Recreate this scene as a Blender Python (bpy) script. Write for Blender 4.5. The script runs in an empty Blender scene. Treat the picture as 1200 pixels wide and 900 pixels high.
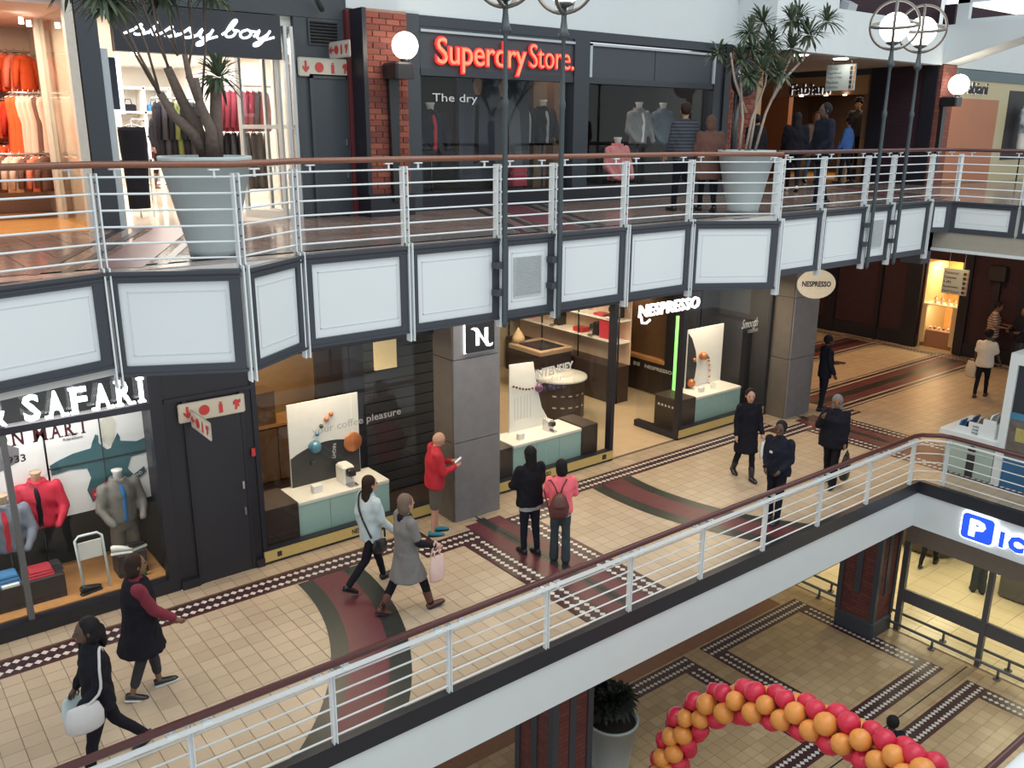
import bpy, bmesh, math, random
import numpy as np
from mathutils import Vector, Matrix, noise
random.seed(7)
PI = math.pi
SC = 0.9                      # plan units -> metres
scene = bpy.context.scene
COL = scene.collection

# ---------------------------------------------------------------- camera
cam = bpy.data.cameras.new('camera'); cam.sensor_width = 36.0; cam.lens = 1034/1200*36; cam.clip_end = 300
cam_o = bpy.data.objects.new('camera', cam); COL.objects.link(cam_o)
# columns: the camera's right, up and back directions (x runs along the shops, y into them, z up)
RC = Matrix(((0.78702418, 0.16659636, -0.59400219), (-0.61690019, 0.2206497, -0.75547857), (0.00520643, 0.96101996, 0.27642998)))
cam_o.matrix_world = Matrix.Translation((0, 0, 7*SC)) @ RC.to_4x4()
scene.camera = cam_o

# ---------------------------------------------------------------- world and light
w = bpy.data.worlds.new('daylight'); scene.world = w; w.use_nodes = True
bg = w.node_tree.nodes['Background']; bg.inputs['Color'].default_value = (0.89, 0.95, 0.965, 1); bg.inputs['Strength'].default_value = 0.95

def area(name, loc, rot, sx, sy, power, color, spread=PI):
    l = bpy.data.lights.new(name, 'AREA'); l.shape = 'RECTANGLE'; l.size = sx*SC; l.size_y = sy*SC
    l.energy = power; l.color = color; l.spread = spread
    o = bpy.data.objects.new(name, l); COL.objects.link(o); o.location = Vector(loc)*SC; o.rotation_euler = rot
    return o
area('skylight_glazing', (11, 2.5, 15.5), (math.radians(-12), 0, 0), 26, 8, 1500, (0.91, 0.97, 0.98))
scene.view_settings.view_transform = 'Standard'; scene.view_settings.look = 'None'
scene.view_settings.gamma = 1.0; scene.view_settings.use_curve_mapping = False
scene.view_settings.exposure = -0.10

# ---------------------------------------------------------------- helpers
MATS = {}
def M(name, col=(.5, .5, .5), rough=.55, metal=0.0, emit=0.0, ecol=None, var=.10, scale=14.0, bump=0.0, spec=None, coat=0.0):
    """procedural material: colour with a little noise, optional relief; cached by name"""
    if name in MATS: return MATS[name]
    m = bpy.data.materials.new(name); m.use_nodes = True; nt = m.node_tree; b = nt.nodes['Principled BSDF']
    tc = nt.nodes.new('ShaderNodeTexCoord'); nz = nt.nodes.new('ShaderNodeTexNoise'); nz.inputs['Scale'].default_value = scale
    nt.links.new(tc.outputs['Object'], nz.inputs['Vector'])
    rp = nt.nodes.new('ShaderNodeMapRange'); rp.inputs['To Min'].default_value = 1-var; rp.inputs['To Max'].default_value = 1+var
    nt.links.new(nz.outputs['Fac'], rp.inputs['Value'])
    mx = nt.nodes.new('ShaderNodeVectorMath'); mx.operation = 'SCALE'; mx.inputs[0].default_value = col[:3]
    nt.links.new(rp.outputs['Result'], mx.inputs['Scale'])
    nt.links.new(mx.outputs['Vector'], b.inputs['Base Color'])
    b.inputs['Roughness'].default_value = rough; b.inputs['Metallic'].default_value = metal
    if spec is not None: b.inputs['Specular IOR Level'].default_value = spec
    if coat: b.inputs['Coat Weight'].default_value = coat; b.inputs['Coat Roughness'].default_value = .08
    if emit:
        b.inputs['Emission Color'].default_value = (*(ecol or col)[:3], 1); b.inputs['Emission Strength'].default_value = emit
    if bump:
        bp = nt.nodes.new('ShaderNodeBump'); bp.inputs['Strength'].default_value = bump; bp.inputs['Distance'].default_value = .01
        nt.links.new(nz.outputs['Fac'], bp.inputs['Height']); nt.links.new(bp.outputs['Normal'], b.inputs['Normal'])
    MATS[name] = m; m['b'] = 1
    return m
def glass(name, tint=(1, 1, 1), refl=1.0):
    if name in MATS: return MATS[name]
    m = bpy.data.materials.new(name); m.use_nodes = True; nt = m.node_tree; nt.nodes.clear()
    out = nt.nodes.new('ShaderNodeOutputMaterial'); t = nt.nodes.new('ShaderNodeBsdfTransparent'); t.inputs['Color'].default_value = (*tint, 1)
    g = nt.nodes.new('ShaderNodeBsdfGlossy'); g.inputs['Roughness'].default_value = .02
    lw = nt.nodes.new('ShaderNodeLayerWeight'); lw.inputs['Blend'].default_value = .5
    mu = nt.nodes.new('ShaderNodeMath'); mu.operation = 'MULTIPLY'; mu.inputs[1].default_value = refl
    mx = nt.nodes.new('ShaderNodeMixShader'); pw = nt.nodes.new('ShaderNodeMath'); pw.operation = 'POWER'; pw.inputs[1].default_value = 4; nt.links.new(lw.outputs['Facing'], pw.inputs[0]); ma = nt.nodes.new('ShaderNodeMath'); ma.operation = 'MULTIPLY_ADD'; ma.inputs[1].default_value = .9; ma.inputs[2].default_value = .045; nt.links.new(pw.outputs[0], ma.inputs[0]); nt.links.new(ma.outputs[0], mu.inputs[0]); nt.links.new(mu.outputs[0], mx.inputs[0])
    nt.links.new(t.outputs[0], mx.inputs[1]); nt.links.new(g.outputs[0], mx.inputs[2]); nt.links.new(mx.outputs[0], out.inputs[0])
    MATS[name] = m; return m
def brickmat(name, c1, c2, mortar, axis='xz', bw=.23, bh=.075, rough=.8):
    if name in MATS: return MATS[name]
    m = bpy.data.materials.new(name); m.use_nodes = True; nt = m.node_tree; b = nt.nodes['Principled BSDF']
    g = nt.nodes.new('ShaderNodeNewGeometry'); sp = nt.nodes.new('ShaderNodeSeparateXYZ'); cb = nt.nodes.new('ShaderNodeCombineXYZ')
    nt.links.new(g.outputs['Position'], sp.inputs[0])
    ad = nt.nodes.new('ShaderNodeMath'); ad.operation = 'ADD'
    nt.links.new(sp.outputs['X'], ad.inputs[0]); nt.links.new(sp.outputs['Y'], ad.inputs[1])
    nt.links.new(ad.outputs[0], cb.inputs['X']); nt.links.new(sp.outputs['Z'], cb.inputs['Y'])
    t = nt.nodes.new('ShaderNodeTexBrick'); nt.links.new(cb.outputs[0], t.inputs['Vector'])
    t.inputs['Color1'].default_value = (*c1, 1); t.inputs['Color2'].default_value = (*c2, 1); t.inputs['Mortar'].default_value = (*mortar, 1)
    t.inputs['Scale'].default_value = 1.0; t.inputs['Brick Width'].default_value = bw; t.inputs['Row Height'].default_value = bh
    t.inputs['Mortar Size'].default_value = .006; t.inputs['Bias'].default_value = 0
    nt.links.new(t.outputs['Color'], b.inputs['Base Color']); b.inputs['Roughness'].default_value = rough
    bp = nt.nodes.new('ShaderNodeBump'); bp.inputs['Strength'].default_value = .4; bp.inputs['Distance'].default_value = .004
    inv = nt.nodes.new('ShaderNodeMath'); inv.operation = 'SUBTRACT'; inv.inputs[0].default_value = 1
    nt.links.new(t.outputs['Fac'], inv.inputs[1]); nt.links.new(inv.outputs[0], bp.inputs['Height']); nt.links.new(bp.outputs['Normal'], b.inputs['Normal'])
    MATS[name] = m; return m
def tilemat(name, c1, c2, size, rough=.35, plane='xy', coat=0.0, spec=.5):
    """one tone per tile from the tile's own cell, mild mottling"""
    if name in MATS: return MATS[name]
    m = bpy.data.materials.new(name); m.use_nodes = True; nt = m.node_tree; b = nt.nodes['Principled BSDF']
    g = nt.nodes.new('ShaderNodeNewGeometry'); sn = nt.nodes.new('ShaderNodeVectorMath'); sn.operation = 'SNAP'
    of = nt.nodes.new('ShaderNodeVectorMath'); of.operation = 'ADD'; of.inputs[1].default_value = (-TX0*SC+50*size, -TY0*SC+50*size, .5)
    nt.links.new(g.outputs['Position'], of.inputs[0]); nt.links.new(of.outputs[0], sn.inputs[0]); sn.inputs[1].default_value = (size, size, 9)
    wn = nt.nodes.new('ShaderNodeTexWhiteNoise'); wn.noise_dimensions = '3D'; nt.links.new(sn.outputs[0], wn.inputs['Vector'])
    nz = nt.nodes.new('ShaderNodeTexNoise'); nz.inputs['Scale'].default_value = 1.3; nz.inputs['Detail'].default_value = 5
    nt.links.new(g.outputs['Position'], nz.inputs['Vector'])
    a = nt.nodes.new('ShaderNodeMath'); a.operation = 'MULTIPLY_ADD'; a.inputs[1].default_value = .55; nt.links.new(wn.outputs['Value'], a.inputs[0])
    h = nt.nodes.new('ShaderNodeMath'); h.operation = 'MULTIPLY'; h.inputs[1].default_value = .5; nt.links.new(nz.outputs['Fac'], h.inputs[0]); nt.links.new(h.outputs[0], a.inputs[2])
    mx = nt.nodes.new('ShaderNodeMix'); mx.data_type = 'RGBA'; mx.inputs[6].default_value = (*c1, 1); mx.inputs[7].default_value = (*c2, 1)
    nt.links.new(a.outputs[0], mx.inputs[0]); nt.links.new(mx.outputs[2], b.inputs['Base Color']); b.inputs['Roughness'].default_value = rough
    b.inputs['Specular IOR Level'].default_value = spec
    MATS[name] = m; return m

WM = {}                       # world matrix of every top-level Empty
ROOT = {}                     # top-level Empty of every part
def setp(o, label=None, cat=None, group=None, kind=None):
    if label: o['label'] = label
    if cat: o['category'] = cat
    if group: o['group'] = group
    if kind: o['kind'] = kind
    return o
def thing(name, label, cat, loc=(0, 0, 0), rz=0.0, group=None, kind=None):
    o = bpy.data.objects.new(name, None); COL.objects.link(o); o.empty_display_size = .1
    o.location = Vector(loc)*SC; o.rotation_euler = (0, 0, rz)
    WM[o] = Matrix.Translation(Vector(loc)*SC) @ Matrix.Rotation(rz, 4, 'Z'); ROOT[o] = o
    return setp(o, label, cat, group, kind)

class MB:
    def __init__(s): s.v = []; s.f = []; s.sm = []
    def add(s, vs, fs, smooth=False):
        n = len(s.v); s.v += [tuple(p) for p in vs]; s.f += [tuple(i+n for i in f) for f in fs]; s.sm += [smooth]*len(fs); return s
    def box(s, a, b):
        x0, y0, z0 = a; x1, y1, z1 = b
        if x0 > x1: x0, x1 = x1, x0
        if y0 > y1: y0, y1 = y1, y0
        if z0 > z1: z0, z1 = z1, z0
        return s.add([(x0,y0,z0),(x1,y0,z0),(x1,y1,z0),(x0,y1,z0),(x0,y0,z1),(x1,y0,z1),(x1,y1,z1),(x0,y1,z1)],
              [(0,3,2,1),(4,5,6,7),(0,1,5,4),(1,2,6,5),(2,3,7,6),(3,0,4,7)])
    def bbox(s, a, b, r=.02):
        """box with chamfered vertical and top edges"""
        x0, y0, z0 = [min(p, q) for p, q in zip(a, b)]; x1, y1, z1 = [max(p, q) for p, q in zip(a, b)]
        r = min(r, (x1-x0)/2.1, (y1-y0)/2.1, (z1-z0)/1.1)
        def ring(i, z):
            c = r
            X0, Y0, X1, Y1 = x0+i, y0+i, x1-i, y1-i
            return [(X0+c,Y0,z),(X1-c,Y0,z),(X1,Y0+c,z),(X1,Y1-c,z),(X1-c,Y1,z),(X0+c,Y1,z),(X0,Y1-c,z),(X0,Y0+c,z)]
        vs = ring(0, z0)+ring(0, z1-r)+ring(r*.7, z1); fs = [tuple(range(7,-1,-1)), tuple(range(16,24))]
        for k in (0, 8):
            for i in range(8): j = (i+1) % 8; fs.append((k+i, k+j, k+8+j, k+8+i))
        return s.add(vs, fs)
    def obox(s, c, u, v, w_):
        c, u, v, w_ = map(Vector, (c, u, v, w_)); vs = [c+u*a+v*b+w_*d for d in (-1, 1) for b in (-1, 1) for a in (-1, 1)]
        return s.add(vs, [(0,2,3,1),(4,5,7,6),(0,1,5,4),(1,3,7,5),(3,2,6,7),(2,0,4,6)])
    def bar(s, p, q, wx, wz, up=(0, 0, 1)):
        p, q = Vector(p), Vector(q); d = (q-p); L = d.length; d.normalize(); up = Vector(up)
        side = d.cross(up)
        if side.length < 1e-4: side = d.cross(Vector((1, 0, 0)))
        side.normalize(); n = side.cross(d)
        return s.obox((p+q)/2, d*L/2, side*wx/2, n*wz/2)
    def tube(s, pts, r, n=8, cap=True, smooth=True, closed=False):
        pts = [Vector(p) for p in pts]; rs = r if isinstance(r, (list, tuple)) else [r]*len(pts); vs = []; fs = []; N = len(pts); prev = None
        for i, p in enumerate(pts):
            a = pts[(i-1) % N] if closed else pts[max(i-1, 0)]; b = pts[(i+1) % N] if closed else pts[min(i+1, N-1)]
            t = (b-a)
            if t.length < 1e-9: t = Vector((0, 0, 1))
            t.normalize()
            if prev is None:
                e = Vector((0, 0, 1)) if abs(t.z) < .9 else Vector((1, 0, 0)); x = t.cross(e).normalized()
            else:
                x = prev - t*prev.dot(t); x = x.normalized() if x.length > 1e-6 else t.orthogonal().normalized()
            prev = x; y = t.cross(x)
            for k in range(n): an = 2*PI*k/n; vs.append(p+(x*math.cos(an)+y*math.sin(an))*rs[i])
        for i in range(N if closed else N-1):
            for k in range(n):
                a = i*n+k; b = i*n+(k+1) % n; c = ((i+1) % N)*n; fs.append((a, b, c+(k+1) % n, c+k))
        if cap and not closed: fs.append(tuple(range(n-1, -1, -1))); fs.append(tuple((N-1)*n+k for k in range(n)))
        return s.add(vs, fs, smooth)
    def lathe(s, prof, c=(0, 0, 0), n=20, smooth=True, axis='z'):
        vs = []; fs = []; m = len(prof)
        for r, z in prof:
            for k in range(n):
                a = 2*PI*k/n; p = (r*math.cos(a), r*math.sin(a), z)
                if axis == 'y': p = (p[0], p[2], p[1])
                if axis == 'x': p = (p[2], p[0], p[1])
                vs.append((p[0]+c[0], p[1]+c[1], p[2]+c[2]))
        for i in range(m-1):
            for k in range(n): fs.append((i*n+k, i*n+(k+1) % n, (i+1)*n+(k+1) % n, (i+1)*n+k))
        if axis == 'y': fs = [tuple(reversed(f)) for f in fs]
        return s.add(vs, fs, smooth)
    def ball(s, c, r, n=10, m=7, sq=(1, 1, 1)):
        prof = [(math.sin(PI*i/m)*1.0, -math.cos(PI*i/m)) for i in range(m+1)]; vs = []; fs = []
        for pr, z in prof:
            for k in range(n): a = 2*PI*k/n; vs.append((c[0]+pr*math.cos(a)*r*sq[0], c[1]+pr*math.sin(a)*r*sq[1], c[2]+z*r*sq[2]))
        for i in range(m):
            for k in range(n):
                f = (i*n+k, i*n+(k+1) % n, (i+1)*n+(k+1) % n, (i+1)*n+k)
                fs.append(f)
        return s.add(vs, fs, True)
    def prism(s, poly, o, u, v, th):
        """polygon in the (u,v) frame at o, pushed th along u x v"""
        o, u, v = Vector(o), Vector(u), Vector(v); nrm = u.cross(v).normalized()*th; n = len(poly)
        A = [o+u*a+v*b for a, b in poly]; vs = A+[p+nrm for p in A]
        fs = [tuple(range(n-1, -1, -1)), tuple(range(n, 2*n))]+[(i, (i+1) % n, n+(i+1) % n, n+i) for i in range(n)]
        return s.add(vs, fs)
    def quad(s, *p): return s.add(p, [tuple(range(len(p)))])
    def build(s, name, mat, parent=None, label=None, cat=None, group=None, kind=None, local=False, bevel=0):
        me = bpy.data.meshes.new(name)
        pts = s.v if local else [Vector(p)*SC for p in s.v]
        if parent is not None and not local:
            inv = WM[ROOT[parent]].inverted(); pts = [inv @ p for p in pts]
        elif parent is None and not local and cat:
            xs = [p[0] for p in pts]; ys = [p[1] for p in pts]; zs = [p[2] for p in pts]
            base = Vector(((min(xs)+max(xs))/2, (min(ys)+max(ys))/2, min(zs))); pts = [p-base for p in pts]
        me.from_pydata([tuple(p) for p in pts], [], s.f); me.polygons.foreach_set('use_smooth', s.sm)
        if mat: me.materials.append(mat)
        me.update()
        o = bpy.data.objects.new(name, me); COL.objects.link(o)
        if parent is not None: o.parent = parent; ROOT[o] = ROOT[parent]
        else:
            if cat and not local: o.location = base; WM[o] = Matrix.Translation(base)
            else: WM[o] = Matrix.Identity(4)
            ROOT[o] = o
        return setp(o, label, cat, group, kind)
def box(name, a, b, mat, parent=None, **k): return MB().box(a, b).build(name, mat, parent, **k)
def copy_tree(o, parent=None):
    c = o.copy(); COL.objects.link(c)
    if parent is not None: c.parent = parent
    for ch in list(o.children): copy_tree(ch, c)
    return c
def glyphs(s, size=1.0, bold=0.0, ext=.02, spacing=1.0, res=2, bev=0.0):
    cu = bpy.data.curves.new('lettering', 'FONT'); cu.body = s; cu.size = size; cu.extrude = ext; cu.offset = bold; cu.space_character = spacing; cu.resolution_u = res
    ob = bpy.data.objects.new('lettering', cu); me = bpy.data.meshes.new_from_object(ob)
    vs = [tuple(v.co) for v in me.vertices]; fs = [tuple(p.vertices) for p in me.polygons]
    bpy.data.objects.remove(ob); bpy.data.curves.remove(cu); bpy.data.meshes.remove(me)
    return vs, fs
def text(name, s, o, u, v, width, height, mat, parent=None, th=.03, bold=0.0, shear=0.0, spacing=1.0, res=2, **k):
    """lettering fitted into a width x height box whose lower left corner is o"""
    vs, fs = glyphs(s, 1.0, bold, .5, spacing, res); o, u, v = Vector(o), Vector(u), Vector(v); n = u.cross(v)
    xs = [p[0] for p in vs]; ys = [p[1] for p in vs]; x0, x1, y0, y1 = min(xs), max(xs), min(ys), max(ys)
    out = []
    for x, y, z in vs:
        b = (y-y0)/(y1-y0)*height; a = (x-x0)/(x1-x0)*width + shear*b
        out.append(o+u*a+v*b+n*((z+.5)*th))
    return MB().add(out, fs).build(name, mat, parent, **k)
X, Y, Z = Vector((1, 0, 0)), Vector((0, 1, 0)), Vector((0, 0, 1))
TX0, TY0, TS = 3.39, 12.1, .245     # tile grid origin and pitch
ZU, ZL = 5.66, -4.3                 # upper and lower floor heights
# ================================================================ materials of the setting
white = M('white_paint', (.66, .71, .73), .45, var=.03, scale=3)
panelw = M('white_panel', (.70, .74, .76), .4, var=.02, scale=2)
steelw = M('white_powder_coat', (.72, .76, .78), .35, var=.03)
darkf = M('charcoal_frame', (.040, .046, .060), .45, var=.08)
blackf = M('black_shopfront', (.016, .017, .026), .4, var=.1)
slate = M('slate_paint', (.045, .055, .068), .5, var=.08, scale=5)
granite = M('black_granite', (.026, .028, .036), .35, var=.35, scale=160, spec=.3)
wood_rail = M('mahogany_rail', (.078, .017, .016), .35, var=.25, scale=30, coat=.12)
wood_rail2 = M('oiled_teak_rail', (.21, .075, .040), .3, var=.25, scale=30, coat=.3)
cream = tilemat('cream_floor_tile', (.405, .315, .222), (.53, .43, .32), TS*SC, .38)
lowtile = tilemat('buff_floor_tile', (.36, .25, .14), (.54, .40, .24), TS*SC, .32)
grout = M('grout', (.20, .15, .10), .8)
purple = M('aubergine_tile', (.045, .022, .030), .3, var=.25, scale=40)
rust = M('rust_border_tile', (.075, .025, .026), .32, var=.2, scale=30)
diamond = M('white_diamond_tile', (.62, .58, .53), .35, var=.12, scale=30)
redtile = M('maroon_tile', (.115, .028, .040), .4, var=.18, scale=9)
greentile = M('dark_green_tile', (.024, .029, .028), .33, var=.2, scale=12)
terra = M('terracotta_tile', (.24, .105, .052), .35, var=.25, scale=9)
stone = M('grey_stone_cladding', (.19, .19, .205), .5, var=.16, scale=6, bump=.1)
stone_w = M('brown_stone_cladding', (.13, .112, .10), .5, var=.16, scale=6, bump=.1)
darkbrick = brickmat('plum_brickwork', (.044, .014, .025), (.031, .012, .022), (.020, .012, .016))
redbrick_low = brickmat('lower_brickwork', (.16, .038, .028), (.10, .026, .022), (.04, .02, .02))
ceil_m = M('ceiling_white', (.55, .55, .54), .8, var=.03)
wglass = glass('shop_glass', (.94, .96, .96), .5)

def struct(o): o['kind'] = 'structure'; return o
def root_struct(name):
    o = bpy.data.objects.new(name, None); COL.objects.link(o); o['kind'] = 'structure'; WM[o] = Matrix.Identity(4); ROOT[o] = o; o.empty_display_size = .1; return o

# ================================================================ floors
def tiles(parent, x0, x1, y0, y1, z, mat, grp_n, near, skip=lambda x, y: False, th=.012, gap=.006):
    """ceramic tiles on a grid: the grp_n nearest ones the camera sees are single pieces, the rest one joined field"""
    i0 = math.floor((x0-TX0)/TS); i1 = math.ceil((x1-TX0)/TS); j0 = math.floor((y0-TY0)/TS); j1 = math.ceil((y1-TY0)/TS); cells = []
    for i in range(i0, i1):
        for j in range(j0, j1):
            a = TX0+i*TS; b = TY0+j*TS
            A = max(a, x0); B = min(a+TS, x1); Cc = max(b, y0); D = min(b+TS, y1)
            if B-A < .03 or D-Cc < .03: continue
            cx, cy = (A+B)/2, (Cc+D)/2
            if skip(cx, cy): continue
            cells.append((near(cx, cy), A, B, Cc, D))
    cells.sort(); g = gap/2; rest = MB(); me = None; n = 0
    for d, A, B, Cc, D in cells:
        full = abs(B-A-TS) < 1e-4 and abs(D-Cc-TS) < 1e-4
        if full and n < grp_n and d < 1e6:
            if me is None:
                h = TS/2-g; c = .004
                me = MB().add([(-h,-h,-th),(h,-h,-th),(h,h,-th),(-h,h,-th),(-h,-h,-c),(h,-h,-c),(h,h,-c),(-h,h,-c),(-h+c,-h+c,0),(h-c,-h+c,0),(h-c,h-c,0),(-h+c,h-c,0)],
                     [(0,1,5,4),(1,2,6,5),(2,3,7,6),(3,0,4,7),(4,5,9,8),(5,6,10,9),(6,7,11,10),(7,4,8,11),(8,9,10,11)]).build('floor_tile', mat, parent)
                me.location = Vector(((A+B)/2, (Cc+D)/2, z))*SC; n += 1; continue
            o = me.copy(); COL.objects.link(o); o.location = Vector(((A+B)/2, (Cc+D)/2, z))*SC; n += 1
        else:
            rest.add([(A+g,Cc+g,z),(B-g,Cc+g,z),(B-g,D-g,z),(A+g,D-g,z)], [(0,1,2,3)])
    rest.build('tile_field', mat, parent, kind='stuff')
dmb = {}
def strip(parent, p, q, z, wid=.45, lift=.003):
    """mosaic border: aubergine ground, rust edges, dark line and two rows of white diamonds from p to q"""
    p, q = Vector((*p, 0)), Vector((*q, 0)); d = q-p; L = d.length; d.normalize(); n = Vector((-d.y, d.x, 0)); h = wid/2
    up = Vector((0, 0, z+lift))
    def rect(m, a0, a1, b0, b1, dz=0):
        m.quad(*[p+d*a+n*b+up+Vector((0, 0, dz)) for a, b in ((a0, b0), (a1, b0), (a1, b1), (a0, b1))])
    g, e, w_ = dmb.setdefault((id(parent), z), (parent, MB(), MB(), MB()))[1:]
    rect(g, 0, L, -h, h); rect(e, 0, L, -h, -h+.045, .001); rect(e, 0, L, h-.045, h, .001); rect(e, 0, L, -.006, .006, .001)
    pitch = .117; k = int(L/pitch); off = (L-k*pitch)/2
    for i in range(k):
        a = off+(i+.5)*pitch
        for b in (-.1, .1):
            w_.quad(*[p+d*(a+da)+n*(b+db)+up+Vector((0, 0, .002)) for da, db in ((-.054, 0), (0, -.056), (.054, 0), (0, .056))])
def poly(m, pts, z): m.add([(x, y, z) for x, y in pts], [tuple(range(len(pts)))])

floor = root_struct('floor')
MB().box((-3, 8.3, -.25), (17.38, 13.0, -.012)).box((17.38, -4, -.25), (24, 13.0, -.012)).box((24, 5, -.25), (34, 20, -.012)).box((20.2, 13, -.25), (24, 20, -.012)).build('floor_slab', grout, floor)
def seen(x, y):
    # distance from the camera, for tiles in front of it; used to choose the pieces that show largest
    return math.hypot(x, y) if (x > .9 and y > 8.3) else 1e9
def cov(x, y):
    if 12.1 < y < 12.55 and x < 7.5: return True
    if 8.15 < x < 9.68 and 8.3 < y < 11.5: return True
    r = math.hypot(x-.32, y-12.07)
    if y < 12.07 and 4.95 < r < 5.78: return True
    return False
tiles(floor, -3, 17.3, 8.34, 13.02, 0, cream, 300, seen, cov)
tiles(floor, 17.3, 28.8, 3.0, 13.02, 0, cream, 0, seen)
tiles(floor, 20.2, 28.8, 13.02, 19.5, 0, cream, 0, seen)
# borders along the shopfronts, with the jog around each pillar
for c0 in (8.91, 19.06):
    l, r = c0-1.4, c0+1.4
    for (a, b) in (((l-.225, 11.79), (c0-.62+.225, 11.79)), ((c0-.62, 11.565), (c0-.62, 8.34 if c0 < 10 else 4)), ((c0+.62, 11.565), (c0+.62, 8.34 if c0 < 10 else 4)), ((c0+.62-.225, 11.79), (r+.225, 11.79)),
                   ((l, 12.1), (l, 12.015)), ((r, 12.1), (r, 12.015))): strip(floor, a, b, 0)
    yb = 8.34 if c0 < 10 else 4
    m = MB(); poly(m, [(c0-.40, yb), (c0-.10, yb), (c0-.10, 12.2), (c0-.40, 12.2)], .003); poly(m, [(c0+.1, yb), (c0+.40, yb), (c0+.40, 12.2), (c0+.1, 12.2)], .003); m.build('maroon_band', redtile, floor)
    m = MB(); poly(m, [(c0-.1, yb), (c0+.1, yb), (c0+.1, 12.3), (c0-.1, 12.3)], .003); m.build('green_band', greentile, floor)
    box('expansion_joint', (c0-.02, yb, .0), (c0+.02, 12.42, .005), granite, floor)
strip(floor, (-3, 12.325), (7.51+.225, 12.325), 0); strip(floor, (10.31-.225, 12.325), (17.66+.225, 12.325), 0)
# far bands
for y in (12.75, 16.2):
    x0 = 20.3; x1 = 28.6
    strip(floor, (x0, y-.62), (x1, y-.62), 0, .36); strip(floor, (x0, y+.62), (x1, y+.62), 0, .36)
    m = MB(); poly(m, [(x0, y-.44), (x1, y-.44), (x1, y+.44), (x0, y+.44)], .002); m.build('maroon_band', redtile, floor)
    m = MB(); poly(m, [(x0, y-.14), (x1, y-.14), (x1, y+.14), (x0, y+.14)], .004); m.build('green_band', greentile, floor)
strip(floor, (28.3, 9), (28.3, 19), 0, .36)
# the two curved bands
def arc(cx, cy, r0, r1, a0, a1, z, mat, nm, n=28):
    m = MB(); P0 = [(cx+r*math.cos(a0+(a1-a0)*i/n), cy+r*math.sin(a0+(a1-a0)*i/n), z) for i in range(n+1) for r in (r0, r1)]
    P0 = [(x, max(8.34, min(12.1, y)), zz) for x, y, zz in P0]
    m.add(P0, [(2*i, 2*i+1, 2*i+3, 2*i+2) for i in range(n)]); return m.build(nm, mat, floor)
for (cx, cy, a0, a1) in ((.32, 12.07, 0.0, -.90), (17.48, 11.35, PI-.20, PI+.70)):
    arc(cx, cy, 4.83, 5.08, a0, a1, .004, greentile, 'curved_green_band'); arc(cx, cy, 5.08, 5.62, a0, a1, .004, redtile, 'curved_maroon_band'); arc(cx, cy, 5.62, 5.92, a0, a1, .004, greentile, 'curved_green_band')

# ---- lower floor
floor_lower = root_struct('floor_lower')
MB().box((-1, -4, ZL-.3), (18.55, 13, ZL-.012)).build('floor_slab', grout, floor_lower)
def seen_l(x, y): return math.hypot(x, y) if (x > 10.2 and y > 5.2 and x < 17.4 and y < 10.8) else 1e9
tiles(floor_lower, 2, 18.5, 3.0, 13, ZL, lowtile, 300, seen_l)
m = MB(); m.quad((2, 11.25, ZL+.002), (17.4, 11.25, ZL+.002), (17.4, 12.4, ZL+.002), (2, 12.4, ZL+.002)); m.build('terracotta_margin', terra, floor_lower)
def frame(x0, x1, y0, y1):
    h = .22
    strip(floor_lower, (x0, y1-h), (x1, y1-h), ZL); strip(floor_lower, (x0, y0+h), (x1, y0+h), ZL)
    strip(floor_lower, (x0+h, y0+2*h), (x0+h, y1-2*h), ZL); strip(floor_lower, (x1-h, y0+2*h), (x1-h, y1-2*h), ZL)
frame(14.25, 17.9, 7.4, 11.2); frame(9.0, 13.75, 7.4, 11.2); frame(14.25, 17.9, 3.4, 6.88); frame(9.0, 13.75, 3.4, 6.88)
MB().box((9, 7.11, ZL), (18.4, 7.14, ZL+.004)).build('expansion_joint', granite, floor_lower)
for (pa, g, e, w_) in dmb.values():
    g.build('mosaic_border', purple, pa, kind='stuff'); e.build('border_edging', rust, pa, kind='stuff'); w_.build('diamond_inlay', diamond, pa, kind='stuff')

# ---- slab edges of the middle level
edge = root_struct('trim_1')
MB().box((-3, 8.22, -.26), (17.3, 8.34, .004)).box((17.3, -4, -.26), (17.42, 8.34, .004)).build('granite_edge', granite, edge)
MB().box((-3, 8.25, -1.02), (17.33, 8.6, -.26)).box((17.33, -4, -1.02), (17.68, 8.6, -.26)).build('fascia_board', white, edge)
MB().box((-3, 8.6, -1.0), (17.68, 13, -.9)).box((17.68, -4, -1.0), (19.2, 13, -.9)).build('soffit', M('taupe_soffit', (.20, .165, .135), .7), edge)

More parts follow.
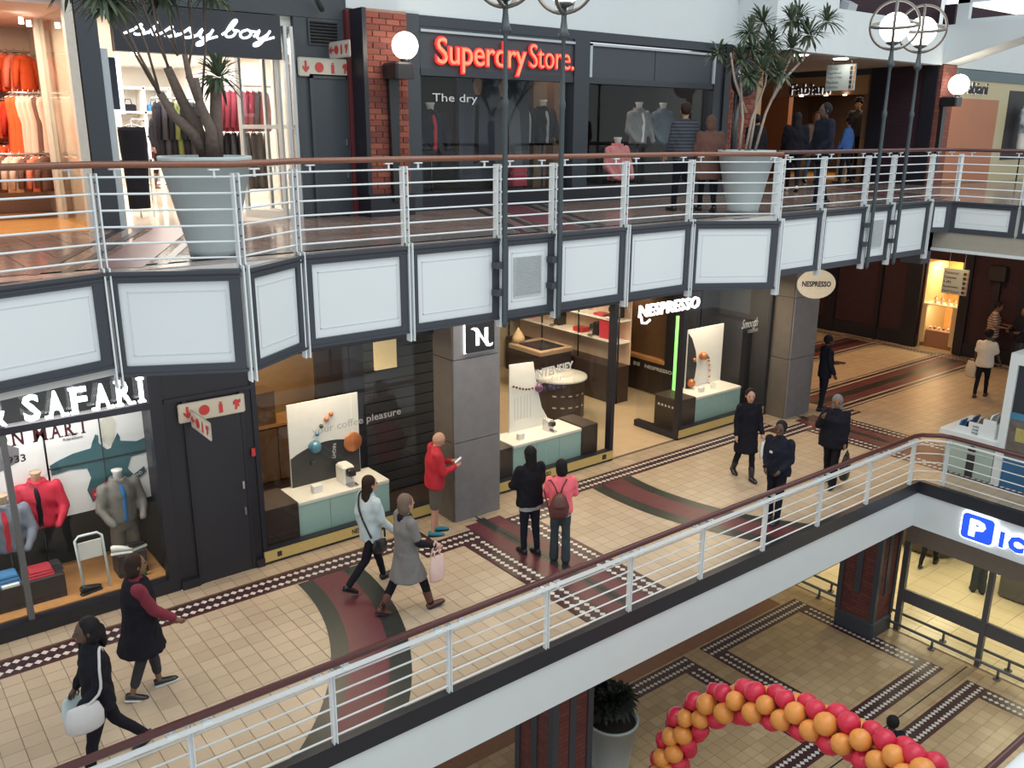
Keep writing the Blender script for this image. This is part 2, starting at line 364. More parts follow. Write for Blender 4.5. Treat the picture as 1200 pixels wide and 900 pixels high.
# ================================================================ lower level shop glazing
glz = root_struct('window_1')
greyfr = M('grey_aluminium', (.12, .12, .125), .4, .3)
hdr = M('taupe_header', (.23, .19, .155), .6)
MB().box((18.55, -4, -2.0), (18.8, 8.95, -1.0)).build('header_beam', hdr, glz)
for y0, y1 in ((8.82, 8.95), (6.95, 7.06), (4.9, 5.0)):
    box('mullion', (18.55, y0, ZL), (18.66, y1, -2.0), greyfr, glz)
box('mid_rail', (18.57, -4, -3.52), (18.64, 8.9, -3.2), greyfr, glz)
for y0, y1 in ((7.06, 8.82), (5.0, 6.95)):
    box('pane', (18.6, y0, ZL+.03), (18.61, y1, -2.0), wglass, glz)
shopf = tilemat('pale_yellow_tile', (.74, .62, .40), (.86, .75, .52), .6*SC, .25)
flr = root_struct('floor_supermarket')
tm = MB(); t0 = None
for i in range(18):
    for j in range(16):
        if i < 11 and 4 <= j < 16:
            if t0 is None: t0 = MB().bbox((-.296, -.296, -.02), (.296, .296, 0), .004).build('floor_tile', shopf, flr); t_ = t0
            else: t_ = t0.copy(); COL.objects.link(t_)
            t_.location = Vector((18.86+i*.6, 2.3+j*.6, ZL))*SC
        else: tm.box((18.56+i*.6+.004, 2+j*.6+.004, ZL-.02), (18.56+i*.6+.596, 2+j*.6+.596, ZL))
tm.build('tile_field', shopf, flr, kind='stuff'); box('screed', (18.55, 2, ZL-.3), (29.4, 13, ZL-.021), grout, flr)
MB().box((29.2, 0, ZL), (29.4, 13, -1)).box((18.8, 12.8, ZL), (29.4, 13, -1)).build('wall_supermarket', M('cream_wall', (.7, .62, .46), .7), None, kind='structure')
for i, (yy) in enumerate((10.5, 7.0, 3.6)): area('supermarket_tube_light', (22.5, yy, -1.25), (0, 0, 0), 5.5, .5, 120, (1.0, .86, .55))

# ================================================================ upper gallery
up = root_struct('floor_upper')
upm = tilemat('brown_granite_tile', (.17, .115, .10), (.33, .24, .205), .4*SC, .16, spec=.6)
outline = [(-2, 8.62), (.55, 8.62), (2.14, 9.06), (3.28, 8.48), (4.15, 9.06), (10.58, 9.06), (11.79, 8.31), (12.72, 9.06), (18.2, 9.06), (18.2, -4), (34, -4), (34, 20), (-2, 20)]
MB().prism(outline, (0, 0, ZU-.012), X, Y, -1.0).build('slab', ceil_m, up)
um = MB()
def inside(x, y): return (y > 9.12) or x > 18.3 or (x < 1.6 and y > 8.95) or (y > 8.9 and (2.9 < x < 3.5 or 11.3 < x < 12.2))
for i in range(88):
    for j in range(62):
        a = -1.6+i*.4; b = 5.0+j*.4
        if inside(a+.2, b+.2) and inside(a+.38, b+.02) and inside(a+.02, b+.02) and b < 20: um.quad((a+.004, b+.004, ZU), (a+.396, b+.004, ZU), (a+.396, b+.396, ZU), (a+.004, b+.396, ZU))
um.build('tile_field', upm, up, kind='stuff')
upb = M('pale_granite_edge', (.42, .36, .33), .18, var=.3, scale=60)
m = MB(); m.box((-2, 9.06, ZU-.012), (18.2, 9.30, ZU+.002)); m.build('kerb_strip', upb, up)
def ustrip(a, b, w2, mat, nm, dz=.004):
    a, b = Vector((*a, 0)), Vector((*b, 0)); d = (b-a).normalized(); n = Vector((-d.y, d.x, 0))*w2/2; u = Vector((0, 0, ZU+dz))
    m = MB(); m.quad(a-n+u, b-n+u, b+n+u, a+n+u); m.build(nm, mat, up)
ustrip((-2, 9.6), (18.2, 9.6), .42, M('speckled_border', (.17, .155, .15), .2, var=.6, scale=90), 'speckled_border')
for xx in (2.9, 8.9, 19.05):
    for k, (o_, ww, mm) in enumerate(((-.75, .1, granite), (-.45, .1, granite), (0, .5, redtile), (.45, .1, granite), (.75, .1, granite))):
        ustrip((xx+o_+1.2, 13), (xx+o_-.6, 9.3), ww, mm, 'inlaid_band', .005)

# ---- gallery edge panels
ge = root_struct('trim_2')
gl = M('ventilation_grille', (.62, .66, .68), .5)
dk2 = M('near_black', (.015, .016, .02), .7)
def gpanel(x0, y0, x1, y1, zt=ZU, zb=4.65, grille=False):
    a = Vector((x0, y0, 0)); b = Vector((x1, y1, 0)); d = (b-a); L = d.length; d.normalize(); n = Vector((d.y, -d.x, 0))   # n faces the atrium
    def bx(m, s0, s1, z0, z1, t0, t1):
        c = a+d*(s0+s1)/2+n*(t0+t1)/2; c.z = (z0+z1)/2; m.obox(c, d*(s1-s0)/2, n*(t1-t0)/2, Vector((0, 0, (z1-z0)/2)))
    m = MB(); f = .09
    bx(m, .015, L-.015, zt-.10, zt, .0, .05); bx(m, .015, L-.015, zb, zb+.07, .0, .05); bx(m, .015, .03+f*.6, zb+.07, zt-.10, 0, .05); bx(m, L-.03-f, L-.015, zb+.07, zt-.10, 0, .05)
    bx(m, 0, L, zt-.02, zt+.015, -.02, .075); bx(m, 0, L, zt-.065, zt-.045, .05, .06); bx(m, 0, L, zb-.03, zb, -.1, .06)
    fr = m.build('panel_frame', darkf, ge)
    m = MB(); bx(m, .05, L-.05, zb+.05, zt-.08, -.03, .022); pn = m.build('infill_panel', panelw, fr)
    m = MB(); i = .16
    for s0, s1, z0, z1 in ((i, L-i, zt-.1-.10, zt-.1-.09), (i, L-i, zb+.17, zb+.18), (i, i+.01, zb+.17, zt-.19), (L-i-.01, L-i, zb+.17, zt-.19)): bx(m, s0, s1, z0, z1, .02, .027)
    m.build('panel_bead', M('bead_grey', (.63, .67, .69), .5), fr)
    if grille:
        m = MB(); s0, s1, z0, z1 = .20, L-.24, zb+.24, zt-.26
        bx(m, s0, s1, z0, z1, .022, .026); m.build('grille_shade_plate', dk2, fr)  # thin black plate standing in for the shade behind the bars
        m = MB(); nx, nz = 15, 18
        for k in range(nx+1): s = s0+(s1-s0)*k/nx; bx(m, s-.007, s+.007, z0, z1, .026, .04)
        for k in range(nz+1): zz = z0+(z1-z0)*k/nz; bx(m, s0, s1, zz-.007, zz+.007, .026, .04)
        m.build('grille_bars', gl, fr, kind='stuff')
gpanel(-.7, 8.62, .52, 8.62, zb=4.76); gpanel(.55, 8.62, 2.10, 9.05, zb=4.76); gpanel(2.16, 9.06, 3.26, 8.49, zb=4.66); gpanel(3.30, 8.50, 4.13, 9.05)
gpanel(4.18, 9.06, 5.52, 9.06); gpanel(5.55, 9.06, 6.89, 9.06); gpanel(6.93, 9.06, 7.82, 9.06, grille=True); gpanel(7.86, 9.06, 9.17, 9.06); gpanel(9.20, 9.06, 10.57, 9.06)
gpanel(10.62, 9.05, 11.78, 8.32); gpanel(12.72, 9.06, 14.03, 9.06); gpanel(14.06, 9.06, 15.44, 9.06); gpanel(15.48, 9.06, 16.34, 9.06, grille=True); gpanel(16.38, 9.06, 17.78, 9.06)
gpanel(18.2, 8.75, 18.2, 7.5, zb=5.08); gpanel(18.2, 7.45, 18.2, 5.9, zb=5.08); gpanel(17.85, 9.06, 18.2, 8.78, zb=5.08)
m = MB(); m.obox((12.25, 8.69, 5.13), (.46, .37, 0), (-.02, .03, 0), (0, 0, .53)); m.box((17.78, 9.06, 4.4), (18.15, 9.5, ZU)); m.build('edge_return', darkf, ge)
MB().box((18.16, 5, 4.72), (18.4, 9.02, 5.06)).box((18.16, 9.02, 4.72), (20, 9.05, 5.06)).build('soffit_board', M('beige_soffit', (.33, .30, .25), .7), ge); MB().box((18.1, 5, 4.67), (18.5, 9.06, 4.72)).build('soffit_beam', white, ge)

# ================================================================ railings
def post(parent, p, zb, zt, dirn, pointed=False, wid=.07):
    """pair of flat plates with bolt heads, standing at p"""
    d = Vector((*dirn, 0)).normalized(); n = Vector((d.y, -d.x, 0)); m = MB(); p = Vector((*p, 0))
    for s in (-.022, .022):
        c = p+d*s; c.z = (zb+zt)/2; m.obox(c, d*.006, n*wid/2, Vector((0, 0, (zt-zb)/2)))
    c = p.copy(); c.z = (zb+zt)/2; m.obox(c, d*.020, n*.012, Vector((0, 0, (zt-zb)/2-.05)))
    o = m.build('post', steelw, parent)
    return o
def railing(name, label, runs, z0, htop, posts, mat, nrails, loc, low=.12, topbar=True, stand=None):
    t = thing(name, label, 'railing', loc)
    # runs: polyline of (x, y) of the rail axis
    MB().tube([(x, y, z0+htop) for x, y in runs], .046, 12).build('handrail', mat, t)
    ht = htop-.07
    if topbar:
        m = MB()
        for (a, b) in zip(runs[:-1], runs[1:]): m.bar((a[0]-(.06 if a[1] < 8 and a[0] > 17 else 0), a[1]-.06, z0+ht-.02), (b[0]-(.06 if b[1] < 8 and b[0] > 17 else 0), b[1]-.06, z0+ht-.02), .085, .014)
        m.build('top_flat', steelw, t)
    for k in range(nrails):
        zz = z0+low+(htop-.20-low)*k/(nrails-1)
        MB().tube([(x, y, zz) for x, y in runs], .0125, 6).build('rail', steelw, t)
    return t, ht
mid_run = [(-3, 8.26), (16.9, 8.26), (17.1, 8.2), (17.38, 7.92), (17.44, 7.75), (17.44, -3)]
rt, ht = railing('railing', 'white bar railing with dark red handrail along the middle floor edge and round its corner', mid_run, 0.0, 1.07, None, wood_rail, 5, (8, 8.26, 0), .10)
for k in range(12): post(rt, (2.22+1.636*(k-2), 8.26), -.11, 1.0, (1, 0))
for y in (7.8, 6.17, 4.53, 2.9): post(rt, (17.44, y), -.11, 1.0, (0, 1))
for k in range(1, 12):
    for dx in (.18, 1.45):
        x = 2.22+1.636*(k-2)+dx
        if x < 17: MB().box((x-.05, 8.20, .985), (x+.05, 8.285, .997)).box((x-.012, 8.25, .99), (x+.012, 8.27, 1.05)).build('bracket', steelw, rt)
# upper railing, zigzagging out round the planters
up_run = [(-1, 8.66), (.55, 8.66), (2.14, 9.10), (3.28, 8.54), (4.15, 9.10), (10.58, 9.10), (11.80, 8.36)]
up_run2 = [(11.90, 8.44), (12.72, 9.10), (17.75, 9.10), (18.05, 9.0), (18.2, 8.7), (18.24, 5)]
def upper(label, run, posts_, rail_mat):
    t = thing('railing', label, 'railing', (run[0][0], run[0][1], ZU))
    MB().tube([(x, y, ZU+1.01) for x, y in run], .034, 10).build('handrail', rail_mat, t)
    for k in range(6):
        zz = ZU+.12+.155*k
        MB().tube([(x, y, zz) for x, y in run], .0115, 6).build('rail', steelw, t)
    for (x, y), d, zb in posts_:
        m = MB(); dv = Vector((*d, 0)).normalized(); n = Vector((dv.y, -dv.x, 0))
        for s in (-.026, .026):
            a = Vector((x, y, 0))+dv*s
            c = a.copy(); c.z = ZU+.44; m.obox(c, dv*.007, n*.045, Vector((0, 0, .49)))
            c = a+n*.07; c.z = (zb+ZU+.05)/2; m.obox(c, dv*.007, n*.05, Vector((0, 0, (ZU+.05-zb)/2)))
        po = m.build('post', steelw, t)
        for s in (-.2, .2):
            b = MB(); a = Vector((x, y, ZU))+dv*s; b.obox(a+Vector((0, 0, .965)), dv*.05, n*.022, Vector((0, 0, .007))); b.obox(a+Vector((0, 0, .93)), dv*.009, n*.009, Vector((0, 0, .04))); b.build('bracket', steelw, t)
        b = MB()
        for k in range(6): c = Vector((x, y, ZU+.2+.13*k))+n*.047; b.obox(c, dv*.008, n*.004, Vector((0, 0, .008)))
        b.build('bolt_heads', darkf, po, kind='stuff')
    return t
zb = 4.52
upper('upper white bar railing with teak handrail zigzagging past the planters', up_run,
      [((x, y), (1, 0), zb) for x, y in ((.55, 8.66), (2.14, 9.10), (3.29, 8.54), (4.15, 9.10), (5.53, 9.10), (6.90, 9.10), (7.83, 9.10), (9.18, 9.10), (10.58, 9.10), (11.80, 8.37))], wood_rail2)
upper('upper white bar railing with dark handrail, right of the planters and round the far corner', up_run2[0:],
      [((x, 9.10), (1, 0), zb) for x in (12.72, 14.04, 15.45, 16.35, 17.80)]+[((18.24, y), (0, 1), 5.0) for y in (8.75, 7.47, 6.1)], wood_rail)
# handrail of the near side, bottom right corner
nr = thing('railing', 'bit of dark handrail and white edge at the bottom right corner, nearest the viewer', 'railing', (9, 2.8, 0))
MB().tube([(7.4, 2.82, 1.0), (12, 2.82, 1.0)], .036, 10).build('handrail', wood_rail, nr)
MB().box((7.4, 2.5, .86), (12, 2.78, .9)).build('top_flat', steelw, nr)
for k in range(4): post(nr, (7.6+1.3*k, 2.75), -.1, .9, (1, 0))
MB().box((5, 1.2, -.3), (13, 2.76, -.1)).build('floor_near', upb, None, kind='structure')
# ================================================================ middle level: shopfronts behind y = 13.05
neon = M('white_neon', (.95, .97, 1), .4, emit=2.2, ecol=(.93, .97, 1), var=0)
lit = M('white_lamp', (1, 1, 1), .4, emit=9, ecol=(1, .93, .80), var=0)
maroon = M('maroon_vinyl', (.10, .012, .025), .5, var=.03)
ink = M('dark_ink', (.03, .03, .035), .6, var=.03)
paper = M('poster_paper', (.80, .80, .80), .6, var=.02, scale=3)
orangewood = M('lit_oak_board', (.55, .27, .10), .45, var=.2, scale=8)
walnut = M('walnut_veneer', (.042, .026, .024), .4, var=.3, scale=9)
brownwood = M('brown_wood_panelling', (.16, .085, .045), .45, var=.3, scale=7)
aqua = M('aqua_glass_front', (.42, .62, .60), .2, var=.03)
whitetop = M('white_solid_top', (.86, .84, .80), .3, var=.02)
gold = M('brushed_gold', (.60, .48, .19), .4, .15, var=.08)
redplastic = M('red_gloss', (.55, .03, .05), .3, var=.05)
blackgloss = M('black_gloss', (.02, .02, .024), .25, var=.05)
chrome = M('chrome', (.6, .6, .62), .2, .9, var=.03)
beigefloor = M('beige_polished_floor', (.52, .40, .27), .3, var=.12, scale=4)
greylet = M('frosted_lettering', (.62, .64, .64), .6, var=.02)
signw = M('sign_cream', (.52, .50, .43), .5, var=.02)
signr = M('sign_red', (.48, .045, .045), .5, var=.03)
U, V = X, Z

wm = root_struct('wall_middle')
# spine walls between and behind the shops, ceiling over them
MB().box((3.64, 13.05, 0), (5.0, 13.3, 4.65)).build('shopfront_pier', blackf, wm)
MB().box((3.64, 13.3, 0), (4.95, 18.5, 4.65)).build('party_wall', M('dark_wall', (.03, .03, .036), .6), wm)
MB().box((-3, 15.0, 0), (3.64, 15.2, 4.65)).build('shop_back_wall', M('grey_shop_wall', (.06, .06, .066), .7), wm)
MB().box((4.95, 20.8, 0), (21, 21, 4.65)).build('shop_back_wall', M('cream_shop_wall', (.55, .47, .34), .7), wm)
MB().box((18.42, 13.0, 0), (18.6, 20.8, 4.65)).build('party_wall', MATS['dark_wall'], wm)
MB().box((19.6, 13.0, 0), (20.25, 13.3, 4.65)).box((20.05, 13.3, 0), (20.25, 20.8, 4.65)).build('party_wall', MATS['dark_wall'], wm)
MB().box((-3, 13.02, 3.55), (3.64, 13.2, 4.65)).box((5.0, 13.02, 3.5), (8.45, 13.2, 4.65)).box((9.48, 13.02, 3.5), (18.6, 13.2, 4.65)).build('bulkhead', blackf, wm)
MB().box((-3, 13.2, 3.6), (3.64, 15, 3.66)).build('shop_ceiling', blackf, wm)
MB().box((5.0, 13.2, 3.55), (18.42, 20.8, 3.62)).build('shop_ceiling', M('warm_ceiling', (.45, .38, .30), .7), wm)
MB().box((5.0, 13.1, -.25), (18.42, 20.8, .003)).build('shop_floor', beigefloor, wm)
MB().box((-3, 13.1, -.25), (3.64, 15.0, .003)).build('shop_floor', M('dark_shop_floor', (.05, .045, .045), .5), wm)

# ---- outdoor clothing shop on the left
w2 = root_struct('window_2')
MB().box((-3, 13.02, 0), (3.64, 13.2, .22)).build('plinth', blackf, w2)
box('sill_board', (-3, 13.2, .16), (3.5, 14.6, .24), orangewood, w2)
box('pane', (-3, 13.1, .22), (1.5, 13.11, 3.05), wglass, w2); box('pane', (1.58, 13.1, .22), (3.46, 13.11, 3.05), wglass, w2)
box('mullion', (1.50, 13.05, .22), (1.58, 13.16, 3.55), M('steel_mullion', (.16, .17, .18), .4, .5), w2)
MB().box((3.46, 13.02, .22), (3.64, 13.2, 3.55)).box((-3, 13.02, 3.02), (3.46, 13.2, 3.12)).build('window_frame', blackf, w2)
box('transom_pane', (-3, 13.1, 3.12), (3.46, 13.11, 3.55), wglass, w2)
def serif(s, o, width, height, mat, parent, th):
    """slab-serif capitals: plain capitals thickened, with feet added at the stems"""
    t = thing(*parent)
    adv = {'I': .5, 'M': 1.15, 'N': 1.0, '&': 1.0, ' ': .35, 'E': .85, '1': .7}
    tot = sum(adv.get(c, .92) for c in s); x = 0
    feet = {'A': [(0, 0), (1, 0)], 'F': [(.12, 0), (.12, 1), ], 'R': [(.12, 0), (.12, 1), (.95, 0)], 'I': [(.5, 0), (.5, 1)], 'M': [(.08, 0), (.92, 0), (.08, 1), (.92, 1)], 'N': [(.08, 0), (.92, 1), (.08, 1)], 'T': [(.5, 0)], 'P': [(.1, 0)], 'U': [(.1, 1), (.9, 1)]}
    for c in s:
        a = adv.get(c, .92)
        if c != ' ':
            k = width/tot; gw = (a-.30)*k; gx = x+.15*k
            if c == 'I': gw = .16*k; gx = x+.17*k
            ob = text('letter', c, Vector(o)+X*gx, X, Z, gw, height, mat, t, th=th, bold=.022)
            m = MB()
            for fx, fz in feet.get(c, []):
                cx = o[0]+gx+fx*gw; z0 = o[2]+fz*height; z1 = z0+(.08*height if fz == 0 else -.08*height)
                m.box((cx-.15*k, o[1]-th, z0), (cx+.15*k, o[1], z1))
            if m.v: m.build('serif', mat, ob)
        x += a*width/tot
    return t
serif('& SAFARI', (1.33, 12.99, 3.17), 2.10, .37, neon, ('shop_sign', 'row of white lit capitals reading & SAFARI over the left window', 'sign', (2.3, 13, 3.17)), .06)
serif('ION MART', (1.35, 13.08, 2.83), 1.28, .21, maroon, ('window_lettering', 'dark red capitals ON MART on the glass below the white lit letters', 'lettering', (2.0, 13.08, 2.86)), .008)
text('window_date', '1933', (1.50, 13.09, 2.58), X, Z, .28, .11, ink, None, th=.006, bold=.02, label='small black date 1933 on the glass of the left window', cat='lettering')
# posters
pt = thing('wall_poster', 'four panel poster of a faceless teal jacket with arms spread, in the left window', 'poster', (3, 14.2, 1.2))
for (x0, x1) in ((2.22, 2.985), (3.0, 3.80)):
    for z0, z1 in ((1.19, 1.995), (2.01, 2.74)): box('panel', (x0, 14.2, z0), (x1, 14.23, z1), paper, pt)
for p0, p1 in (((2.2, 1.995), (3.81, 2.012)), ((2.984, 1.19), (3.002, 2.74))): MB().box((p0[0], 14.178, p0[1]), (p1[0], 14.185, p1[1])).build('panel_joint', ink, pt)
teal = M('teal_print', (.035, .115, .135), .6, var=.25, scale=6)
top = [(2.23,2.06),(2.37,2.12),(2.57,2.18),(2.83,2.21),(2.86,2.3),(2.92,2.42),(2.96,2.39),(2.95,2.28),(3.0,2.21),(3.06,2.14),(3.12,2.15),(3.14,2.2),(3.21,2.32),(3.24,2.38),(3.27,2.31),(3.27,2.24),(3.51,2.18),(3.78,2.25),(3.79,1.98),(3.40,1.94),(3.33,1.76),(3.44,1.58),(3.3,1.46),(3.05,1.56),(2.76,1.32),(2.70,1.54),(2.78,1.73),(2.74,1.9),(2.5,1.93),(2.24,1.9)]
MB().prism(top, (0, 14.197, 0), X, Z, .006).build('printed_jacket', teal, pt)
MB().prism([(3.01,2.57),(3.06,2.66),(3.13,2.68),(3.20,2.65),(3.24,2.54),(3.2,2.3),(3.1,2.17),(3.02,2.29)], (0, 14.198, 0), X, Z, .004).build('printed_head', M('pale_print', (.62, .60, .52), .6), pt)
MB().prism([(2.74,1.5),(2.78,1.36),(3.12,1.56),(3.05,1.66)], (0, 14.188, 0), X, Z, .004).build('printed_label', redplastic, pt)
MB().prism([(3.38,1.62),(3.58,1.74),(3.60,1.64),(3.40,1.52)], (0, 14.188, 0), X, Z, .004).build('printed_label', M('navy_print', (.04, .08, .14), .6), pt)
text('printed_word', 'WIND', (3.40, 14.18, 1.55), (X*.86+Z*.5), (Z*.86-X*.5), .17, .055, paper, pt, th=.003)
text('printed_word', 'WARMTH', (2.80, 14.18, 1.405), (X*.86+Z*.5), (Z*.86-X*.5), .28, .055, paper, pt, th=.003)
text('printed_word', 'Water', (2.52, 14.19, 2.47), X, Z, .16, .05, ink, pt, th=.003); text('printed_word', 'Repellent', (2.46, 14.19, 2.40), X, Z, .28, .05, ink, pt, th=.003)
p2 = thing('wall_poster', 'pale poster with a dark grey sleeve, leftmost at the back of the left window', 'poster', (1.5, 14.25, 1.2))
box('panel', (0, 14.22, 1.19), (2.19, 14.25, 2.74), paper, p2)
MB().prism([(1.0, 2.35), (1.7, 2.52), (1.86, 2.42), (1.84, 2.22), (1.6, 2.12), (1.0, 2.0)], (0, 14.217, 0), X, Z, .004).build('printed_sleeve', M('grey_print', (.16, .15, .17), .6), p2)
area('window_display_light', (1.2, 13.5, 3.5), (math.radians(-12), 0, 0), 4.2, .25, 95, (1.0, .93, .86))
# torso mannequins are built with the figures further down
# display stock
def table(nm, lab, a, b, mat, cat='display'):
    return MB().bbox(a, b, .02).build(nm, mat, None, label=lab, cat=cat)
table('display_plinth', 'low dark display block under the folded red and blue clothes', (.2, 13.45, .24), (2.10, 13.95, .62), M('plinth_black', (.028, .026, .03), .5))
def folded(nm, lab, c, sx, sy, h, mat, rz=0):
    t = thing(nm, lab, 'clothes', c, rz)
    for k in range(3):
        z = h/3*k; i = .012*k
        MB().bbox((c[0]-sx/2+i, c[1]-sy/2+i, c[2]+z), (c[0]+sx/2-i, c[1]+sy/2-i*.5, c[2]+z+h/3-.004), .02).build('folded_layer', mat, t)
    return t
redc = M('red_cloth', (.50, .03, .055), .8, var=.15, bump=.2); bluec = M('blue_cloth', (.05, .20, .42), .8, var=.15); charc = M('charcoal_cloth', (.04, .039, .046), .85, var=.15, spec=.15)
folded('folded_jumper', 'folded red jumper on the dark block in the left window', (1.80, 13.62, .62), .36, .30, .12, redc)
folded('folded_jumper', 'folded blue jumper at the left edge of the left window', (1.38, 13.62, .62), .30, .30, .16, bluec)
folded('folded_jumper', 'folded grey jumper with a paper tag beside the red one', (2.02, 13.70, .62), .2, .26, .10, charc)
MB().bbox((1.27, 13.42, .62), (1.5, 13.52, .66), .01).build('card_box', whitetop, None, label='flat white card in front of the folded blue jumper', cat='card')
ch = thing('display_stand', 'white metal frame stand with a white board, on the wooden window floor', 'stand', (2.48, 13.35, .24))
MB().tube([(2.32, 13.35, .24), (2.30, 13.5, 1.05), (2.36, 13.52, 1.10), (2.62, 13.52, 1.10), (2.68, 13.5, 1.05), (2.68, 13.35, .24)], .02, 8).build('frame_tube', white, ch)
box('board', (2.33, 13.485, .72), (2.66, 13.51, 1.0), whitetop, ch)
def shoe_thing(nm, lab, c, rz, mat, sole):
    t = thing(nm, lab, 'shoe', c, rz); x, y, z = c
    m = MB()
    prof = [(-.13, .04, .09), (-.10, .05, .10), (-.03, .048, .09), (.05, .048, .065), (.11, .045, .05), (.145, .02, .035)]
    vs = []; n = 8; fs = []
    for px, rw, hh in prof:
        for k in range(n): a = 2*PI*k/n; vs.append((px, rw*math.cos(a), .03+hh/2+hh/2*math.sin(a)))
    for i in range(len(prof)-1):
        for k in range(n): fs.append((i*n+k, i*n+(k+1) % n, (i+1)*n+(k+1) % n, (i+1)*n+k))
    fs.append(tuple(range(n))); fs.append(tuple((len(prof)-1)*n+k for k in range(n)))
    MB().add(vs, fs, True).build('upper', mat, t, local=True)
    MB().bbox((-.14, -.052, 0), (.15, .052, .03), .02).build('sole', sole, t, local=True)
    return t
shoe_thing('hiking_shoe', 'dark hiking shoe lying under the white frame stand', (2.40, 13.35, .24), .2, blackgloss, charc)
shoe_thing('trainer', 'pale trainer on a ledge right of the white frame stand', (2.95, 13.6, .62), -.3, whitetop, whitetop)
table('display_plinth', 'small dark display block below the grey jacket torso', (2.86, 13.5, .24), (3.3, 13.9, .62), MATS['plinth_black'])
shoe_thing('trainer', 'black trainer with white sole beside the pale trainer', (3.18, 13.62, .62), .3, blackgloss, whitetop)
bt = thing('bottle', 'green bottle with white cap at the right end of the left window', 'bottle', (3.2, 13.4, .24))
MB().lathe([(0, 0), (.04, 0), (.042, .16), (.018, .21), (.018, .24), (0, .24)], (3.2, 13.4, .24), 12).build('body', M('green_glass', (.07, .22, .10), .2), bt); MB().lathe([(0, .24), (.02, .24), (.02, .28), (0, .28)], (3.2, 13.4, .24), 10).build('cap', whitetop, bt)

# ---- black service door panel with fire signs (middle level)
d1 = root_struct('door_1'); MB().box((3.64, 12.97, 0), (3.92, 13.05, .14)).box((4.86, 12.97, 0), (5.0, 13.05, .14)).build('skirting', blackf, d1)
box('door_leaf', (3.98, 13.01, .0), (4.80, 13.05, 3.0), M('door_black', (.019, .021, .031), .45, var=.06), d1)
for zz in (1.0, 1.45): box('door_handle', (4.73, 12.97, zz), (4.76, 13.01, zz+.13), chrome, d1)
MB().box((3.66, 13.02, 3.06), (5.0, 13.05, 3.12)).box((3.92, 13.0, 0), (3.98, 13.05, 3.06)).box((4.80, 13.0, 0), (4.86, 13.05, 3.06)).build('door_frame', blackf, d1)
def pictos(parent, o, u, v, w_, h, arrow):
    """arrow, hose reel, extinguisher, bell pictograms across a sign board"""
    o, u, v = Vector(o), Vector(u), Vector(v); n = u.cross(v)
    def P_(poly, cx): MB().prism([((cx+a*h), h*.5+b*h) for a, b in poly], o+n*.004, u, v, .004).build('pictogram', signr, parent)
    c = [w_*(.12+.255*k) for k in range(4)]
    ar = [(-.07, .36), (.07, .36), (.07, -.05), (.22, .08), (.22, -.1), (0, -.34), (-.22, -.1), (-.22, .08), (-.07, -.05)]
    if arrow == 'left': ar = [(b, a) for a, b in ar]
    if arrow == 'right': ar = [(-b, a) for a, b in ar]
    P_(ar, c[0])
    P_([(.30*math.cos(2*PI*k/16), .30*math.sin(2*PI*k/16)) for k in range(16)], c[1])
    P_([(-.11, -.34), (.11, -.34), (.11, .16), (.03, .22), (.14, .3), (-.1, .32), (-.03, .22), (-.11, .16)], c[2])
    P_([(-.22, .18), (-.08, .3), (.1, .24), (.22, .3), (.22, .08), (.1, .04), (.16, -.16), (.02, -.12), (-.02, -.32), (-.14, -.28), (-.1, .0), (-.22, 0)], c[3])
def firesign(lab, o, u, w_, h, arrow):
    t = thing('fire_sign', lab, 'sign', o); o = Vector(o); u = Vector(u); n = u.cross(Z)
    m = MB(); c = o+u*w_/2+Z*h/2; m.obox(c-n*.012, u*w_/2, n*.012, Z*h/2); m.build('board', signw, t)
    m = MB()
    for a, b in ((o, o+u*w_), (o+Z*h, o+u*w_+Z*h), (o, o+Z*h), (o+u*w_, o+u*w_+Z*h)): m.bar(a-n*.012, b-n*.012, .03, .015, up=tuple(n))
    m.build('rim', M('sign_rim', (.40, .40, .37), .5), t); pictos(t, o, u, Z, w_, h, arrow); return t
firesign('wide flat fire sign with a slanting arrow on the lower black door panel', (3.86, 12.98, 2.74), X, 1.0, .27, 'down')
firesign('narrow fire sign sticking out over the lower black door', (4.02, 12.97, 2.66), -Y, .80, .25, 'left')
box('call_point', (4.93, 13.0, 1.95), (4.99, 13.04, 2.08), signr, None, label='small red fire call point right of the lower black door', cat='alarm')

# ---- coffee shop windows
def plinth(parent, x0, x1):
    MB().box((x0, 13.0, 0), (x1, 13.12, .05)).build('kick_strip', blackf, parent); box('gold_sill', (x0, 12.98, .05), (x1, 13.10, .24), gold, parent); MB().box((x0, 12.985, .24), (x1, 13.14, .26)).build('sill_cap', blackf, parent)
w3 = root_struct('window_3'); plinth(w3, 5.0, 8.45)
box('pane', (5.08, 13.08, .26), (6.76, 13.09, 3.5), wglass, w3); box('pane', (6.78, 13.08, .26), (8.40, 13.09, 3.5), wglass, w3)
MB().box((5.0, 13.02, 0), (5.08, 13.15, 3.5)).build('jamb', blackf, w3)
text('sill_lettering', 'NESPRESSO', (6.62, 12.978, .10), X, Z, .46, .09, ink, w3, th=.004, bold=.02)
MB().box((5.22, 12.976, .10), (5.30, 12.98, .19)).build('sill_emblem', ink, w3)
w4 = root_struct('window_4'); plinth(w4, 9.48, 13.05)
box('pane', (9.52, 13.08, .26), (11.2, 13.09, 3.5), wglass, w4); box('pane', (11.22, 13.08, .26), (12.98, 13.09, 3.5), wglass, w4)
MB().box((12.96, 13.0, 0), (13.06, 13.16, 3.5)).build('jamb', blackf, w4); box('side_pane', (13.0, 13.16, .05), (13.012, 14.3, 3.5), glass('side_glass', (.95, .97, .97), .25), w4)
text('sill_lettering', 'NESPRESSO', (10.75, 12.978, .10), X, Z, .5, .09, ink, w4, th=.004, bold=.02); MB().box((12.72, 12.976, .09), (12.84, 12.98, .2)).build('sill_emblem', ink, w4)
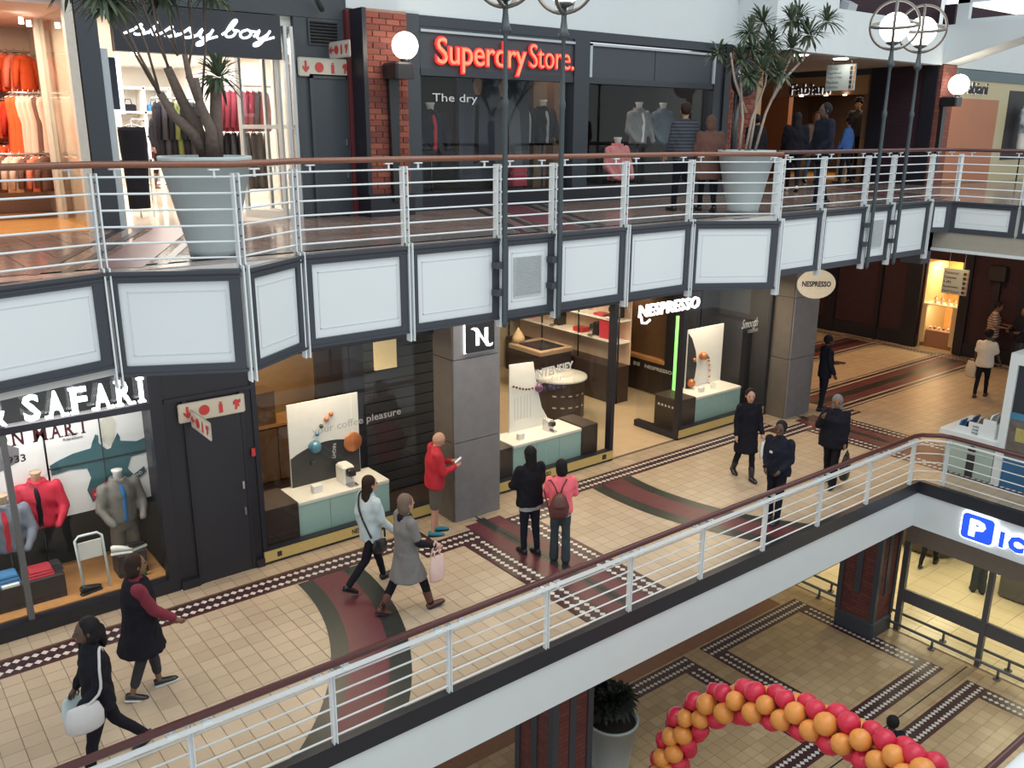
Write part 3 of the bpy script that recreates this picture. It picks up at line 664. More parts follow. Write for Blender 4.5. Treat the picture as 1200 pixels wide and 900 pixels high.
w5 = root_struct('window_5'); plinth(w5, 15.2, 18.42)
box('pane', (15.24, 13.08, .26), (16.9, 13.09, 3.5), wglass, w5); box('pane', (16.92, 13.08, .26), (18.38, 13.09, 3.5), wglass, w5); box('side_pane', (15.22, 13.14, .2), (15.232, 14.4, 3.5), glass('side_glass', (.95, .97, .97), .25), w5)
MB().box((15.16, 13.0, 0), (15.27, 13.14, 3.5)).build('jamb', blackf, w5); MB().box((15.16, 13.14, 0), (15.32, 14.4, .16)).build('kick_strip', blackf, w5)
text('sill_lettering', 'NESPRESSO', (17.35, 12.978, .10), X, Z, .5, .09, ink, w5, th=.004, bold=.02)
def counter(lab, x0, x1, blk0, blk1, side):
    t = thing('display_counter', lab, 'counter', ((x0+x1)/2, 13.5, 0))
    MB().bbox((x0, 13.22, .78), (x1, 14.0, .84), .012).build('worktop', whitetop, t)
    n = 3
    for k in range(n):
        a = x0+(x1-x0)*k/n; b = x0+(x1-x0)*(k+1)/n; box('front_panel', (a+.004, 13.24, .10), (b-.004, 13.28, .78), aqua, t)
    box('carcass', (x0+.02, 13.28, .10), (x1-.02, 13.96, .78), walnut, t)
    MB().bbox((blk0, 13.2, 0.06), (blk1, 14.02, .87), .012).build('end_block', walnut, t); return t
counter('white topped aqua counter in the window left of the grey pillar', 5.76, 7.55, 5.14, 5.75, -1)
counter('white topped aqua counter in the window behind the two women, right of the grey pillar', 10.45, 12.32, 12.33, 12.78, 1)
counter('white topped aqua counter in the window right of the coffee shop entrance', 16.02, 17.75, 15.45, 16.01, -1)
box('end_block', (9.56, 13.2, .06), (10.40, 14.0, .84), walnut, None, label='dark wooden block at the left end of the window behind the hooded woman', cat='block')
dots = thing('display_counter_squares', 'row of pale square buttons on the dark block beside the entrance', 'squares', (15.45, 13.5, .5))
for k in range(6): box('square', (15.44, 13.3+.11*k, .62), (15.452, 13.35+.11*k, .67), greylet, dots)
orb = lambda nm, c, r, mat, par: MB().ball(c, r, 14, 9).build(nm, mat, par)
copper = M('copper_capsule', (.50, .17, .06), .3, .3, var=.05); blue_m = M('blue_capsule', (.10, .25, .36), .25, .3, var=.1); green_m = M('green_capsule', (.06, .09, .06), .3, .3)
darkp = M('poster_black', (.022, .024, .028), .5, var=.05)
def arcpoly(x0, x1, z0, zs, n=12):
    return [(x0+(x1-x0)*k/n, zs((k/n))) for k in range(n+1)]+[(x1, z0), (x0, z0)]
a1 = thing('display_poster', 'white poster with a black planet curve and coloured capsules, left coffee window', 'poster', (6.65, 13.9, .84))
box('panel', (5.95, 13.9, .845), (7.33, 13.93, 2.38), paper, a1)
MB().prism(arcpoly(5.96, 7.32, .83, lambda s: 1.36+.22*math.sin(PI*min(1, s*.9+.02))**.8), (0, 13.898, 0), X, Z, .006).build('black_planet', darkp, a1)
for c, r, mt in (((6.41, 13.84, 1.54), .12, blue_m), ((6.48, 13.87, 1.76), .04, blue_m), ((6.57, 13.87, 1.89), .04, green_m), ((6.68, 13.87, 2.0), .05, copper), ((6.77, 13.87, 2.08), .045, copper), ((6.36, 13.88, 1.24), .05, darkp)): orb('capsule', c, r, mt, a1)
MB().lathe([(0, -.03), (.17, -.02), (.19, .0), (.17, .02), (0, .03)], (7.18, 13.87, 1.46), 20, axis='y').build('copper_disc', copper, a1)
text('lettering', 'NIGHT', (6.78, 13.885, 1.5), -Z*.95-X*.1, X, .3, .07, greylet, a1, th=.003)
text('window_lettering', 'your coffee pleasure', (6.02, 13.07, 2.02), X*.985+Z*.02, Z, 1.75, .17, M('grey_vinyl', (.42, .43, .43), .6), None, th=.004, label='grey words your coffee pleasure across the left coffee window glass', cat='lettering')
a2 = thing('display_poster', 'white poster with a falling row of capsules, behind the hooded woman', 'poster', (11.3, 13.95, .84))
MB().prism([(10.86, .845), (12.0, .845), (11.75, 1.25), (11.62, 1.7), (11.5, 2.3), (10.86, 2.33)], (0, 13.93, 0), X, Z, .03).build('panel', paper, a2)
for k in range(7): orb('capsule', (10.95+.085*k, 13.87, 1.86-.13*math.sin(k/6*1.7)), .026, M('brown_capsule', (.10, .055, .03), .4), a2)
orb('capsule', (11.62, 13.85, 1.72), .09, M('plum_capsule', (.12, .03, .10), .3), a2)
for k in range(6): box('steam_line', (11.0+.085*k, 13.895, 1.1), (11.012+.085*k, 13.9, 1.6), greylet, a2)
text('window_lettering', 'INTENSIFY', (10.86, 13.06, 2.22), X*.99+Z*.03, Z, 1.02, .19, greylet, None, th=.005, bold=.03, label='pale capitals INTENSIFY on the glass right of the grey pillar', cat='lettering')
text('window_lettering', 'your coffee pleasure', (10.86, 13.06, 2.06), X*.99+Z*.03, Z, 1.1, .13, greylet, None, th=.005, label='small pale words your coffee pleasure under INTENSIFY', cat='lettering')
a3 = thing('display_poster', 'white poster with a black arc and a row of brown capsules, right of the entrance', 'poster', (17.1, 13.9, .84))
box('panel', (16.4, 13.9, .845), (17.75, 13.93, 2.33), paper, a3)
MB().prism([(16.41, .84), (16.6, .84), (16.74, 1.1), (16.78, 1.4), (16.72, 1.75), (16.55, 2.1), (16.41, 2.25)], (0, 13.898, 0), X, Z, .006).build('black_planet', darkp, a3)
orb('capsule', (16.9, 13.8, 1.62), .11, copper, a3); orb('capsule', (16.62, 13.84, 1.56), .05, copper, a3); orb('capsule', (16.55, 13.84, .98), .11, copper, a3)
for k in range(9): orb('capsule', (17.08+.055*k-.004*k*k, 13.86, 1.62-.012*k*k*1.1-.02*k), .03, copper if k > 2 else green_m, a3)
text('window_lettering', 'Smooth', (17.35, 13.06, 2.38), X*.99, Z, .62, .22, greylet, None, th=.004, shear=.25, label='slanted pale word Smooth on the glass right of the entrance', cat='lettering')
text('window_lettering', 'coffee', (17.62, 13.06, 2.24), X*.99, Z, .4, .13, M('grey_vinyl', (.42, .43, .43), .6), None, th=.004, label='faint grey word just under Smooth on the glass', cat='lettering')
def machine(lab, c, s=1.0, body=whitetop, rz=0.0):
    t = thing('coffee_machine', lab, 'coffee machine', c, rz); s *= SC
    MB().bbox((-.10*s, -.05*s, 0), (.10*s, .24*s, .30*s), .03*s).build('housing', body, t, local=True); MB().bbox((-.07*s, -.16*s, .17*s), (.07*s, -.05*s, .28*s), .02*s).build('brew_head', blackgloss, t, local=True)
    MB().bbox((-.08*s, -.20*s, 0), (.08*s, -.05*s, .035*s), .01*s).build('drip_tray', chrome, t, local=True); MB().tube([(0, -.11*s, .17*s), (0, -.11*s, .12*s)], .015*s, 8).build('spout', chrome, t, local=True); return t
machine('white coffee machine on the left window counter', (6.86, 13.5, .84), 1.15)
MB().bbox((6.14, 13.42, .84), (6.32, 13.55, .98), .01).build('gift_box', paper, None, label='small patterned white box on the left window counter', cat='box')
machine('slim grey coffee machine on the counter behind the pink jacket', (11.66, 13.5, .84), .8, chrome)
MB().bbox((10.75, 13.42, .84), (10.9, 13.52, .97), .01).build('gift_box', paper, None, label='small patterned box on the counter behind the hooded woman', cat='box')
MB().bbox((16.42, 13.42, .84), (16.58, 13.52, .97), .01).build('gift_box', paper, None, label='small patterned box on the counter right of the entrance', cat='box')
gl_ = thing('glass_carafe', 'clear glass carafe on the counter right of the entrance', 'carafe', (17.0, 13.5, .84)); MB().lathe([(0, 0), (.06, 0), (.07, .08), (.05, .14), (.055, .16)], (17.0, 13.5, .84), 14).build('body', glass('clear_glass', (.9, .93, .93)), gl_)

# interiors: dark portal with coffee bar facing the entrance
bar = thing('coffee_bar', 'dark coffee bar niche with a wooden counter seen through the entrance', 'bar', (17.9, 16.5, 0))
MB().box((17.5, 14.6, 0), (18.4, 15.6, 3.5)).box((17.5, 17.75, 0), (18.4, 18.6, 3.5)).box((17.5, 15.6, 2.75), (18.4, 17.75, 3.5)).box((18.3, 15.6, 0), (18.4, 17.75, 3.5)).build('dark_surround', blackf, bar)
MB().bbox((17.46, 15.6, .92), (18.3, 17.75, 1.02), .015).build('wood_counter', orangewood, bar)
for k in range(4): box('cupboard_door', (17.5, 15.6+.538*k+.006, .03), (17.56, 15.6+.538*(k+1)-.006, .92), walnut, bar)
text('bar_lettering', 'NESPRESSO', (17.49, 16.3, .70), -Y, Z, 1.0, .10, greylet, bar, th=.006, bold=.02)
for k in range(2): box('bar_emblem', (17.49, 16.5+.14*k, .70), (17.5, 16.6+.14*k, .80), greylet, bar)
MB().box((18.1, 16.2, 2.2), (18.2, 16.9, 2.42)).build('menu_screen', M('blue_screen', (.1, .2, .26), .3, emit=.5, ecol=(.2, .4, .5)), bar)
box('led_column', (16.45, 14.30, .32), (16.53, 14.36, 2.6), M('green_led', (.3, .9, .2), .4, emit=1.6, ecol=(.22, .82, .16), var=0), None, label='bright green light strip standing inside the entrance', cat='light')
text('shop_sign', 'NESPRESSO', (13.62, 12.96, 3.14), X, Z, 1.95, .27, neon, None, th=.05, bold=.018, shear=.06, spacing=1.0, label='white lit letters NESPRESSO above the coffee shop entrance', cat='sign')
MB().tube([(13.69, 12.93, 3.16), (13.72, 12.93, 3.02), (13.86, 12.93, 3.0), (13.97, 12.93, 3.06)], .026, 8).build('sign_swash', neon, None, label='curved white tail under the first letter of the entrance sign', cat='sign')
# shelves and stock seen through the window right of the pillar
sh = thing('display_shelf', 'wall shelves of coffee machines seen through the glass right of the pillar', 'shelf', (16.4, 18.2, 0))
for zz in (1.62, 2.2, 2.75): box('shelf_board', (16.05, 15.95, zz), (16.5, 20.6, zz+.05), whitetop, sh)
for yy in (15.95, 17.5, 19.05, 20.6): MB().tube([(16.07, yy, 0), (16.07, yy, 3.5)], .025, 6).build('upright', blackgloss, sh)
box('back_panel', (16.5, 15.95, 1.0), (16.54, 20.6, 3.5), M('peach_panel', (.60, .44, .33), .6), sh)
box('base_cabinet', (15.95, 15.95, 0), (16.5, 20.6, 1.0), walnut, sh)
k = 0
for yy, zz, bm in ((16.3, 2.25, blackgloss), (17.0, 1.67, blackgloss), (17.9, 2.25, whitetop), (18.6, 1.67, blackgloss), (19.3, 2.25, whitetop), (19.9, 1.67, redplastic)):
    machine(['black machine on the upper shelf nearest the entrance', 'black machine on the lower shelf near the red box', 'white machine midway along the upper shelf', 'black machine midway along the lower shelf', 'white machine at the far end of the upper shelf', 'red machine at the far end of the lower shelf'][k], (16.25, yy, zz), 1.15, bm, PI/2*-1); k += 1
for lab, yy, zz, sz in (('large red box on the lower shelf nearest the entrance', 16.55, 1.67, .5), ('red tray on the lower shelf', 17.6, 1.67, .12), ('red box standing upright at the far end of the shelves', 20.2, 2.25, .5), ('flat red tray on the upper shelf', 16.8, 2.25, .06)):
    MB().bbox((16.12, yy-.2, zz), (16.42, yy+.2, zz+sz), .015).build('gift_box', redplastic, None, label=lab, cat='box')
tb = thing('display_table', 'dark display table with a wooden tray top of capsules inside the shop', 'table', (15.2, 18.2, 0))
MB().bbox((14.72, 17.5, 1.18), (15.9, 18.9, 1.30), .02).build('tabletop', M('pale_oak', (.42, .30, .20), .5), tb); box('carcass', (14.76, 17.54, 0), (15.86, 18.86, 1.18), walnut, tb); box('capsule_tray', (14.86, 17.65, 1.30), (15.7, 18.6, 1.315), blackgloss, tb)
MB().lathe([(0, 0), (.20, 0), (.17, .14), (.10, .26), (.0, .42)], (15.0, 18.8, 1.32), 14).build('capsule_cone', M('straw_cone', (.55, .40, .25), .7), None, label='straw coloured cone standing on the display table', cat='cone')
dc = thing('drawer_counter', 'dark curved drawer counter with a pale top inside the shop', 'counter', (14.4, 16.1, 0))
MB().lathe([(0, 0), (.62, 0), (.62, .98), (0, .98)], (14.3, 16.2, 0), 20, smooth=False).build('carcass', walnut, dc); MB().lathe([(0, .98), (.68, .98), (.68, 1.04), (0, 1.04)], (14.3, 16.2, 0), 24).build('worktop', whitetop, dc)
for k in range(5):
    a = -PI*.8+.32*k
    for zz in (.35, .65): MB().obox((14.3+.625*math.cos(a), 16.2+.625*math.sin(a), zz), (-.05*math.sin(a), .05*math.cos(a), 0), (.012*math.cos(a), .012*math.sin(a), 0), (0, 0, .02)).build('drawer_pull', chrome, dc)
# left coffee window interior: brown panelling, cabinets, dark slatted wall
MB().box((5.0, 13.6, 0), (5.06, 18, 3.5)).build('wall_panelling', brownwood, wm)
ci = thing('wall_cabinet', 'low wooden cabinet with lit backs inside the left coffee window', 'cabinet', (6.8, 16.6, 0))
box('carcass', (5.3, 16.3, 0), (8.2, 16.9, 1.2), walnut, ci); box('worktop', (5.25, 16.26, 1.2), (8.25, 16.94, 1.26), orangewood, ci)
for k in range(4): box('cabinet_door', (5.32+.715*k, 16.27, .06), (6.01+.715*k, 16.30, 1.16), brownwood, ci)
bx = MB().bbox((6.0, 16.3, 1.26), (6.75, 16.85, 1.95), .02).build('wooden_box', brownwood, None, label='brown wooden cube cabinet standing on the low cabinet, left coffee window', cat='box')
MB().box((5.0, 17.6, 0), (8.6, 17.7, 3.5)).build('lit_back_wall', M('amber_wall', (.50, .30, .12), .6), wm); MB().box((5.0, 13.15, .003), (9.4, 17.6, .012)).build('dark_boards', walnut, wm)
sw = thing('slatted_wall', 'dark slatted wall panel left of the grey pillar behind the glass', 'wall panel', (8.2, 14.4, 0))
box('backing', (7.35, 14.42, 0), (9.7, 14.5, 3.5), blackf, sw)
for k in range(16): box('slat', (7.75, 14.38, .06+.21*k), (9.7, 14.42, .06+.21*k+.185), MATS['dark_wall'], sw)
box('upright_panel', (7.15, 15.2, 0), (7.75, 15.3, 3.5), walnut, sw)
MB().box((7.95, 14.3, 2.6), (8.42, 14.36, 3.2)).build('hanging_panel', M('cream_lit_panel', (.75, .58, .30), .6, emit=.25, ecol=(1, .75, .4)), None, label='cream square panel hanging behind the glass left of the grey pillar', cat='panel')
MB().box((18.0, 13.5, 0), (18.4, 15.0, 2.4)).build('display_column', blackf, None, label='black column in the right coffee window', cat='column')
MB().box((17.65, 14.6, 0), (17.7, 17, 3.5)).build('wall_panelling', brownwood, wm)
for c, p_ in (((6.4, 16.5, 3.5), 26), ((6.5, 13.5, 3.48), 60), ((11.4, 13.6, 3.48), 80), ((16.9, 13.42, 3.48), 90), ((14.4, 17.5, 3.5), 110), ((14.2, 14.9, 3.5), 35), ((17.9, 16.7, 2.7), 14)): area('shop_light', c, (0, 0, 0), 1.6, .7, p_*.9, (1.0, .78, .52))  # unseen lights; right-window and bar-niche ones added to brighten poster and counter

# ---- stone pillars
def pillar(lab, cx):
    t = thing('stone_pillar', lab, 'pillar', (cx, 12.75, 0)); x0, x1 = cx-.53, cx+.51
    box('core', (x0+.03, 12.45, 0), (x1-.03, 13.1, 4.65), darkf, t)
    for k, (z0, z1) in enumerate(((0, 1.55), (1.556, 3.1), (3.106, 4.65))):
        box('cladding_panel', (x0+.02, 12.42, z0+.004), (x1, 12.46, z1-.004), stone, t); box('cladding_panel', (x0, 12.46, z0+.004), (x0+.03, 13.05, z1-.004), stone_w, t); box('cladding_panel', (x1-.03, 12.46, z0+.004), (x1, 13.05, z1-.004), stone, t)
    return t
pillar('grey stone pillar with a lit emblem sign beside the man in red', 8.97); pillar('grey stone pillar at the far right end of the coffee shop', 19.06)
sg = thing('emblem_sign', 'black square sign with a white N on the grey stone pillar', 'sign', (8.98, 12.4, 3.2))
MB().bbox((8.68, 12.32, 3.22), (9.29, 12.38, 3.74), .01).build('board', blackgloss, sg)
box('halo_light', (8.66, 12.39, 3.20), (9.31, 12.40, 3.76), neon, sg)
for pl in ([(8.87, 3.34), (8.94, 3.34), (8.94, 3.60), (8.90, 3.655), (8.82, 3.67), (8.76, 3.65), (8.81, 3.635), (8.85, 3.61), (8.87, 3.57)], [(8.92, 3.62), (8.95, 3.58), (9.10, 3.36), (9.14, 3.32), (9.06, 3.36), (8.93, 3.54)], [(9.06, 3.64), (9.13, 3.64), (9.13, 3.40), (9.15, 3.345), (9.20, 3.33), (9.24, 3.35), (9.22, 3.30), (9.15, 3.29), (9.09, 3.31), (9.06, 3.37)]):
    MB().prism(pl, (0, 12.318, 0), X, Z, .01).build('letter_emblem', neon, sg)
ov = thing('oval_sign', 'cream oval hanging sign reading NESPRESSO by the far stone pillar', 'sign', (17.85, 11.4, 3.6))
m = MB(); n = 28; u = X*.75-Y*.62; u.normalize(); o = Vector((18.05, 11.6, 3.62))
m.prism([(.44*math.cos(2*PI*k/n), .34*math.sin(2*PI*k/n)) for k in range(n)], o, u, Z, .05); m.build('board', M('ivory_board', (.72, .62, .46), .5, emit=.12, ecol=(1, .86, .62)), ov)
MB().tube([o+Z*.34, o+Z*1.06], .02, 6).build('hanger', chrome, ov)
text('lettering', 'NESPRESSO', o-u*.33-Z*.06+u.cross(Z)*.052, u, Z, .66, .13, ink, ov, th=.008, bold=.03)

# ---- far cross mall (middle level)
fw = root_struct('wall_far')
MB().box((28.8, 14.45, 0), (29.4, 21, 5)).box((28.8, 5, 0), (29.4, 13.25, 5)).box((28.8, 13.25, 3.0), (29.4, 14.45, 5)).build('brick_wall', darkbrick, fw)
for y0, y1 in ((14.5, 15.0), (15.9, 16.0), (12.9, 13.15), (11.15, 11.4), (17.6, 17.9)): box('steel_stanchion', (28.68, y0, 0), (28.8, y1, 5), blackf, fw)
MB().box((28.72, 14.45, 0), (28.8, 20, .45)).box((28.72, 5, 0), (28.8, 13.15, .45)).build('plinth', blackf, fw)
box('bulkhead', (20.2, 20, 0), (29.4, 20.2, 5), darkbrick, fw)
box('side_wall', (20.25, 13.3, 0), (20.3, 20, 4.65), darkbrick, fw)
tl = M('wall_uplight_black', (.02, .018, .022), .5)
lp = thing('wall_light', 'dark tapering wall light on the brick wall behind the man in the striped shirt', 'wall light', (28.7, 12.1, .6)); box('stem', (28.66, 12.0, .9), (28.74, 12.2, 2.6), tl, lp); MB().bbox((28.5, 11.85, 2.6), (28.78, 12.35, 3.05), .03).build('head', tl, lp)
jw = thing('jewellery_showcase', 'brightly lit glass showcase of trinkets in the far doorway', 'showcase', (29.2, 13.85, 0))
creamj = M('showcase_cream', (.62, .48, .28), .5)
box('back_wall', (30.4, 13.0, 0), (30.5, 14.7, 3.2), M('showcase_amber', (.75, .42, .16), .6), jw); box('cupboard', (28.95, 13.32, 0), (29.4, 14.38, .62), M('showcase_brown', (.30, .16, .10), .5), jw)
for y0 in (13.28, 14.28): box('frame_post', (28.84, y0, .2), (28.95, y0+.14, 1.5), creamj, jw)
box('glass_top', (28.84, 13.28, 1.5), (29.4, 14.42, 1.53), M('showcase_lit_top', (.9, .8, .6), .3), jw); box('glass_front', (28.88, 13.42, .62), (28.89, 14.28, 1.5), glass('clear_glass'), jw)
for k in range(12): MB().lathe([(0, 0), (.05, 0), (.03, .06), (.06, .13), (.0, .22)], (29.0+.13*(k % 3), 13.45+.07*k, 1.53), 8).build('trinket', copper if k % 3 else whitetop, jw)
for k in range(5): MB().ball((29.0, 13.55+.15*k, .72), .05, 8, 6).build('trinket', copper if k % 2 else whitetop, jw)
box('shelf_board', (30.1, 13.1, 2.0), (30.4, 14.6, 2.05), creamj, jw); box('shelf_board', (30.1, 13.1, 2.5), (30.4, 14.6, 2.55), creamj, jw)
MB().box((28.85, 14.4, 0), (30.5, 14.45, 3.2)).box((28.85, 13.25, 0), (30.5, 13.3, 3.2)).box((28.8, 13.25, 0), (30.5, 14.45, .05)).box((28.85, 13.25, 3.0), (30.5, 14.45, 3.1)).build('lining', creamj, jw)
area('showcase_light', (29.5, 13.85, 2.9), (0, 0, 0), .8, .8, 60, (1.0, .72, .38)); area('showcase_case_light', (29.15, 13.85, 1.46), (0, 0, 0), .2, .8, 16, (1.0, .8, .5))
ds = thing('directory_sign', 'pale hanging directory sign listing shops in front of the lit showcase', 'sign', (26, 12.2, 2.4))
u = Vector((0, -1, 0)); box('board', (26.0, 11.8, 2.44), (26.06, 12.52, 3.18), M('directory_grey', (.42, .48, .47), .5), ds)
for k, wd in enumerate(('Terminal', 'Cinemas', 'Lift', 'Restrooms', 'Food Court')): text('directory_line', wd, (25.995, 12.48, 3.03-.135*k), -Y, Z, .075*len(wd)*.6+.04, .07, ink, ds, th=.004)
for k in range(5): box('directory_icon', (25.99, 11.85, 3.02-.135*k), (26, 11.93, 3.10-.135*k), ink, ds); box('directory_stripe', (25.99, 11.8, 3.02-.135*k), (26, 11.84, 3.10-.135*k), M('orange_print', (.5, .2, .06), .5), ds)
for yy in (11.95, 12.4): MB().tube([(26.03, yy, 3.18), (26.03, yy, 4.6)], .01, 6).build('hanger', chrome, ds)
MB().tube([(28.72, 10.95, 1.2), (28.72, 10.95, 4.5)], .06, 8).build('neon_tube', M('amber_edge_light', (.8, .35, .15), .5, emit=.7, ecol=(1, .45, .2)), None, label='amber upright strip of light near the man in the striped shirt', cat='light')
# lamps under the gallery and in the cross mall
for x in (2, 5.4, 8.8, 12.2, 15.6): area('gallery_downlight', (x, 11.2, 4.6), (0, 0, 0), 1.6, .8, 44, (1.0, .87, .72))
for x, y in ((22.3, 12.0), (25.6, 12.0), (25.6, 16.5), (22.3, 17)): area('mall_downlight', (x, y, 4.55), (0, 0, 0), 1.2, 1.2, 62, (1.0, .62, .32))
# ---- promotion kiosk on the right
mint = M('mint_board', (.34, .44, .40), .5, var=.03); bluep = M('blue_banner', (.03, .12, .26), .5, var=.2, scale=3)
kk = thing('promotion_kiosk', 'white and mint green promotion counter on the right with a black i symbol', 'kiosk', (18.8, 7.6, 0))
box('front_board', (18.35, 7.28, 0.02), (18.42, 8.28, .82), mint, kk); box('side_board', (18.42, 8.22, .02), (19.6, 8.28, .82), mint, kk)
MB().bbox((18.28, 7.24, .82), (19.7, 8.42, .94), .015).build('worktop', white, kk)
MB().lathe([(0, 0), (.08, 0), (.08, -.012), (0, -.012)], (18.345, 7.72, .62), 18, axis='x').build('symbol_dot', ink, kk); box('symbol_stem', (18.338, 7.64, .02), (18.35, 7.80, .50), ink, kk)
stp = [(0, 0), (0, .12), (.28, .12), (.28, .25), (.56, .25), (.56, .38), (.82, .38), (.82, 0)]
MB().prism(stp, (18.40, 8.16, .94), -Y, Z, .02).build('leaflet_rack_side', white, kk); MB().prism(stp, (18.75, 8.16, .94), -Y, Z, .02).build('leaflet_rack_side', white, kk)
for k in range(3): box('rack_step', (18.40, 8.16-.28*k-.27, .94), (18.75, 8.16-.28*k, .98+.13*k), white, kk)
for k, wd in enumerate(('WIN', 'ONE', 'FREE')): text('rack_lettering', wd, (18.375, 7.80, 1.09-.07*k), -Y, Z, .13, .04, ink, kk, th=.004)
MB().box((18.34, 7.10, 0), (18.48, 7.26, 2.72)).box((18.34, 4.5, 2.58), (18.48, 7.10, 2.72)).build('portal_frame', white, kk)
box('portal_roof', (18.34, 4.5, 2.72), (18.9, 7.26, 2.80), white, kk); box('portal_end', (18.48, 7.18, 2.5), (18.9, 7.26, 2.72), white, kk); box('screen_panel', (18.40, 4.5, 1.6), (18.44, 7.12, 2.58), M('portal_dark', (.025, .03, .042), .4), kk)
box('banner', (18.38, 4.5, 0), (18.43, 7.12, .62), bluep, kk); box('skyline_print', (18.38, 4.5, .62), (18.43, 7.12, 1.6), M('skyline_print', (.13, .11, .10), .4, var=.8, scale=7), kk)
box('yellow_print', (18.372, 4.5, 1.02), (18.38, 6.95, 1.3), M('yellow_print', (.40, .36, .12), .5, var=.3, scale=12), kk); box('sky_print', (18.372, 4.5, 1.46), (18.38, 7.1, 1.6), M('sky_print', (.05, .20, .33), .4, var=.3), kk)
for k in range(7):
    c = [(bluec), (charc), M('leaflet_navy', (.03, .06, .16), .6), M('leaflet_straw', (.45, .40, .28), .6), M('leaflet_teal', (.10, .22, .24), .6), paper, M('leaflet_grey', (.2, .22, .24), .6)][k]
    y = 8.12-.12*k; zz = .98+.13*min(2, int((8.16-y)/.28))
    b = MB(); b.obox((18.56, y-.04, zz+.09), (.14, 0, 0), (0, .012, .004), (0, -.03, .09))
    b.build('leaflet_stack', c, None, label=['light blue', 'charcoal', 'navy', 'straw coloured', 'teal', 'white', 'mid grey'][k]+' leaflet stack in the white stepped rack on the kiosk', cat='leaflets')
# ================================================================ upper level: shopfronts behind y = 13
wu = root_struct('wall_upper')
warmwall = M('warm_plaster', (.74, .60, .47), .7, var=.04)
shopwhite = M('shop_white', (.80, .78, .74), .6, var=.03)
orangefloor = M('amber_floor', (.50, .26, .09), .25, var=.2, scale=3)
trimgrey = M('pale_grey_trim', (.44, .50, .54), .4, var=.05)
alu = M('aluminium', (.50, .53, .56), .35, .5, var=.04)
dredstrip = M('dark_red_strip', (.12, .02, .022), .5)
# white fascia over the shops and its set back
MB().box((6.95, 12.98, 8.78), (7.95, 14, 12)).box((7.95, 13.0, 8.78), (17, 14, 12)).build('fascia', white, wu)
MB().box((-3, 13.0, 8.6), (6.95, 14, 12)).build('fascia_dark', slate, wu)
MB().box((16.3, 12.0, 8.65), (23.3, 12.25, 9.6)).box((16.3, 12.25, 8.65), (16.5, 13.0, 9.6)).box((16.3, 12.0, 9.6), (18.5, 12.98, 13)).build('fascia_overhang', white, wu)
MB().box((16.3, 12.25, 8.66), (24, 20, 8.74)).build('soffit', M('taupe_soffit2', (.36, .29, .23), .7), wu)
MB().prism([(12.0, 8.67), (12.0, 9.6), (9.85, 9.6), (9.85, 9.32), (10.05, 9.22)], (23.3, 0, 0), Y, Z, .9).build('cantilever_beam', white, wu)
MB().box((23.3, 12.0, 8.62), (34, 12.4, 9.58)).build('fascia_right', white, wu)
MB().box((18.5, 12.7, 9.6), (24.2, 13, 13)).box((24.2, 12.3, 9.58), (34, 12.6, 10.2)).build('brick_parapet', darkbrick, wu)
MB().box((23.5, 10.1, 9.6), (24.1, 11.9, 9.72)).box((23.5, 10.1, 9.72), (23.6, 10.25, 12)).box((23.5, 11.6, 9.72), (23.65, 11.9, 12)).box((23.5, 10.1, 10.1), (23.56, 11.9, 10.2)).build('balcony_frame', white, wu)
box('clerestory_window', (24.2, 12.5, 10.2), (34, 12.55, 13), M('daylit_glass', (.9, .95, 1), .3, emit=1.6, ecol=(.9, .96, 1)), wu)
fl = thing('floodlight', 'small grey floodlight on top of the white fascia, upper right', 'light', (19.0, 12.1, 9.6)); MB().obox((19.0, 12.1, 9.68), (.17, 0, 0), (0, .1, .05), (0, -.03, .1)).build('housing', trimgrey, fl); box('bracket', (18.95, 12.08, 9.58), (19.05, 12.14, 9.62), darkf, fl)
# ---- orange clothes shop, left
for nm, a, b, mt in (('shop_back_wall', (-3, 16.6, ZU), (3.3, 16.8, 8.6), warmwall), ('shop_floor', (-3, 13.0, ZU-.002), (3.2, 16.6, ZU+.006), orangefloor), ('shop_ceiling', (-3, 13.1, 8.5), (3.2, 16.7, 8.58), M('pink_ceiling', (.66, .46, .40), .7)), ('party_wall', (3.2, 13.4, ZU), (3.34, 24, 8.58), warmwall), ('pilaster', (3.07, 12.95, ZU), (3.33, 13.2, 8.6), slate)): box(nm, a, b, mt, wu)
MB().box((2.94, 12.95, ZU), (3.05, 13.1, 8.6)).build('door_post', M('cream_post', (.62, .57, .50), .5), wu); MB().box((3.33, 12.96, ZU), (3.42, 13.04, 8.0)).build('steel_trim', trimgrey, wu)
box('pier', (-3, 12.95, ZU), (1.72, 13.3, 8.6), MATS['grey_shop_wall'], wu)
box('display_pane', (3.03, 13.4, ZU), (3.04, 14.9, 8.5), wglass, wu); MB().box((2.98, 14.9, ZU), (3.09, 15.05, 8.5)).build('inner_post', M('cream_post', (.62, .57, .50), .5), wu)
area('shop_spot_light', (1.9, 14.2, 8.45), (0, 0, 0), 1.6, 1.6, 120, (1.0, .80, .60))
for x, y in ((2.7, 14.3), (2.85, 14.6)):
    l = thing('spotlight', 'white ceiling spotlight in the orange clothes shop, '+('nearer one' if y < 14.5 else 'farther one'), 'light', (x, y, 8.35)); MB().lathe([(0, 0), (.032, 0), (.028, .08), (0, .08)], (x, y, 8.36), 10).build('lamp_head', lit, l)

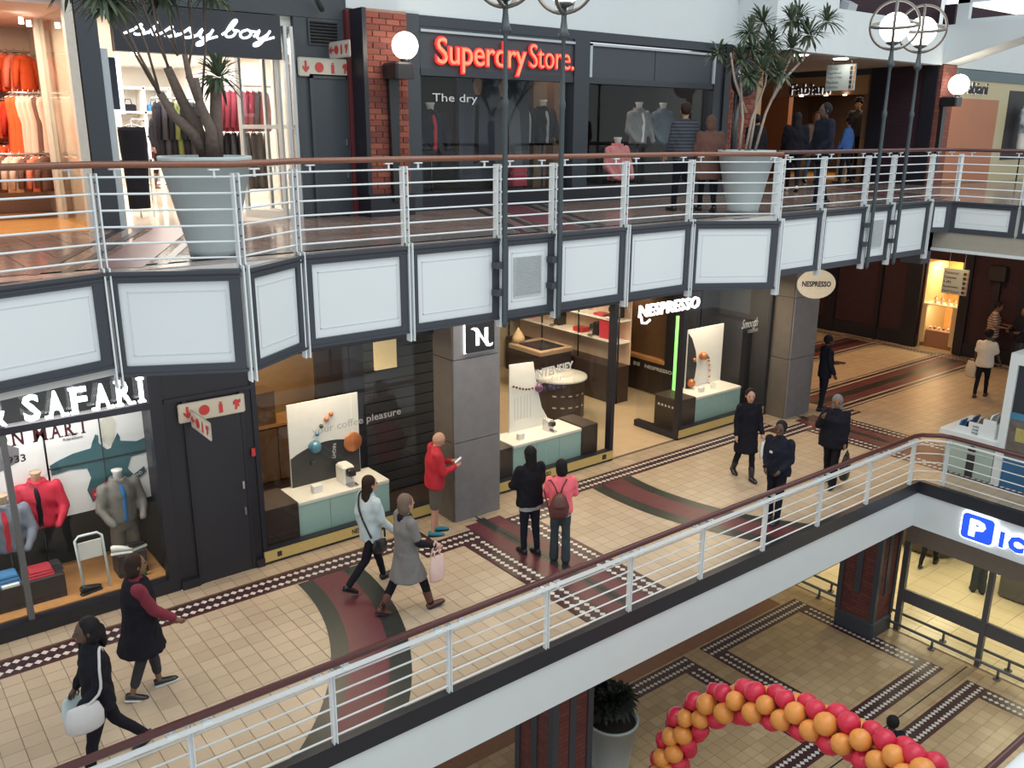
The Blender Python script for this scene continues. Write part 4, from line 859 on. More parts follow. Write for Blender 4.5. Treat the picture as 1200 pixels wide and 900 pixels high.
# ---- garments
ORD = ('first', 'second', 'third', 'fourth', 'fifth', 'sixth', 'seventh', 'eighth', 'ninth', 'tenth', 'eleventh')
def garment(kind, mat, seed=0):
    """a garment on a hanger, hanging from z = 0, facing the local y axis"""
    r = random.Random(seed); o = thing('garment', None, 'garment', (0, 0, 0))
    prof = {'top': [(-.04, .05, .03), (-.07, .20, .05), (-.12, .24, .06), (-.3, .19, .07), (-.55, .20, .06), (-.62, .21, .05)],
            'dress': [(-.04, .05, .03), (-.07, .16, .05), (-.14, .18, .06), (-.4, .14, .07), (-.8, .19, .09), (-1.2, .23, .10)],
            'coat': [(-.04, .06, .04), (-.07, .22, .07), (-.14, .27, .08), (-.4, .22, .09), (-.75, .24, .09), (-.95, .26, .08)],
            'trousers': [(-.05, .17, .03), (-.1, .17, .04), (-.3, .16, .05), (-.7, .13, .05), (-1.0, .12, .05)]}[kind]
    n = 14; vs = []; fs = []
    for i, (z, rx, ry) in enumerate(prof):
        for k in range(n):
            a = 2*PI*k/n; wv = 1+.14*math.sin(5*a+seed+i*.4)*(i/len(prof)); vs.append((rx*math.cos(a)*wv, ry*math.sin(a)*wv*(1+.2*math.sin(3*a+seed)), z))
    for i in range(len(prof)-1):
        for k in range(n): fs.append((i*n+(k+1) % n, i*n+k, (i+1)*n+k, (i+1)*n+(k+1) % n))
    fs.append(tuple(range(n))); fs.append(tuple((len(prof)-1)*n+k for k in reversed(range(n))))
    MB().add(vs, fs, True).build('cloth', mat, o, local=True)
    if kind in ('top', 'coat'):
        for s in (-1, 1): MB().tube([(s*.19, 0, -.11), (s*.26, .01, -.3), (s*.28, .03, -.56 if kind == 'top' else -.66)], [.055, .05, .04], 8).build('sleeve', mat, o, local=True)
    MB().tube([(-.17, 0, -.07), (0, 0, -.02), (.17, 0, -.07)], .009, 5).tube([(0, 0, -.02), (0, 0, .03), (.02, 0, .05)], .005, 4).build('hanger', chrome, o, local=True)
    return o
def place(o, loc, rz, label, group=None, sc=1.0):
    o.location = Vector(loc)*SC; o.rotation_euler = (0, 0, rz); o.scale = (sc, sc, sc); o['label'] = label
    if group: o['group'] = group
    return o
def rail_of(nm, lab, p, q, drop=None):
    t = thing(nm, lab, 'rail', p); MB().tube([p, q], .018, 8).build('bar', chrome, t)
    for a in (p, q): MB().tube([a, (a[0], a[1]+.35, a[2])] if drop is None else [a, (a[0], a[1], drop)], .014, 6).build('support', chrome, t)
    return t
orangec = M('orange_cloth', (.72, .10, .02), .8, var=.2); coral = M('coral_cloth', (.70, .19, .12), .8, var=.2); blush = M('blush_cloth', (.66, .47, .38), .8, var=.1); redo = M('scarlet_cloth', (.60, .035, .02), .8, var=.15); brownc = M('brown_cloth', (.16, .07, .05), .8, var=.2); burg = M('burgundy_cloth', (.16, .012, .03), .8, var=.2); blackc = M('black_cloth', (.013, .013, .019), .85, var=.2, spec=.12)
for ti, (zz, cl, kd) in enumerate(((8.12, [redo, orangec, coral, orangec, coral, redo, brownc], 'top'), (7.42, [coral, orangec, redo, orangec, coral, blush], 'top'), (6.78, [redo, coral, orangec, coral, redo], 'top'))):
    tier = ('top', 'middle', 'bottom')[ti]
    rail_of('clothes_rail', 'chrome %s rail of the orange clothes wall, upper left shop' % tier, (1.7, 16.1, zz), (3.1, 16.1, zz))
    protos = {}
    for k in range(11):
        mt = cl[k % len(cl)]
        if mt not in protos: g = garment(kd, mt, ti*5+k); protos[mt] = g
        else: g = copy_tree(protos[mt])
        cn = mt.name.replace('_cloth', '')
        place(g, (1.76+.125*k, 16.1, zz), PI/2-.75, '%s garment, %s from the left on the %s rail of the orange clothes wall' % (cn, ORD[k], tier), 'garments on the %s rail of the orange clothes wall' % tier, .85)
rail_of('clothes_rail', 'chrome rail of long pale dresses, front right of the orange clothes shop', (2.62, 15.4, 7.5), (3.14, 15.4, 7.5))
pp = {}
for k, mt in enumerate((orangec, orangec, blush, blush, blush, brownc, blush)):
    g = copy_tree(pp[mt]) if mt in pp else garment('dress', mt, 40+k); pp.setdefault(mt, g)
    cn = mt.name.replace('_cloth', ''); place(g, (2.66+.07*k, 15.4, 7.5), PI/2-.8, 'long %s dress, %s from the left on the front rail of the orange shop' % (cn, ORD[k]), 'long dresses on the front rail', 1.0)
rail_of('clothes_rail', 'low chrome rail of pale tops near the floor of the orange clothes shop', (2.0, 15.2, 6.62), (3.0, 15.2, 6.62))
pp = {}
for k in range(9):
    mt = (redo, blush, blush, brownc, blush, blush, brownc, coral, brownc)[k]
    g = copy_tree(pp[mt]) if mt in pp else garment('top', mt, 60+k); pp.setdefault(mt, g)
    cn = mt.name.replace('_cloth', ''); place(g, (2.05+.11*k, 15.2, 6.62), PI/2-.7, '%s top, %s from the left on the low rail of the orange shop' % (cn, ORD[k]), 'tops on the low rail', .8)

# ---- script sign shop
for nm, a, b, mt in (('shop_floor', (3.34, 13.0, ZU-.002), (8, 24, ZU+.006), M('glossy_cream_floor', (.70, .60, .50), .12, var=.05)), ('shop_back_wall', (3.3, 24, ZU), (8.2, 24.2, 8.6), shopwhite), ('party_wall', (7.78, 13.3, ZU), (7.95, 24, 8.6), shopwhite), ('shop_ceiling', (3.3, 13.1, 8.42), (8, 24.2, 8.6), shopwhite)): box(nm, a, b, mt, wu)
MB().box((3.52, 12.95, 7.98), (5.85, 13.1, 8.58)).build('sign_band', M('sign_black', (.02, .024, .034), .4), wu)
area('shop_panel_light', (5.3, 15.5, 8.38), (0, 0, 0), 3, 3, 200, (1.0, .93, .84)); area('shop_panel_light', (5.9, 20.5, 8.38), (0, 0, 0), 3, 4, 280, (1.0, .95, .88))
for k, (x, y) in enumerate(((4.6, 15.2), (5.6, 15.8), (5.1, 17.6))):
    l = thing('spotlight', 'ceiling spotlight in the white shop behind the planter, '+('leftmost', 'rightmost', 'hindmost')[k], 'light', (x, y, 8.3)); MB().lathe([(0, 0), (.07, 0), (.05, .12), (0, .12)], (x, y, 8.28), 10).build('lamp_head', lit, l)
# cursive lettering, drawn as strokes on a unit grid (x-height 1)
def stroke_s(x): return [[(x-.35, .05), (x+.1, .55), (x+.38, 1.0), (x+.45, .55), (x+.42, .15), (x+.1, .0), (x-.12, .12)]], x+.95
def script(word):
    st = []; x = 0
    for c in word:
        if c == 's': st.append([(x-.3, .0), (x+.1, .4), (x+.45, 1.02), (x+.47, .72), (x+.66, .34), (x+.56, .02), (x+.34, -.04), (x+.2, .05)]); st.append([(x+.5, .02), (x+.72, .08), (x+.9, .3)]); x += 1.0
        if c == 'i': st.append([(x-.1, .15), (x+.2, .95), (x+.14, .2), (x+.3, .02), (x+.55, .2)]); st.append([(x+.27, 1.28), (x+.31, 1.34)]); x += .6
        if c == 'y': st.append([(x-.1, .2), (x+.12, .95), (x+.08, .25), (x+.28, .05), (x+.62, .55), (x+.72, .98)]); st.append([(x+.72, .98), (x+.55, .1), (x+.3, -.65), (x+.05, -.75), (x+.1, -.45), (x+.6, -.02), (x+1.05, .3)]); x += 1.05
        if c == 'b': st.append([(x-.1, .2), (x+.3, 1.0), (x+.48, 1.75), (x+.34, 1.8), (x+.18, 1.2), (x+.08, .3), (x+.25, .0), (x+.52, .18), (x+.58, .65), (x+.42, .78), (x+.75, .7)]); x += .9
        if c == 'o': st.append([(x+.3, .92), (x+.02, .65), (x+.0, .22), (x+.22, .0), (x+.5, .22), (x+.52, .66), (x+.3, .92), (x+.5, .78), (x+.85, .75)]); x += .85
        if c == ' ': x += .8
    return st, x
ss = thing('shop_sign', 'white cursive shop sign reading sissy boy on the black band, upper left', 'sign', (4.7, 12.94, 8.2))
for word, x0, x1, zb_ in (('sissy', 3.72, 4.88, 8.20), ('boy', 4.98, 5.72, 8.24)):
    st, wd = script(word); k = (x1-x0)/wd
    for s in st:
        P3 = [Vector((x0+k*(px+.18*pz), 12.93, zb_+.125*pz)) for px, pz in s]
        sm_ = []
        for i in range(len(P3)-1):
            p0, p1, p2, p3 = P3[max(i-1, 0)], P3[i], P3[i+1], P3[min(i+2, len(P3)-1)]
            for t_ in (0, .25, .5, .75): sm_.append(.5*((2*p1)+(-p0+p2)*t_+(2*p0-5*p1+4*p2-p3)*t_**2+(-p0+3*p1-3*p2+p3)*t_**3))
        sm_.append(P3[-1]); MB().tube(sm_, .017, 6).build('stroke', neon, ss)
# lightbox, shelving, stock
lb = thing('lightbox_screen', 'dark screen with a bright white frame just inside the sissy boy doorway', 'screen', (3.75, 14.2, 7.2))
box('screen', (3.40, 14.2, 7.26), (3.84, 14.24, 7.98), M('screen_dark', (.02, .03, .06), .3), lb)
MB().box((3.84, 14.19, 7.2), (3.90, 14.25, 8.0)).box((3.40, 14.19, 7.2), (3.84, 14.25, 7.26)).build('frame', neon, lb)
MB().prism([(3.56, 7.38), (3.62, 7.43), (3.68, 7.38), (3.64, 7.34), (3.66, 7.32), (3.60, 7.34)], (0, 14.198, 0), X, Z, .004).build('logo_mark', neon, lb)
cb = thing('cube_shelf', 'white pigeonhole shelving at the back of the white shop', 'shelf', (6.75, 23.2, ZU))
x0, x1, zt_ = 6.1, 7.3, 7.95
for k in range(3): xx = x0+(x1-x0)*k/2; box('upright', (xx-.03, 22.7, ZU), (xx+.03, 23.3, zt_), shopwhite, cb)
for k in range(5): zz = ZU+.05+.55*k; box('shelf_board', (x0, 22.7, zz-.025), (x1, 23.3, zz+.025), shopwhite, cb)
box('back_panel', (x0, 23.3, ZU), (x1, 23.34, zt_), shopwhite, cb)
def handbag(lab, c, mat, s=1.0):
    t = thing('handbag', lab, 'bag', c); m = MB(); m.bbox((c[0]-.18*s, c[1]-.07*s, c[2]), (c[0]+.18*s, c[1]+.07*s, c[2]+.24*s), .03).build('body', mat, t)
    MB().tube([(c[0]-.09*s, c[1], c[2]+.23*s), (c[0]-.06*s, c[1], c[2]+.36*s), (c[0]+.06*s, c[1], c[2]+.36*s), (c[0]+.09*s, c[1], c[2]+.23*s)], .012*s, 6).build('handle', mat, t); return t
for i, (cx, zz, mt, lab) in enumerate(((6.4, 7.29, blackc, 'black bag in the upper left pigeonhole'), (7.0, 7.29, bluec, 'blue bag in the upper right pigeonhole'), (6.4, 6.74, blush, 'pale bag in the second row left pigeonhole'), (7.0, 6.74, blush, 'pale bag in the second row right pigeonhole'), (6.4, 6.19, blackc, 'black bag in the third row left pigeonhole'), (7.0, 6.19, burg, 'burgundy bag in the third row right pigeonhole'))): handbag(lab, (cx, 23.0, zz+.03), mt, .95)
rail_of('clothes_rail', 'long black rail of burgundy tops at the right of the white shop', (5.9, 17, 7.78), (7.4, 17, 7.78))
pp = {}
for k in range(9):
    mt = (blush, burg, burg, burg, redo, burg, burg, charc, burg)[k]; mt = M('white_cloth', (.7, .68, .66), .8) if k == 0 else (burg if mt is redo else mt)
    g = copy_tree(pp[mt]) if mt in pp else garment('top', mt, 80+k); pp.setdefault(mt, g); cn = mt.name.replace('_cloth', '')
    place(g, (6.34+.115*k, 17, 7.74), PI/2-.5, '%s top, %s from the left on the long rail of the white shop' % (cn, ORD[k]), 'tops on the long rail of the white shop', 1.15)
pp = {}
rail_of('clothes_rail', 'lower rail of dark trousers under the burgundy tops', (6.3, 17.05, 7.0), (7.4, 17.05, 7.0))
for k in range(8):
    mt = (charc, blackc)[k % 2]; g = copy_tree(pp[mt]) if mt in pp else garment('trousers', mt, 90+k); pp.setdefault(mt, g); cn = mt.name.replace('_cloth', '')
    place(g, (6.36+.13*k, 17.05, 6.98), PI/2-.6, '%s trousers, %s from the left on the rail under the burgundy tops' % (cn, ORD[k]), 'trousers under the burgundy tops', 1.0)
rail_of('clothes_rail', 'rail of dark clothes behind the woman in the white shop', (5.95, 19.5, 7.6), (6.95, 19.5, 7.6))
pp = {}
for k in range(7):
    mt = (blackc, charc, blackc, M('olive_cloth', (.10, .12, .03), .8), blackc, charc, blackc)[k]; g = copy_tree(pp[mt]) if mt in pp else garment('coat', mt, 70+k); pp.setdefault(mt, g); cn = mt.name.replace('_cloth', '')
    place(g, (6.0+.13*k, 19.5, 7.58), PI/2-.3, '%s coat, %s from the left on the rail behind the woman in the white shop' % (cn, ORD[k]), 'coats behind the woman in the white shop', 1.1)
tbl = thing('display_table', 'low white display table of shoes in the white shop', 'table', (4.6, 16.8, ZU)); MB().bbox((4.1, 16.5, 6.3), (5.1, 17.2, 6.38), .02).build('tabletop', shopwhite, tbl)
for a in (4.15, 5.05):
    for b in (16.55, 17.15): box('leg', (a-.03, b-.03, ZU), (a+.03, b+.03, 6.3), shopwhite, tbl)
shoe_thing('boot', 'dark shoe on the low white display table, left one', (4.35, 16.8, 6.38), .4, blackgloss, charc); shoe_thing('boot', 'dark shoe on the low white display table, right one', (4.75, 16.8, 6.38), -.4, brownc, charc)
# folding door leaves on the right of the opening
fd = root_struct('door_2')
def leaf(a, b, nm='door_leaf'):
    a = Vector((*a, 0)); b = Vector((*b, 0)); d = (b-a); L = d.length; d.normalize(); n = Vector((d.y, -d.x, 0)); m = MB()
    def pc(s0, s1, z0, z1): c = a+d*(s0+s1)/2; c.z = (z0+z1)/2; m.obox(c, d*(s1-s0)/2, n*.025, Vector((0, 0, (z1-z0)/2)))
    pc(0, .07, ZU, 8.45); pc(L-.07, L, ZU, 8.45); pc(.07, L-.07, 8.38, 8.45); pc(.07, L-.07, ZU, ZU+.12); pc(.07, L-.07, 7.0, 7.06)
    o = m.build(nm, alu, fd); m = MB(); c = a+d*L/2; c.z = 7.05; m.obox(c, d*(L/2-.07), n*.004, Vector((0, 0, 1.35))); m.build('pane', wglass, o)
leaf((6.02, 12.96), (6.04, 13.75)); leaf((5.92, 12.96), (5.86, 13.75)); leaf((5.80, 12.98), (5.45, 13.75)); 
# ---- service door wall
MB().box((6.08, 13.0, ZU), (7.0, 13.3, 8.595)).build('service_wall', slate, wu)
d3 = root_struct('door_3'); box('door_leaf', (6.33, 12.97, ZU+.03), (6.88, 13.0, 7.74), M('door_slate', (.040, .050, .064), .5, var=.06), d3)
MB().box((6.27, 12.95, ZU), (6.33, 13, 7.80)).box((6.88, 12.95, ZU), (6.94, 13, 7.80)).box((6.27, 12.95, 7.74), (6.94, 13, 7.80)).build('door_frame', slate, d3)
for zz in (6.75, 6.25): box('door_handle', (6.83, 12.93, zz), (6.85, 12.97, zz+.10), chrome, d3)
lv = thing('louvre_vent', 'dark louvred vent above the upper fire signs', 'vent', (6.55, 12.97, 8.24)); box('vent_frame', (6.30, 12.97, 8.22), (6.80, 13.0, 8.58), slate, lv)
for k in range(7): MB().obox((6.55, 12.955, 8.26+.045*k), (.22, 0, 0), (0, .015, -.012), (0, .003, .006)).build('slat', dk2, lv)
firesign('wide flat fire sign with a down arrow above the upper black door', (6.11, 12.95, 7.78), X, .87, .24, 'down'); firesign('narrow fire sign with a left arrow sticking out above the wide upper one', (6.62, 12.95, 8.04), -Y, .62, .21, 'left')
box('call_point', (6.93, 12.95, 7.2), (7.0, 12.99, 7.3), signr, None, label='small red fire call point right of the upper black door', cat='alarm')
MB().box((6.9, 12.9, ZU), (7.0, 13.0, 8.75)).build('red_strip', dredstrip, wu); MB().tube([(5.6, 11.5, 8.9), (6.5, 12.9, 8.72)], .045, 10).build('flagpole', slate, None, label='dark slanting flagpole arm at the top left of the brick pillar', cat='pole')
# ---- brick pillar, brick by brick
bp = thing('brick_pillar', 'red brick pillar with a lit globe lamp, left of the neon sign', 'pillar', (7.4, 12.8, ZU))
box('core', (7.02, 12.57, ZU), (7.76, 13.1, 8.75), M('mortar', (.30, .17, .13), .9), bp)
brm = [M('red_brick', (.20, .050, .034), .8, var=.2, scale=40, bump=.2), M('red_brick_dark', (.15, .037, .028), .8, var=.2, scale=40, bump=.2), M('red_brick_light', (.25, .070, .045), .8, var=.2, scale=40, bump=.2)]
bme = {}
def bricks(par, x0, x1, y, z0, z1, bw=.245, bh=.087):
    row = 0; z = z0
    while z+bh <= z1+.01:
        x = x0-(bw/2 if row % 2 else 0)
        while x < x1-.02:
            a = max(x, x0); b = min(x+bw, x1)
            if b-a > .04:
                key = (round(b-a, 2), random.randrange(3))
                if key not in bme:
                    me = MB().bbox((-(b-a)/2+.006, 0, .005), ((b-a)/2-.006, .05, bh-.008), .006).build('brick', brm[key[1]], par); bme[key] = me
                    me.data.transform(Matrix.Scale(1, 4)); o = me
                    o.data.transform(Matrix.Translation(-(WM[par].inverted() @ Vector((0, 0, 0)))))
                else: o = bme[key].copy(); COL.objects.link(o); o.parent = par
                o.location = (WM[par].inverted() @ (Vector(((a+b)/2, y-random.uniform(0, .006), z))*SC))
            x += bw
        z += bh; row += 1
bricks(bp, 7.02, 7.76, 12.545, ZU+.35, 8.75)
box('plinth', (6.98, 12.5, ZU), (7.80, 13.1, ZU+.35), blackf, bp); box('corner_strip', (6.96, 12.52, ZU+.35), (7.03, 13, 8.75), blackf, bp); MB().box((7.76, 12.9, ZU), (8.2, 13.05, 8.78)).build('pilaster', slate, wu)
def globe_lamp(lab, c, r, stem_z, wall_y):
    t = thing('wall_lamp', lab, 'lamp', (c[0], wall_y, stem_z)); x, y, z = c
    MB().ball(c, r, 20, 12).build('globe', M('opal_globe', (1, .97, .9), .3, emit=5.5, ecol=(1, .93, .80), var=0), t)
    MB().bbox((x-.22, y-.1, z-r-.28), (x+.1, wall_y, z-r-.04), .03).build('fitting', blackgloss, t); MB().lathe([(.05, 0), (.09, .06), (0, .06)], (x, y, z-r-.05), 12).build('collar', blackgloss, t)
    m = MB(); m.prism([(-.055, 0), (.055, 0), (.09, 1), (-.09, 1)], (x-.06, wall_y, stem_z), X, Z*(z-r-.28-stem_z), .09); m.build('tapered_stem', blackgloss, t)
    l = bpy.data.lights.new('globe_bulb', 'POINT'); l.energy = 15; l.color = (1, .85, .62); l.shadow_soft_size = .12; lo = bpy.data.objects.new('globe_bulb', l); COL.objects.link(lo); lo.location = Vector((x, y-.45, z))*SC
    return t
globe_lamp('white globe lamp on a black stem on the red brick pillar', (7.50, 12.2, 8.22), .20, 5.9, 12.54)
# ---- neon sign shop
MB().box((7.95, 13.0, ZU), (16.0, 13.3, 5.95)).build('stall_riser', blackf, wu)
MB().box((8.2, 12.97, 8.62), (16.0, 13.2, 8.78)).box((11.62, 12.95, 5.95), (12.0, 13.2, 8.62)).box((15.62, 12.95, 5.95), (16.0, 13.2, 8.62)).box((8.12, 12.97, 5.95), (8.26, 13.2, 8.62)).box((8.2, 12.97, 7.86), (16, 13.1, 7.97)).build('shopfront_frame', M('front_slate', (.034, .042, .055), .45, var=.06), wu)
signp = M('sign_panel_slate', (.050, .062, .075), .5, var=.1, scale=2)
box('sign_panel', (8.26, 12.99, 7.97), (11.62, 13.03, 8.62), signp, wu); box('sign_panel', (12.0, 12.99, 7.97), (13.8, 13.03, 8.56), signp, wu); box('sign_panel', (13.82, 12.99, 7.97), (15.62, 13.03, 8.56), signp, wu)
MB().box((8.26, 12.94, 8.53), (11.62, 12.98, 8.57)).box((12.0, 12.94, 8.53), (15.62, 12.98, 8.57)).box((15.56, 12.94, 7.97), (15.62, 12.98, 8.57)).box((12.0, 12.94, 7.97), (12.06, 12.98, 8.57)).build('sign_rail', trimgrey, wu)
redneon = M('red_neon', (1, .2, .1), .4, emit=1.5, ecol=(1, .17, .085), var=0); rimneon = M('red_neon_edge', (1, .05, .05), .4, emit=.8, ecol=(.9, .015, .025), var=0)
sd = thing('shop_sign', 'red glowing neon sign reading Superdry Store. above the dark window', 'sign', (10, 12.95, 7.9))
text('letters', 'Superdry', (8.52, 12.94, 7.90), X, Z, 1.93, .58, rimneon, sd, th=.03, bold=.026, spacing=1.0, res=4); text('letter_faces', 'Superdry', (8.55, 12.91, 7.925), X, Z, 1.87, .53, redneon, sd, th=.02, bold=-.002, spacing=1.0, res=4)
text('letters', 'Store.', (10.50, 12.94, 8.06), X, Z, 1.07, .42, rimneon, sd, th=.03, bold=.008, res=4); text('letter_faces', 'Store.', (10.52, 12.91, 8.08), X, Z, 1.03, .38, redneon, sd, th=.02, bold=-.014, res=4)
w6 = root_struct('window_6')
for x0, x1 in ((8.26, 9.0), (9.01, 11.62), (12.0, 13.9), (13.91, 15.62)): box('pane', (x0, 13.1, 5.95), (x1, 13.11, 7.9), wglass, w6)
dfloor = M('dark_interior', (.028, .026, .03), .6)
for nm, a, b in (('shop_floor', (7.95, 13.3, ZU), (16, 18, 5.7)), ('shop_back_wall', (7.95, 17.9, ZU), (16, 18, 8.6)), ('shop_ceiling', (7.95, 13.2, 8.3), (16, 18, 8.4)), ('party_wall', (15.9, 13.3, ZU), (16.0, 18, 8.6)), ('party_wall', (7.95, 13.3, ZU), (8.0, 18, 8.6))): box(nm, a, b, dfloor, wu)
area('shop_track_light', (10.5, 13.9, 8.25), (0, 0, 0), 4.5, .3, 14, (1, .85, .7)); area('shop_track_light', (14, 14.2, 8.25), (0, 0, 0), 3, .3, 16, (1, .9, .8)); area('shop_track_light', (12.8, 15.5, 8.25), (0, 0, 0), 2, 1, 14, (1, .7, .5))
box('wooden_column', (12.9, 15.0, ZU), (13.3, 15.4, 8.3), brownwood, wu); box('wooden_column', (12.0, 14.6, ZU), (12.35, 14.9, 8.3), brownwood, wu)
sp_ = thing('window_poster', 'large dark poster of two people in striped jackets in the left dark window', 'poster', (10.3, 13.75, 6.1))
box('board', (9.55, 13.75, 6.1), (11.2, 13.8, 8.15), M('poster_navy', (.03, .034, .05), .6, var=.2, scale=4), sp_)
skin_print = M('skin_print', (.34, .18, .12), .6)
for nm, pts, mt in (('printed_jacket', [(9.62, 6.2), (9.7, 7.3), (9.85, 7.55), (10.1, 7.6), (10.3, 7.4), (10.35, 6.2)], M('jacket_print_navy', (.018, .020, .036), .6)), ('printed_jacket', [(10.38, 6.2), (10.35, 7.3), (10.5, 7.55), (10.75, 7.55), (10.95, 7.35), (11.05, 6.2)], M('jacket_print_grey', (.09, .09, .10), .6)),
        ('printed_stripe', [(9.86, 6.4), (9.93, 7.45), (10.0, 7.45), (9.98, 6.4)], orangec), ('printed_stripe', [(10.62, 6.5), (10.6, 7.2), (10.68, 7.2), (10.70, 6.5)], redo), ('printed_face', [(9.92, 7.62), (9.86, 7.78), (9.92, 7.95), (10.02, 7.95), (10.08, 7.78), (10.03, 7.62)], skin_print), ('printed_face', [(10.5, 7.6), (10.45, 7.76), (10.52, 7.92), (10.63, 7.92), (10.68, 7.76), (10.62, 7.6)], skin_print), ('printed_hair', [(9.84, 7.8), (9.9, 8.03), (10.05, 8.03), (10.1, 7.8), (10.02, 7.93), (9.92, 7.93)], M('hair_print', (.10, .05, .03), .7)), ('printed_hair', [(10.44, 7.82), (10.5, 7.99), (10.66, 7.99), (10.7, 7.82), (10.62, 7.9), (10.52, 7.9)], M('dark_hair_print', (.02, .018, .02), .7))):
    MB().prism(pts, (0, 13.748, 0), X, Z, .004).build(nm, mt, sp_)
text('window_lettering', 'The dry', (8.55, 13.08, 7.42), X*.98, Z, .95, .17, greylet, None, th=.004, label='pale window words at the left end of the dark window', cat='lettering')
box('light_strip', (8.32, 14.2, 7.05), (9.2, 14.24, 7.13), M('cyan_strip', (.5, .8, .85), .4, emit=1.3, ecol=(.5, .85, .95)), None, label='pale blue light strip inside the dark window, left end', cat='light')
# ---- brick pier with black disc sign, then the orange fronted shop
pr = thing('brick_pillar', 'red brick pier behind the right hand planter', 'pillar', (16.5, 13.1, ZU)); box('core', (16.0, 13.02, ZU), (17.2, 13.4, 8.7), MATS['mortar'], pr)
bricks(pr, 16.02, 17.18, 12.99, ZU+.35, 8.6, .26, .105); box('plinth', (16.0, 12.95, ZU), (17.25, 13.4, ZU+.35), blackf, pr); MB().box((15.9, 12.9, ZU), (16.1, 13.3, 8.78)).build('pilaster', blackf, wu)
bd = thing('disc_sign', 'black round sign on a black post behind the right hand planter', 'sign', (15.78, 12.35, ZU))
MB().lathe([(0, -.05), (.37, -.05), (.37, .05), (0, .05)], (15.78, 12.3, 8.07), 28, axis='y').build('disc', blackf, bd); MB().tube([(15.78, 12.45, ZU), (15.78, 12.45, 7.9)], .07, 10).build('post', blackgloss, bd); text('lettering', 'Sup', (15.5, 12.245, 8.02), X*.95+Z*.2, Z, .42, .2, greylet, bd, th=.006)
tan = M('burnt_orange_board', (.42, .155, .065), .45, var=.06, scale=3); tan2 = M('tan_board', (.40, .22, .10), .45, var=.06, scale=3); creamf = M('olive_cream_board', (.52, .46, .28), .5, var=.05)
MB().box((17.2, 13.0, ZU), (17.35, 19, 8.66)).build('corner_wall', tan2, wu); MB().box((17.2, 19, ZU), (24, 19.2, 8.66)).build('end_wall', tan2, wu)
fb = root_struct('wall_shopfront')
MB().box((23.3, 16.47, ZU), (23.5, 19, 8.0)).build('orange_panel', tan, fb); MB().box((23.25, 13.95, 8.0), (23.5, 19, 8.5)).build('header_board', tan2, fb); box('header_band', (23.28, 13.6, 8.5), (23.5, 19, 8.67), slate, fb)
MB().box((23.28, 13.85, ZU), (23.5, 14.05, 8.5)).build('jamb', M('bronze_jamb', (.20, .12, .07), .5), fb); MB().box((23.2, 13.45, ZU), (23.5, 13.85, 8.67)).build('steel_pier', blackf, fb)
MB().box((23.5, 12.9, ZU), (28, 19, ZU+.01)).build('shop_floor', orangefloor, fb); MB().box((27.9, 12.6, ZU), (28, 19, 8.6)).box((23.5, 18.9, ZU), (28, 19, 8.6)).build('shop_back_wall', M('dark_wall2', (.045, .032, .03), .6), fb); MB().box((23.5, 12.4, 8.3), (28, 19, 8.4)).build('shop_ceiling', MATS['dark_wall2'], fb)
text('shop_sign', 'Fabiani', (23.235, 16.42, 8.04), -Y, Z, 1.30, .30, ink, None, th=.03, bold=.015, label='black letters Fabiani on the orange shop header facing left', cat='sign')
text('sign_edge_glow', 'Fabiani', (23.247, 16.37, 8.02), -Y, Z, 1.30, .30, M('white_edge_glow', (.9, .9, .92), .5, emit=.7, ecol=(.95, .97, 1), var=0), None, th=.004, bold=-.012, label='white lit outline behind the left hand Fabiani letters', cat='sign')
MB().box((23.3, 12.3, ZU+.35), (23.6, 13.45, 8.67)).build('brick_return', darkbrick, fb); MB().box((23.24, 12.05, ZU), (23.5, 12.4, 8.67)).build('steel_pier', blackf, fb); MB().box((23.26, 12.3, ZU), (23.6, 13.45, ZU+.35)).build('plinth', blackf, fb)
br2 = brickmat('corner_brickwork', (.26, .085, .06), (.18, .055, .045), (.10, .05, .04)); MB().box((23.3, 11.95, ZU), (24.0, 12.3, 8.67)).build('brick_corner', br2, fb)
MB().box((24.0, 12.0, ZU), (30, 12.2, 8.34)).build('cream_front', creamf, fb); MB().box((24.0, 11.97, 8.34), (30, 12.2, 8.60)).build('teal_band', M('teal_band', (.10, .15, .17), .5), fb); MB().box((24.02, 11.96, ZU+.02), (26.65, 12.0, 7.87)).build('orange_panel', tan, fb)
box('dark_window_sheet', (27.3, 11.985, 6.25), (30, 12.0, 8.15), dfloor, fb)  # flat dark sheet on the front in place of the window's depth
text('shop_sign', 'Fabiani', (24.62, 11.98, 8.0), X, Z, 1.25, .30, ink, None, th=.03, bold=.0, label='black letters Fabiani on the cream front at the right', cat='sign'); text('sign_edge_glow', 'Fabiani', (24.58, 11.99, 7.99), X, Z, 1.25, .30, M('white_edge_glow'), None, th=.004, bold=-.012, label='white lit outline behind the right hand Fabiani letters', cat='sign')
globe_lamp('white globe lamp at the brick corner between the two Fabiani signs', (23.5, 11.6, 8.17), .25, 6.0, 11.94)
area('shop_light', (25.5, 15.3, 8.25), (0, 0, 0), 3, 3, 120, (1, .72, .45))
for k, (yy) in enumerate((16.0, 15.2, 14.6)): MB().lathe([(0, 0), (.05, 0), (.06, .02)], (23.2, yy, 7.98), 10).build('downlight', lit, None, label='small round light under the orange header, '+('left', 'middle', 'right')[k]+' one of the three', cat='light', group='small lights under the orange header')
for k, (x, y) in enumerate(((18.1, 12.6), (19.7, 12.6))):
    MB().lathe([(0, 0), (.16, 0), (.18, .02)], (x, y, 8.64), 16).build('downlight', lit, None, label='oval ceiling light in the overhang, '+('left one' if k == 0 else 'right one above the directory board'), cat='light'); area('overhang_light', (x, y, 8.6), (0, 0, 0), .3, .3, 3, (1, .85, .65))
